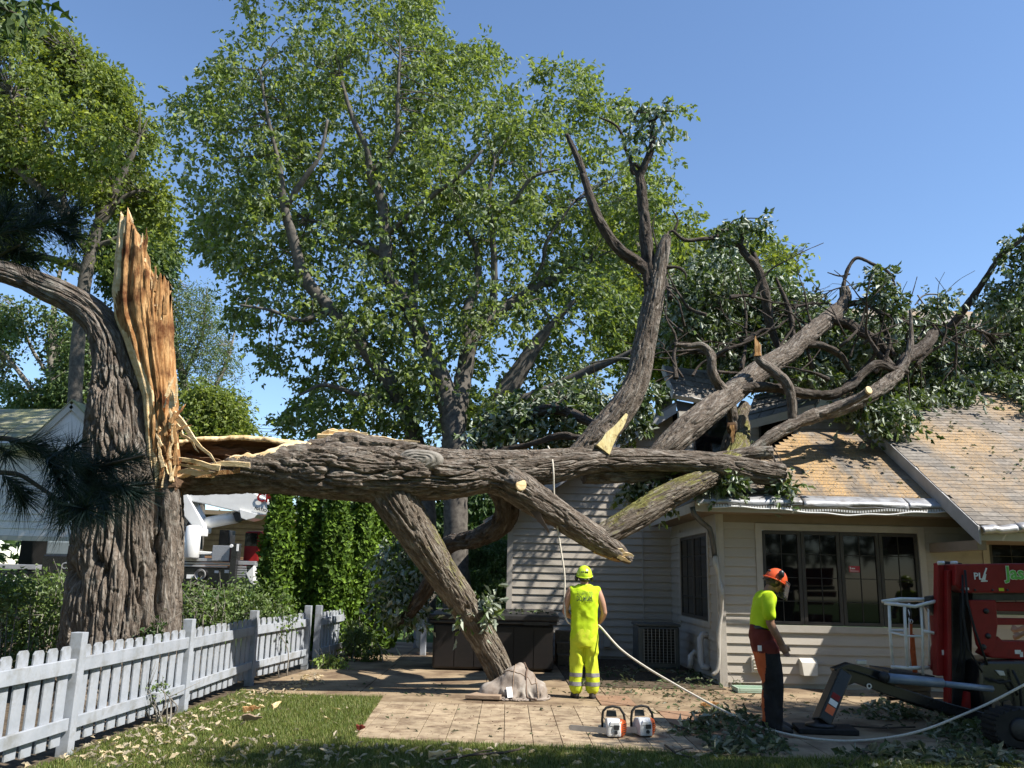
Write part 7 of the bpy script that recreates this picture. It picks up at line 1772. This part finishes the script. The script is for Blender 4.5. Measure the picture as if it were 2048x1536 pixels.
# outrigger leg, foot and pad
pd = thing('outrigger_pad', 'black square pad under the foot of the lift', 'pad', tuple(gp(1655, 1468)))
g_ = gp(1655, 1466); b = MB(); b.prism([(g_.x - .36, g_.y - .12, .003), (g_.x + .30, g_.y - .16, .003), (g_.x + .36, g_.y + .30, .003), (g_.x - .30, g_.y + .32, .003)], (0, 0, .055)); b.build('pad', M['rubber'], pd, bevel=.01)
fx, fy = g_.x - .0, g_.y + .08
b = MB(); b.lathe([(0, .13), (.05, .13), (.07, .10), (.16, .085), (.17, .062), (0, .062)], 20, Matrix.Translation((fx - .05, fy, 0))); b.build('outrigger_foot', M['steel_dark'], lift, smooth=True)
kn = at(1685, 1345, 10.55); ft_ = Vector((fx - .04, fy, .10))
b = MB(); b.bar(ft_, kn, .16, .20, (0, 1, 0)); leg = b.build('outrigger_leg', M['black_paint'], lift, bevel=.015)
dl_ = (kn - ft_)
for t0, t1, m_ in ((.20, .34, 'saw_orange'), (.36, .46, 'white_print'), (.48, .58, 'red_paint')):
    a = ft_ + dl_ * t0 + Vector((-.0, -.104, 0)); c = ft_ + dl_ * t1 + Vector((0, -.104, 0)); b = MB(); b.bar(a, c, .10, .004, (0, 1, 0)); b.build('sticker', M[m_], leg)
plate('outrigger_arm', [(1668, 1338), (1700, 1326), (1770, 1344), (1790, 1348), (1790, 1372), (1905, 1408), (1980, 1428), (1980, 1448), (1900, 1428), (1780, 1392), (1710, 1366), (1690, 1374)], 10.55, .16, M['black_paint'])
plate('beacon', [(1714, 1320), (1734, 1320), (1734, 1330), (1714, 1329)], 10.5, .06, M['steel'])
b = MB(); c = at(1738, 1372, 10.54); b.lathe([(.018, 0), (.03, 0), (.03, .012), (.018, .012)], 16, Matrix.Translation(c) @ Matrix.Rotation(R(90), 4, 'X')); b.build('round_mark', M['white_print'], lift)
V, Q, T = tube(np.array([(*at(1776, 1356, 10.45), .055), (*at(1885, 1366, 10.5), .055)]), 20, 3); npobj('cylinder_sleeve', V, [Q, T], M['blue_grey'], lift)
V, Q, T = tube(np.array([(*at(1880, 1367, 10.5), .036), (*at(1985, 1378, 10.55), .036)]), 16, 3); npobj('cylinder_rod', V, [Q, T], M['blue_grey'], lift)
b = MB(); b.rod([at(1768, 1353, 10.42), at(1772, 1360, 10.7)], .06, 12); b.build('pivot_pin', M['steel_dark'], lift, smooth=True)
# second outrigger beyond
plate('outrigger_arm', [(1760, 1372), (1905, 1418), (1985, 1435), (1985, 1450), (1895, 1432), (1760, 1388)], 11.6, .14, M['black_paint'])
plate('outrigger_leg', [(1768, 1352), (1790, 1352), (1800, 1400), (1780, 1402)], 11.6, .1, M['black_paint'])
# mast
plate('mast', [(1876, 1126), (1889, 1126), (1889, 1352), (1874, 1352)], 10.9, .12, M['red_paint'])
plate('mast', [(1895, 1140), (1903, 1140), (1904, 1408), (1896, 1408)], 10.8, .12, M['red_paint'])
plate('mast_core', [(1903, 1128), (1945, 1128), (1944, 1412), (1904, 1412)], 10.95, .2, M['steel_dark'])
plate('mast_cap', [(1874, 1127), (1890, 1122), (1925, 1126), (1925, 1150), (1890, 1150)], 11.12, .12, M['steel_dark'])
plate('mast_brace', [(1866, 1225), (1876, 1195), (1880, 1200), (1878, 1350), (1862, 1335), (1870, 1290)], 11.05, .1, M['red_paint'])
plate('lower_mast', [(1934, 1384), (1941, 1384), (1943, 1418), (1930, 1418)], 10.7, .1, M['red_paint'])
b = MB(); b.rod([at(1921, 1180, 10.85), at(1922, 1255, 10.85), at(1923, 1300, 10.85), at(1915, 1345, 10.85)], .018, 8); b.build('hose', M['rubber'], lift, smooth=True)
b = MB(); b.rod([at(1929, 1190, 10.83), at(1930, 1290, 10.83), at(1926, 1380, 10.84)], .014, 8); b.build('hose', M['rubber'], lift, smooth=True)
for u, v in ((1882, 1126), (1908, 1126)):
    b = MB(); b.rod([at(u - 6, v, 10.86), at(u + 6, v, 10.86)], .025, 10); b.build('pin', M['white_metal'], lift, smooth=True)
# main boom with lettering
plate('boom', [(1912, 1128), (2110, 1126), (2110, 1186), (1930, 1186), (1912, 1170)], 10.7, .30, M['red_paint'], bev=.018)
plate('lower_boom', [(1945, 1187), (2110, 1187), (2110, 1200), (1945, 1202)], 10.78, .2, M['steel_dark'])
plate('link_plate', [(1938, 1200), (1992, 1200), (1996, 1250), (1990, 1296), (1980, 1308), (1966, 1306), (1956, 1290)], 10.72, .06, M['red_paint'], bev=.012)
plate('link_plate', [(1980, 1204), (2110, 1204), (2110, 1224), (1996, 1222)], 10.86, .1, M['red_paint'])
plate('link_plate', [(1992, 1236), (2110, 1238), (2110, 1250), (1994, 1250)], 10.8, .14, M['red_paint'])
plate('lower_boom', [(1970, 1308), (1996, 1272), (2006, 1282), (2110, 1284), (2110, 1322), (1985, 1316)], 10.75, .25, M['red_paint'], bev=.014)
for u, v in ((1972, 1222), (1976, 1272), (1967, 1294)):
    b = MB(); c = at(u, v, 10.715); b.lathe([(0, .02), (.028, .02), (.034, 0), (0, 0)], 14, Matrix.Translation(c) @ Matrix.Rotation(R(90), 4, 'X')); b.build('bolt', M['steel_dark'], lift, smooth=True)
text('PL', .115, Matrix.Translation((at(1956, 1153, 10.7).x, 10.693, at(1956, 1153, 10.7).z)) @ FACE_CAM, M['white_print'], lift, ext=.003, offset=.002)
b = MB(); q = lambda u, v: at(u, v, 10.697)
b.bar(q(1965, 1160), q(1973, 1136), .018, .004, (0, 1, 0)); b.bar(q(1962, 1162), q(1975, 1162), .018, .004, (0, 1, 0)); b.bar(q(1969, 1160), q(1971, 1148), .02, .004, (0, 1, 0)); b.build('emblem', M['white_print'], lift)
text('Jas', .21, Matrix.Translation((at(2029, 1147, 10.7).x, 10.695, at(2029, 1147, 10.7).z)) @ FACE_CAM, M['cream_print'], lift, ext=.002, offset=.010)
text('Jas', .21, Matrix.Translation((at(2029, 1147, 10.7).x, 10.690, at(2029, 1147, 10.7).z)) @ FACE_CAM, M['green_print'], lift, ext=.002, offset=.004)
for u, v, w_, h_, m_ in ((1930, 1175, 8, 5, 'white_print'), (1998, 1176, 10, 6, 'hivis2'), (2030, 1300, 12, 8, 'white_print'), (2040, 1304, 6, 10, 'white_print'), (1884, 1300, 4, 10, 'white_print')):
    D_ = 10.695 if u > 1900 and v < 1200 else (10.745 if u > 1990 else 10.895)
    b = MB(); pbx(b, u, v, u + w_, v + h_, D_, .004); b.build('decal', M[m_], lift)
for u in (1922, 1950, 1985, 2015):
    b = MB(); c = at(u, 1180, 10.695); b.lathe([(0, .01), (.012, .01), (.014, 0), (0, 0)], 8, Matrix.Translation(c) @ Matrix.Rotation(R(90), 4, 'X')); b.build('bolt', M['steel_dark'], lift, smooth=True)
b = MB(); b.rod([at(1930, 1140, 10.66), at(1935, 1205, 10.62), at(1950, 1260, 10.6), at(1975, 1330, 10.58)], .014, 8); b.build('hose', M['rubber'], lift, smooth=True)
b = MB(); b.rod([at(1925, 1150, 10.68), at(1926, 1230, 10.64), at(1938, 1300, 10.62), at(1965, 1345, 10.58)], .012, 8); b.build('hose', M['rubber'], lift, smooth=True)
b = MB(); b.rod([at(1700, 1340, 10.5), at(1740, 1352, 10.48), at(1790, 1372, 10.5)], .010, 6); b.build('hose', M['rubber'], lift, smooth=True)
# turret, engine cover, track
plate('engine_cover', [(1962, 1326), (1975, 1322), (2110, 1322), (2110, 1420), (1968, 1420), (1960, 1380)], 10.6, .8, M['black_paint'], bev=.03)
plate('panel', [(1990, 1340), (2008, 1342), (2012, 1352), (2000, 1352)], 10.58, .018, M['steel'])
plate('round_tank', [(1985, 1405), (1996, 1398), (2002, 1408), (1996, 1420), (1986, 1418)], 10.57, .03, M['joint'])
plate('round_tank', [(2008, 1404), (2020, 1400), (2026, 1410), (2018, 1422), (2009, 1420)], 10.57, .03, M['joint'])
b = MB(); b.rod([at(1980, 1358, 10.55), at(2000, 1366, 10.5), at(2020, 1362, 10.52), at(2035, 1390, 10.54)], .016, 8); b.build('hose', M['rubber'], lift, smooth=True)
b = MB(); b.rod([at(2025, 1340, 10.55), at(2040, 1370, 10.5), at(2044, 1430, 10.54)], .016, 8); b.build('hose', M['rubber'], lift, smooth=True)
plate('undercarriage', [(1930, 1418), (2110, 1418), (2110, 1452), (1945, 1446)], 10.7, .9, M['steel_dark'])
tk = gp(2068, 1500)
b = MB(); pts = []
for a in np.linspace(0, 2 * math.pi, 28, endpoint=False):
    c, s = math.cos(a), math.sin(a); pts.append((tk.x + .12 + .5 * math.copysign(abs(c) ** .55, c) , tk.y, .20 + .195 * math.copysign(abs(s) ** .8, s)))
b.prism(pts, (0, .28, 0)); trk = b.build('track', M['rubber'], lift)
for k in range(0, 28):
    p = Vector(pts[k]); pn = Vector(pts[(k + 1) % 28]); n_ = (p - Vector((tk.x + .12, tk.y, .2))).normalized()
    b = MB(); b.bar(p + n_ * .008 + Vector((0, .0, 0)), p + n_ * .008 + Vector((0, .28, 0)), .03, .02, n_); b.build('tread_block', M['rubber'], trk)
b = MB()
b.lathe([(0, .02), (.09, .02), (.12, 0), (0, 0)], 18, Matrix.Translation((tk.x - .12, tk.y - .002, .2)) @ Matrix.Rotation(R(90), 4, 'X')); b.build('idler', M['steel_dark'], lift, smooth=True)
# work basket of aluminium tube
bs = lambda u, v, D: at(u, v, D)
TUBES = [
 ('top_rail', [(1764, 1203, 11.1), (1800, 1198, 11.1), (1856, 1199, 11.15), (1890, 1203, 11.2)], .022), ('top_rail', [(1768, 1206, 11.1), (1830, 1213, 10.95), (1856, 1206, 10.95), (1884, 1200, 11.0)], .022), ('top_rail', [(1770, 1203, 11.6), (1860, 1200, 11.7)], .020),
 ('upright', [(1778, 1208, 11.08), (1780, 1262, 11.08), (1786, 1338, 11.08)], .018), ('upright', [(1809, 1212, 11.0), (1811, 1265, 11.0), (1815, 1338, 11.0)], .018), ('upright', [(1842, 1212, 10.98), (1845, 1265, 10.98), (1846, 1350, 10.98)], .016), ('upright', [(1857, 1212, 11.05), (1859, 1330, 11.05)], .012), ('upright', [(1818, 1206, 11.6), (1820, 1268, 11.6), (1822, 1335, 11.6)], .014),
 ('mid_rail', [(1778, 1261, 11.08), (1806, 1261, 11.3), (1812, 1268, 11.0)], .016), ('mid_rail', [(1778, 1264, 11.08), (1811, 1272, 11.0), (1846, 1273, 10.98)], .014), ('mid_rail', [(1846, 1262, 10.98), (1868, 1266, 10.95)], .02),
 ('floor_rail', [(1782, 1334, 11.05), (1815, 1336, 11.0), (1858, 1335, 11.05)], .022), ('brace', [(1766, 1204, 11.1), (1780, 1210, 11.08), (1797, 1206, 11.05)], .012)]
for nm, pts, r in TUBES:
    b = MB(); b.rod([bs(*p) for p in pts], r, 10); b.build(nm, M['white_metal'], lift, smooth=True)
plate('basket_floor', [(1778, 1340), (1870, 1352), (1870, 1368), (1778, 1352)], 11.0, .6, M['steel_dark'])
plate('control_box', [(1858, 1193), (1880, 1190), (1884, 1225), (1868, 1232), (1858, 1215)], 11.0, .14, M['dark_plastic'], bev=.015)
hs = thing('harness', 'orange safety harness hanging inside the lift basket', 'harness', tuple(at(1822, 1215, 11.2)))
b = MB(); b.rod([at(1814, 1208, 11.2), at(1822, 1225, 11.2), at(1821, 1240, 11.2)], .014, 8); b.rod([at(1812, 1212, 11.2), at(1818, 1235, 11.2)], .01, 8); b.build('lanyard', M['dark_plastic'], hs, smooth=True)
b = MB(); b.bar(at(1822, 1245, 11.2), at(1823, 1300, 11.2), .03, .02, (0, 1, 0)); b.bar(at(1823, 1298, 11.19), at(1830, 1352, 11.18), .04, .02, (0, 1, 0)); b.bar(at(1826, 1268, 11.21), at(1833, 1345, 11.2), .025, .02, (0, 1, 0)); b.build('webbing', M['orange_cloth'], hs, bevel=.004)
b = MB(); b.lathe([(.02, 0), (.03, .008), (.02, .016)], 14, Matrix.Translation(at(1821, 1243, 11.18)) @ Matrix.Rotation(R(90), 4, 'X')); b.build('ring', M['steel'], hs)
cb = thing('wooden_crate', 'pale wooden crate standing below the lift basket', 'crate', tuple(at(1830, 1395, 11.3)))
for k in range(3):
    b = MB(); pbx(b, 1786, 1356 + k * 14, 1862, 1368.5 + k * 14, 11.3, .4); b.build('slat', M['plank'], cb, bevel=.005)
# ------------------------------------------------------------------ tree rows added out of frame to block sky light; far shrubs
def far_row(name, label, x0, x1, y0, y1, n, h, seed):
    r = np.random.default_rng(seed)
    C = np.stack([r.uniform(x0, x1, n), r.uniform(y0, y1, n), r.uniform(.2, 1, n) ** .8 * h], 1)
    C[:, 2] *= .75 + .35 * vnoise(np.stack([C[:, 0] * .25, C[:, 1] * .25, C[:, 0] * 0], 1), seed)
    V, T = leafgeo(C, .75, 'maple', .3, .4, .3, r)
    o = npobj(name, V, [T], M['leaf_dark'], None, smooth=False)
    return tag(o, label, 'trees', None, 'stuff')
far_row('treeline', 'unseen tree row added behind the photographer to hold back sky light', -24, 30, -14, -10, 7000, 14, 601)
far_row('treeline', 'unseen tree row added beyond the right edge to hold back sky light', 24, 28, -12, 22, 4200, 13, 602)
far_row('treeline', 'unseen tree row added beyond the left edge to hold back sky light', -27, -23, -12, 20, 4200, 12, 604)
far_row('treeline', 'low dark shrubs closing the view beyond the garage and crane', -40, 6, 50, 54, 3800, 7, 603)
# ------------------------------------------------------------------ grass, leaves and litter on the ground
r_ = np.random.default_rng(700)
def scatter(poly, n):
    P = np.array(poly); out = []; tot = 0
    while tot < n:
        x = r_.uniform(P[:, 0].min(), P[:, 0].max(), n); y = r_.uniform(P[:, 1].min(), P[:, 1].max(), n); m = inpoly(x, y, poly)
        out.append(np.stack([x[m], y[m]], 1)); tot += m.sum()
    return np.vstack(out)[:n]
def gpoly(pts, z=0.0): return [tuple(gp(u, v, z))[:2] for u, v in pts]
gm, nt, bs_, out = newmat('lawn_grass')
geo = nd(nt, 'ShaderNodeNewGeometry'); c1 = ramp(nt, geo.outputs['Random Per Island'], [(0, (.07, .11, .016)), (.5, (.14, .19, .03)), (.8, (.21, .235, .05)), (1, (.32, .28, .13))]).outputs[0]
nt.links.new(c1, bs_.inputs['Base Color']); bs_.inputs['Roughness'].default_value = .55
tr_ = nd(nt, 'ShaderNodeBsdfTranslucent'); nt.links.new(c1, tr_.inputs[0]); mx = nd(nt, 'ShaderNodeMixShader'); mx.inputs[0].default_value = .35
nt.links.new(bs_.outputs[0], mx.inputs[1]); nt.links.new(tr_.outputs[0], mx.inputs[2]); nt.links.new(mx.outputs[0], out.inputs[0])
lp = [(-4.0, 7.2), (5.6, 7.2), (5.2, 8.58), (1.9, 8.98), (-1.52, 9.43), (-1.66, 12.36), (-2.9, 12.46), (-3.72, 12.78), (-3.92, 8.2)]
g2 = scatter(lp, 150000)
dens = fbm(np.column_stack([g2 * 1.1, np.zeros(len(g2))]), 3, 5) + r_.normal(0, .3, len(g2))
g2 = g2[dens > -.55]
n = len(g2)
h = r_.uniform(.028, .075, n) * (1 + .5 * vnoise(np.column_stack([g2 * .9, np.zeros(n)]), 8)) ; a = r_.uniform(0, 2 * math.pi, n); w = r_.uniform(.0022, .0042, n)
base = np.column_stack([g2, np.full(n, -.024)]); ax_ = np.stack([np.cos(a), np.sin(a), np.zeros(n)], 1); ln_ = np.stack([-np.sin(a), np.cos(a), np.zeros(n)], 1) * (r_.normal(0, .55, n))[:, None]
mid = base + np.array([0, 0, 1]) * (h * .55)[:, None] + ln_ * (h * .25)[:, None]; tip = base + np.array([0, 0, 1]) * h[:, None] + ln_ * h[:, None]
V = np.stack([base - ax_ * w[:, None], base + ax_ * w[:, None], mid + ax_ * (w * .7)[:, None], mid - ax_ * (w * .7)[:, None], tip], 1).reshape(-1, 3)
i = np.arange(n) * 5
tag(npobj('grass', V, [np.stack([i, i + 1, i + 2, i + 3], 1), np.stack([i + 3, i + 2, i + 4], 1)], gm, None, smooth=False), 'short lawn grass in front of the patio and along the fence', 'grass', None, 'stuff')
def litter(name, label, XY, z, size, m, kind='oak', up=1.6, curl=.5, zs=None):
    C = np.column_stack([XY, np.full(len(XY), z) if zs is None else zs])
    V, T = leafgeo(C, size, kind, up, .05, curl, r_)
    return tag(npobj(name, V, [T], m, None, smooth=False), label, 'leaves', None, 'stuff')
S = [scatter(lp, 140)]
for pts, n in (([(0, 1536), (150, 1500), (350, 1430), (520, 1400), (560, 1420), (420, 1470), (200, 1536)], 170), ([(130, 1500), (420, 1420), (500, 1380), (520, 1392), (400, 1450), (200, 1525)], 130), ([(300, 1480), (560, 1470), (680, 1500), (640, 1536), (200, 1536)], 150), ([(480, 1390), (640, 1345), (650, 1365), (560, 1395)], 190), ([(650, 1490), (1000, 1500), (1000, 1536), (600, 1536)], 100), ([(1000, 1500), (1400, 1515), (1400, 1536), (1000, 1536)], 70)):
    S.append(scatter(gpoly(pts), n))
litter('leaf_litter', 'pale wilted oak leaves scattered over the lawn', np.vstack(S), .03, .078, M['leaf_dead'], zs=r_.uniform(-.005, .05, sum(len(s) for s in S)))
S = [scatter([(-3.2, 12.6), (3.3, 12.1), (4.9, 9), (6.5, 9), (6.5, 14), (-3, 14)], 150), scatter(gpoly([(1180, 1370), (1440, 1365), (1440, 1400), (1180, 1385)]), 150), scatter(gpoly([(1330, 1390), (1560, 1390), (1560, 1420), (1330, 1420)]), 80), scatter(pav_poly, 26)]
litter('leaf_litter', 'green and pale leaves strewn over the patio slabs', np.vstack(S), .02, .085, M['leaf_pile'], zs=r_.uniform(.008, .035, sum(len(s) for s in S)))
PILES = [('grey green leaf pile in front of the worker with the orange helmet', [(1345, 1468), (1400, 1432), (1500, 1430), (1545, 1455), (1560, 1480), (1450, 1490)], .20, 480), ('low leaf pile nearest the grass below the saws', [(1400, 1492), (1500, 1480), (1600, 1492), (1560, 1512), (1430, 1512)], .10, 260), ('sunlit leaf pile under the front of the lift', [(1845, 1470), (1880, 1440), (1960, 1446), (2010, 1468), (1990, 1490), (1880, 1486)], .16, 420),
         ('wide leaf pile along the bottom right corner', [(1640, 1536), (1680, 1510), (1800, 1504), (1950, 1495), (2060, 1510), (2060, 1545)], .13, 480), ('dark leaf scatter behind the outrigger pad', [(1690, 1432), (1760, 1405), (1880, 1410), (1900, 1432), (1800, 1446)], .08, 300)]
for lb, pts, hh, n in PILES:
    pg = gpoly(pts); XY = scatter(pg, n); cx, cy = XY.mean(0); sx, sy = XY.std(0) * 1.9
    d2 = np.clip(1 - ((XY[:, 0] - cx) / sx) ** 2 - ((XY[:, 1] - cy) / sy) ** 2, 0, 1)
    z = .012 + hh * d2 * r_.uniform(.25, 1, n) * (.7 + .4 * vnoise(np.column_stack([XY * 3, np.zeros(n)]), 9))
    litter('leaf_pile', lb, XY, 0, .115, M['leaf_pile'], up=.9, curl=.5, zs=z)
for k, (lb, pts) in enumerate([('curved bare twig left of the grey green leaf pile', [(1340, 1446), (1360, 1455), (1395, 1458), (1420, 1452)]), ('long dark twig on the slabs near the outrigger pad', [(1700, 1452), (1760, 1456), (1830, 1454)]), ('forked twig at the bottom right of the slabs', [(1700, 1530), (1720, 1512), (1735, 1492)]), ('dark sticks lying in the grass before the pavers', [(880, 1520), (940, 1510), (1010, 1505), (1040, 1498)]), ('thin twig beside the lawn edge on the pavers', [(1330, 1490), (1350, 1505), (1380, 1515)])]):
    t = thing('twig', lb, 'twig', tuple(gp(*pts[0])))
    b = MB(); b.rod([gp(u, v, .02 + .015 * (i % 2)) for i, (u, v) in enumerate(pts)], .011, 6); b.build('stick', M['bark_dark'], t, smooth=True)
    b = MB(); p = gp(*pts[1], .025); b.rod([p, p + Vector((.12, .06, .03)), p + Vector((.2, .13, .02))], .006, 5); b.build('side_shoot', M['bark_dark'], t, smooth=True)
for k, (lb, u, v, l, mm, ang) in enumerate([('orange wood chunk on the lawn nearest the fence', 503, 1421, .20, 'wood_orange', .3), ('pale wood splinter upright in the lawn', 553, 1413, .16, 'wood_pale', 1.1), ('grey wood sliver on the lawn below the orange chunk', 505, 1440, .26, 'plank', -.4), ('tan bark chip in the shaded grass at the bottom', 880, 1512, .22, 'wood_cut', .5), ('dark red leaf ball at the corner of the pavers', 722, 1460, .09, 'red_cloth', 0), ('rusty bark strip on the slabs beside the mint tray', 1420, 1412, .26, 'wood_orange', .2)]):
    p = gp(u, v, .02); t = thing('wood_chip', lb, 'wood chip', tuple(p)); d = Vector((math.cos(ang), math.sin(ang), .25 if k == 1 else .06)) * l
    splinter(t, p - d / 2 + Vector((0, 0, .02)), p + d / 2 + Vector((0, 0, .03)), .07, M[mm], 'chip', .4, 800 + k)
S = np.vstack([scatter([(-3.2, 12.6), (3.3, 12.1), (4.9, 9), (6.5, 9), (6.5, 14), (-3, 14)], 420), scatter(pav_poly, 260), scatter(gpoly([(1180, 1380), (1700, 1390), (1700, 1440), (1200, 1420)]), 260)])
litter('bark_crumbs', 'small brown bark crumbs and wood flakes strewn over the patio', S, .0, .035, M['wood_brown'], 'narrow', 1.2, .2, r_.uniform(.006, .016, len(S)))
# leaves and twigs lying on the roofs
def onroof(n, x0, x1, y0, y1, o, sl, zoff=.05):
    x = r_.uniform(x0, x1, n); y = r_.uniform(y0, y1, n); return np.stack([x, y, o[1] + sl * (y - o[0]) + zoff], 1)
C = np.vstack([onroof(210, 7.6, 10.5, 14.2, 19.5, (MY, MZ), MS), onroof(60, 7.5, 9, 16, 18.5, (MY, MZ), MS), onroof(60, 4.2, 7.4, 14.1, 16.3, (EY, EZ), SL)])
V, T = leafgeo(C, .11, 'oak', 1.2, .1, .4, r_); tag(npobj('roof_leaves', V, [T], M['leaf_pile'], None, smooth=False), 'loose leaves lying on the dusty shingles', 'leaves', None, 'stuff')
# dark bed along the house
tag(flat('house_bed', [(1.0, 14.1), (1.6, 13.95), (3.42, 13.98), (3.42, 18.56), (.95, 18.56)], .012, M['soil'], .02), kind='structure')
S = scatter([(1.1, 14.1), (3.4, 14.05), (3.4, 16.2), (1.1, 17)], 240)
litter('leaf_litter', 'dark leaves in the shaded bed between hot tub and house', S, .03, .10, M['leaf_pile'], zs=r_.uniform(.02, .12, len(S)))
print('script', round(time.time() - T0, 1), 's', sum(len(o.data.polygons) for o in bpy.data.objects if o.type == 'MESH'))
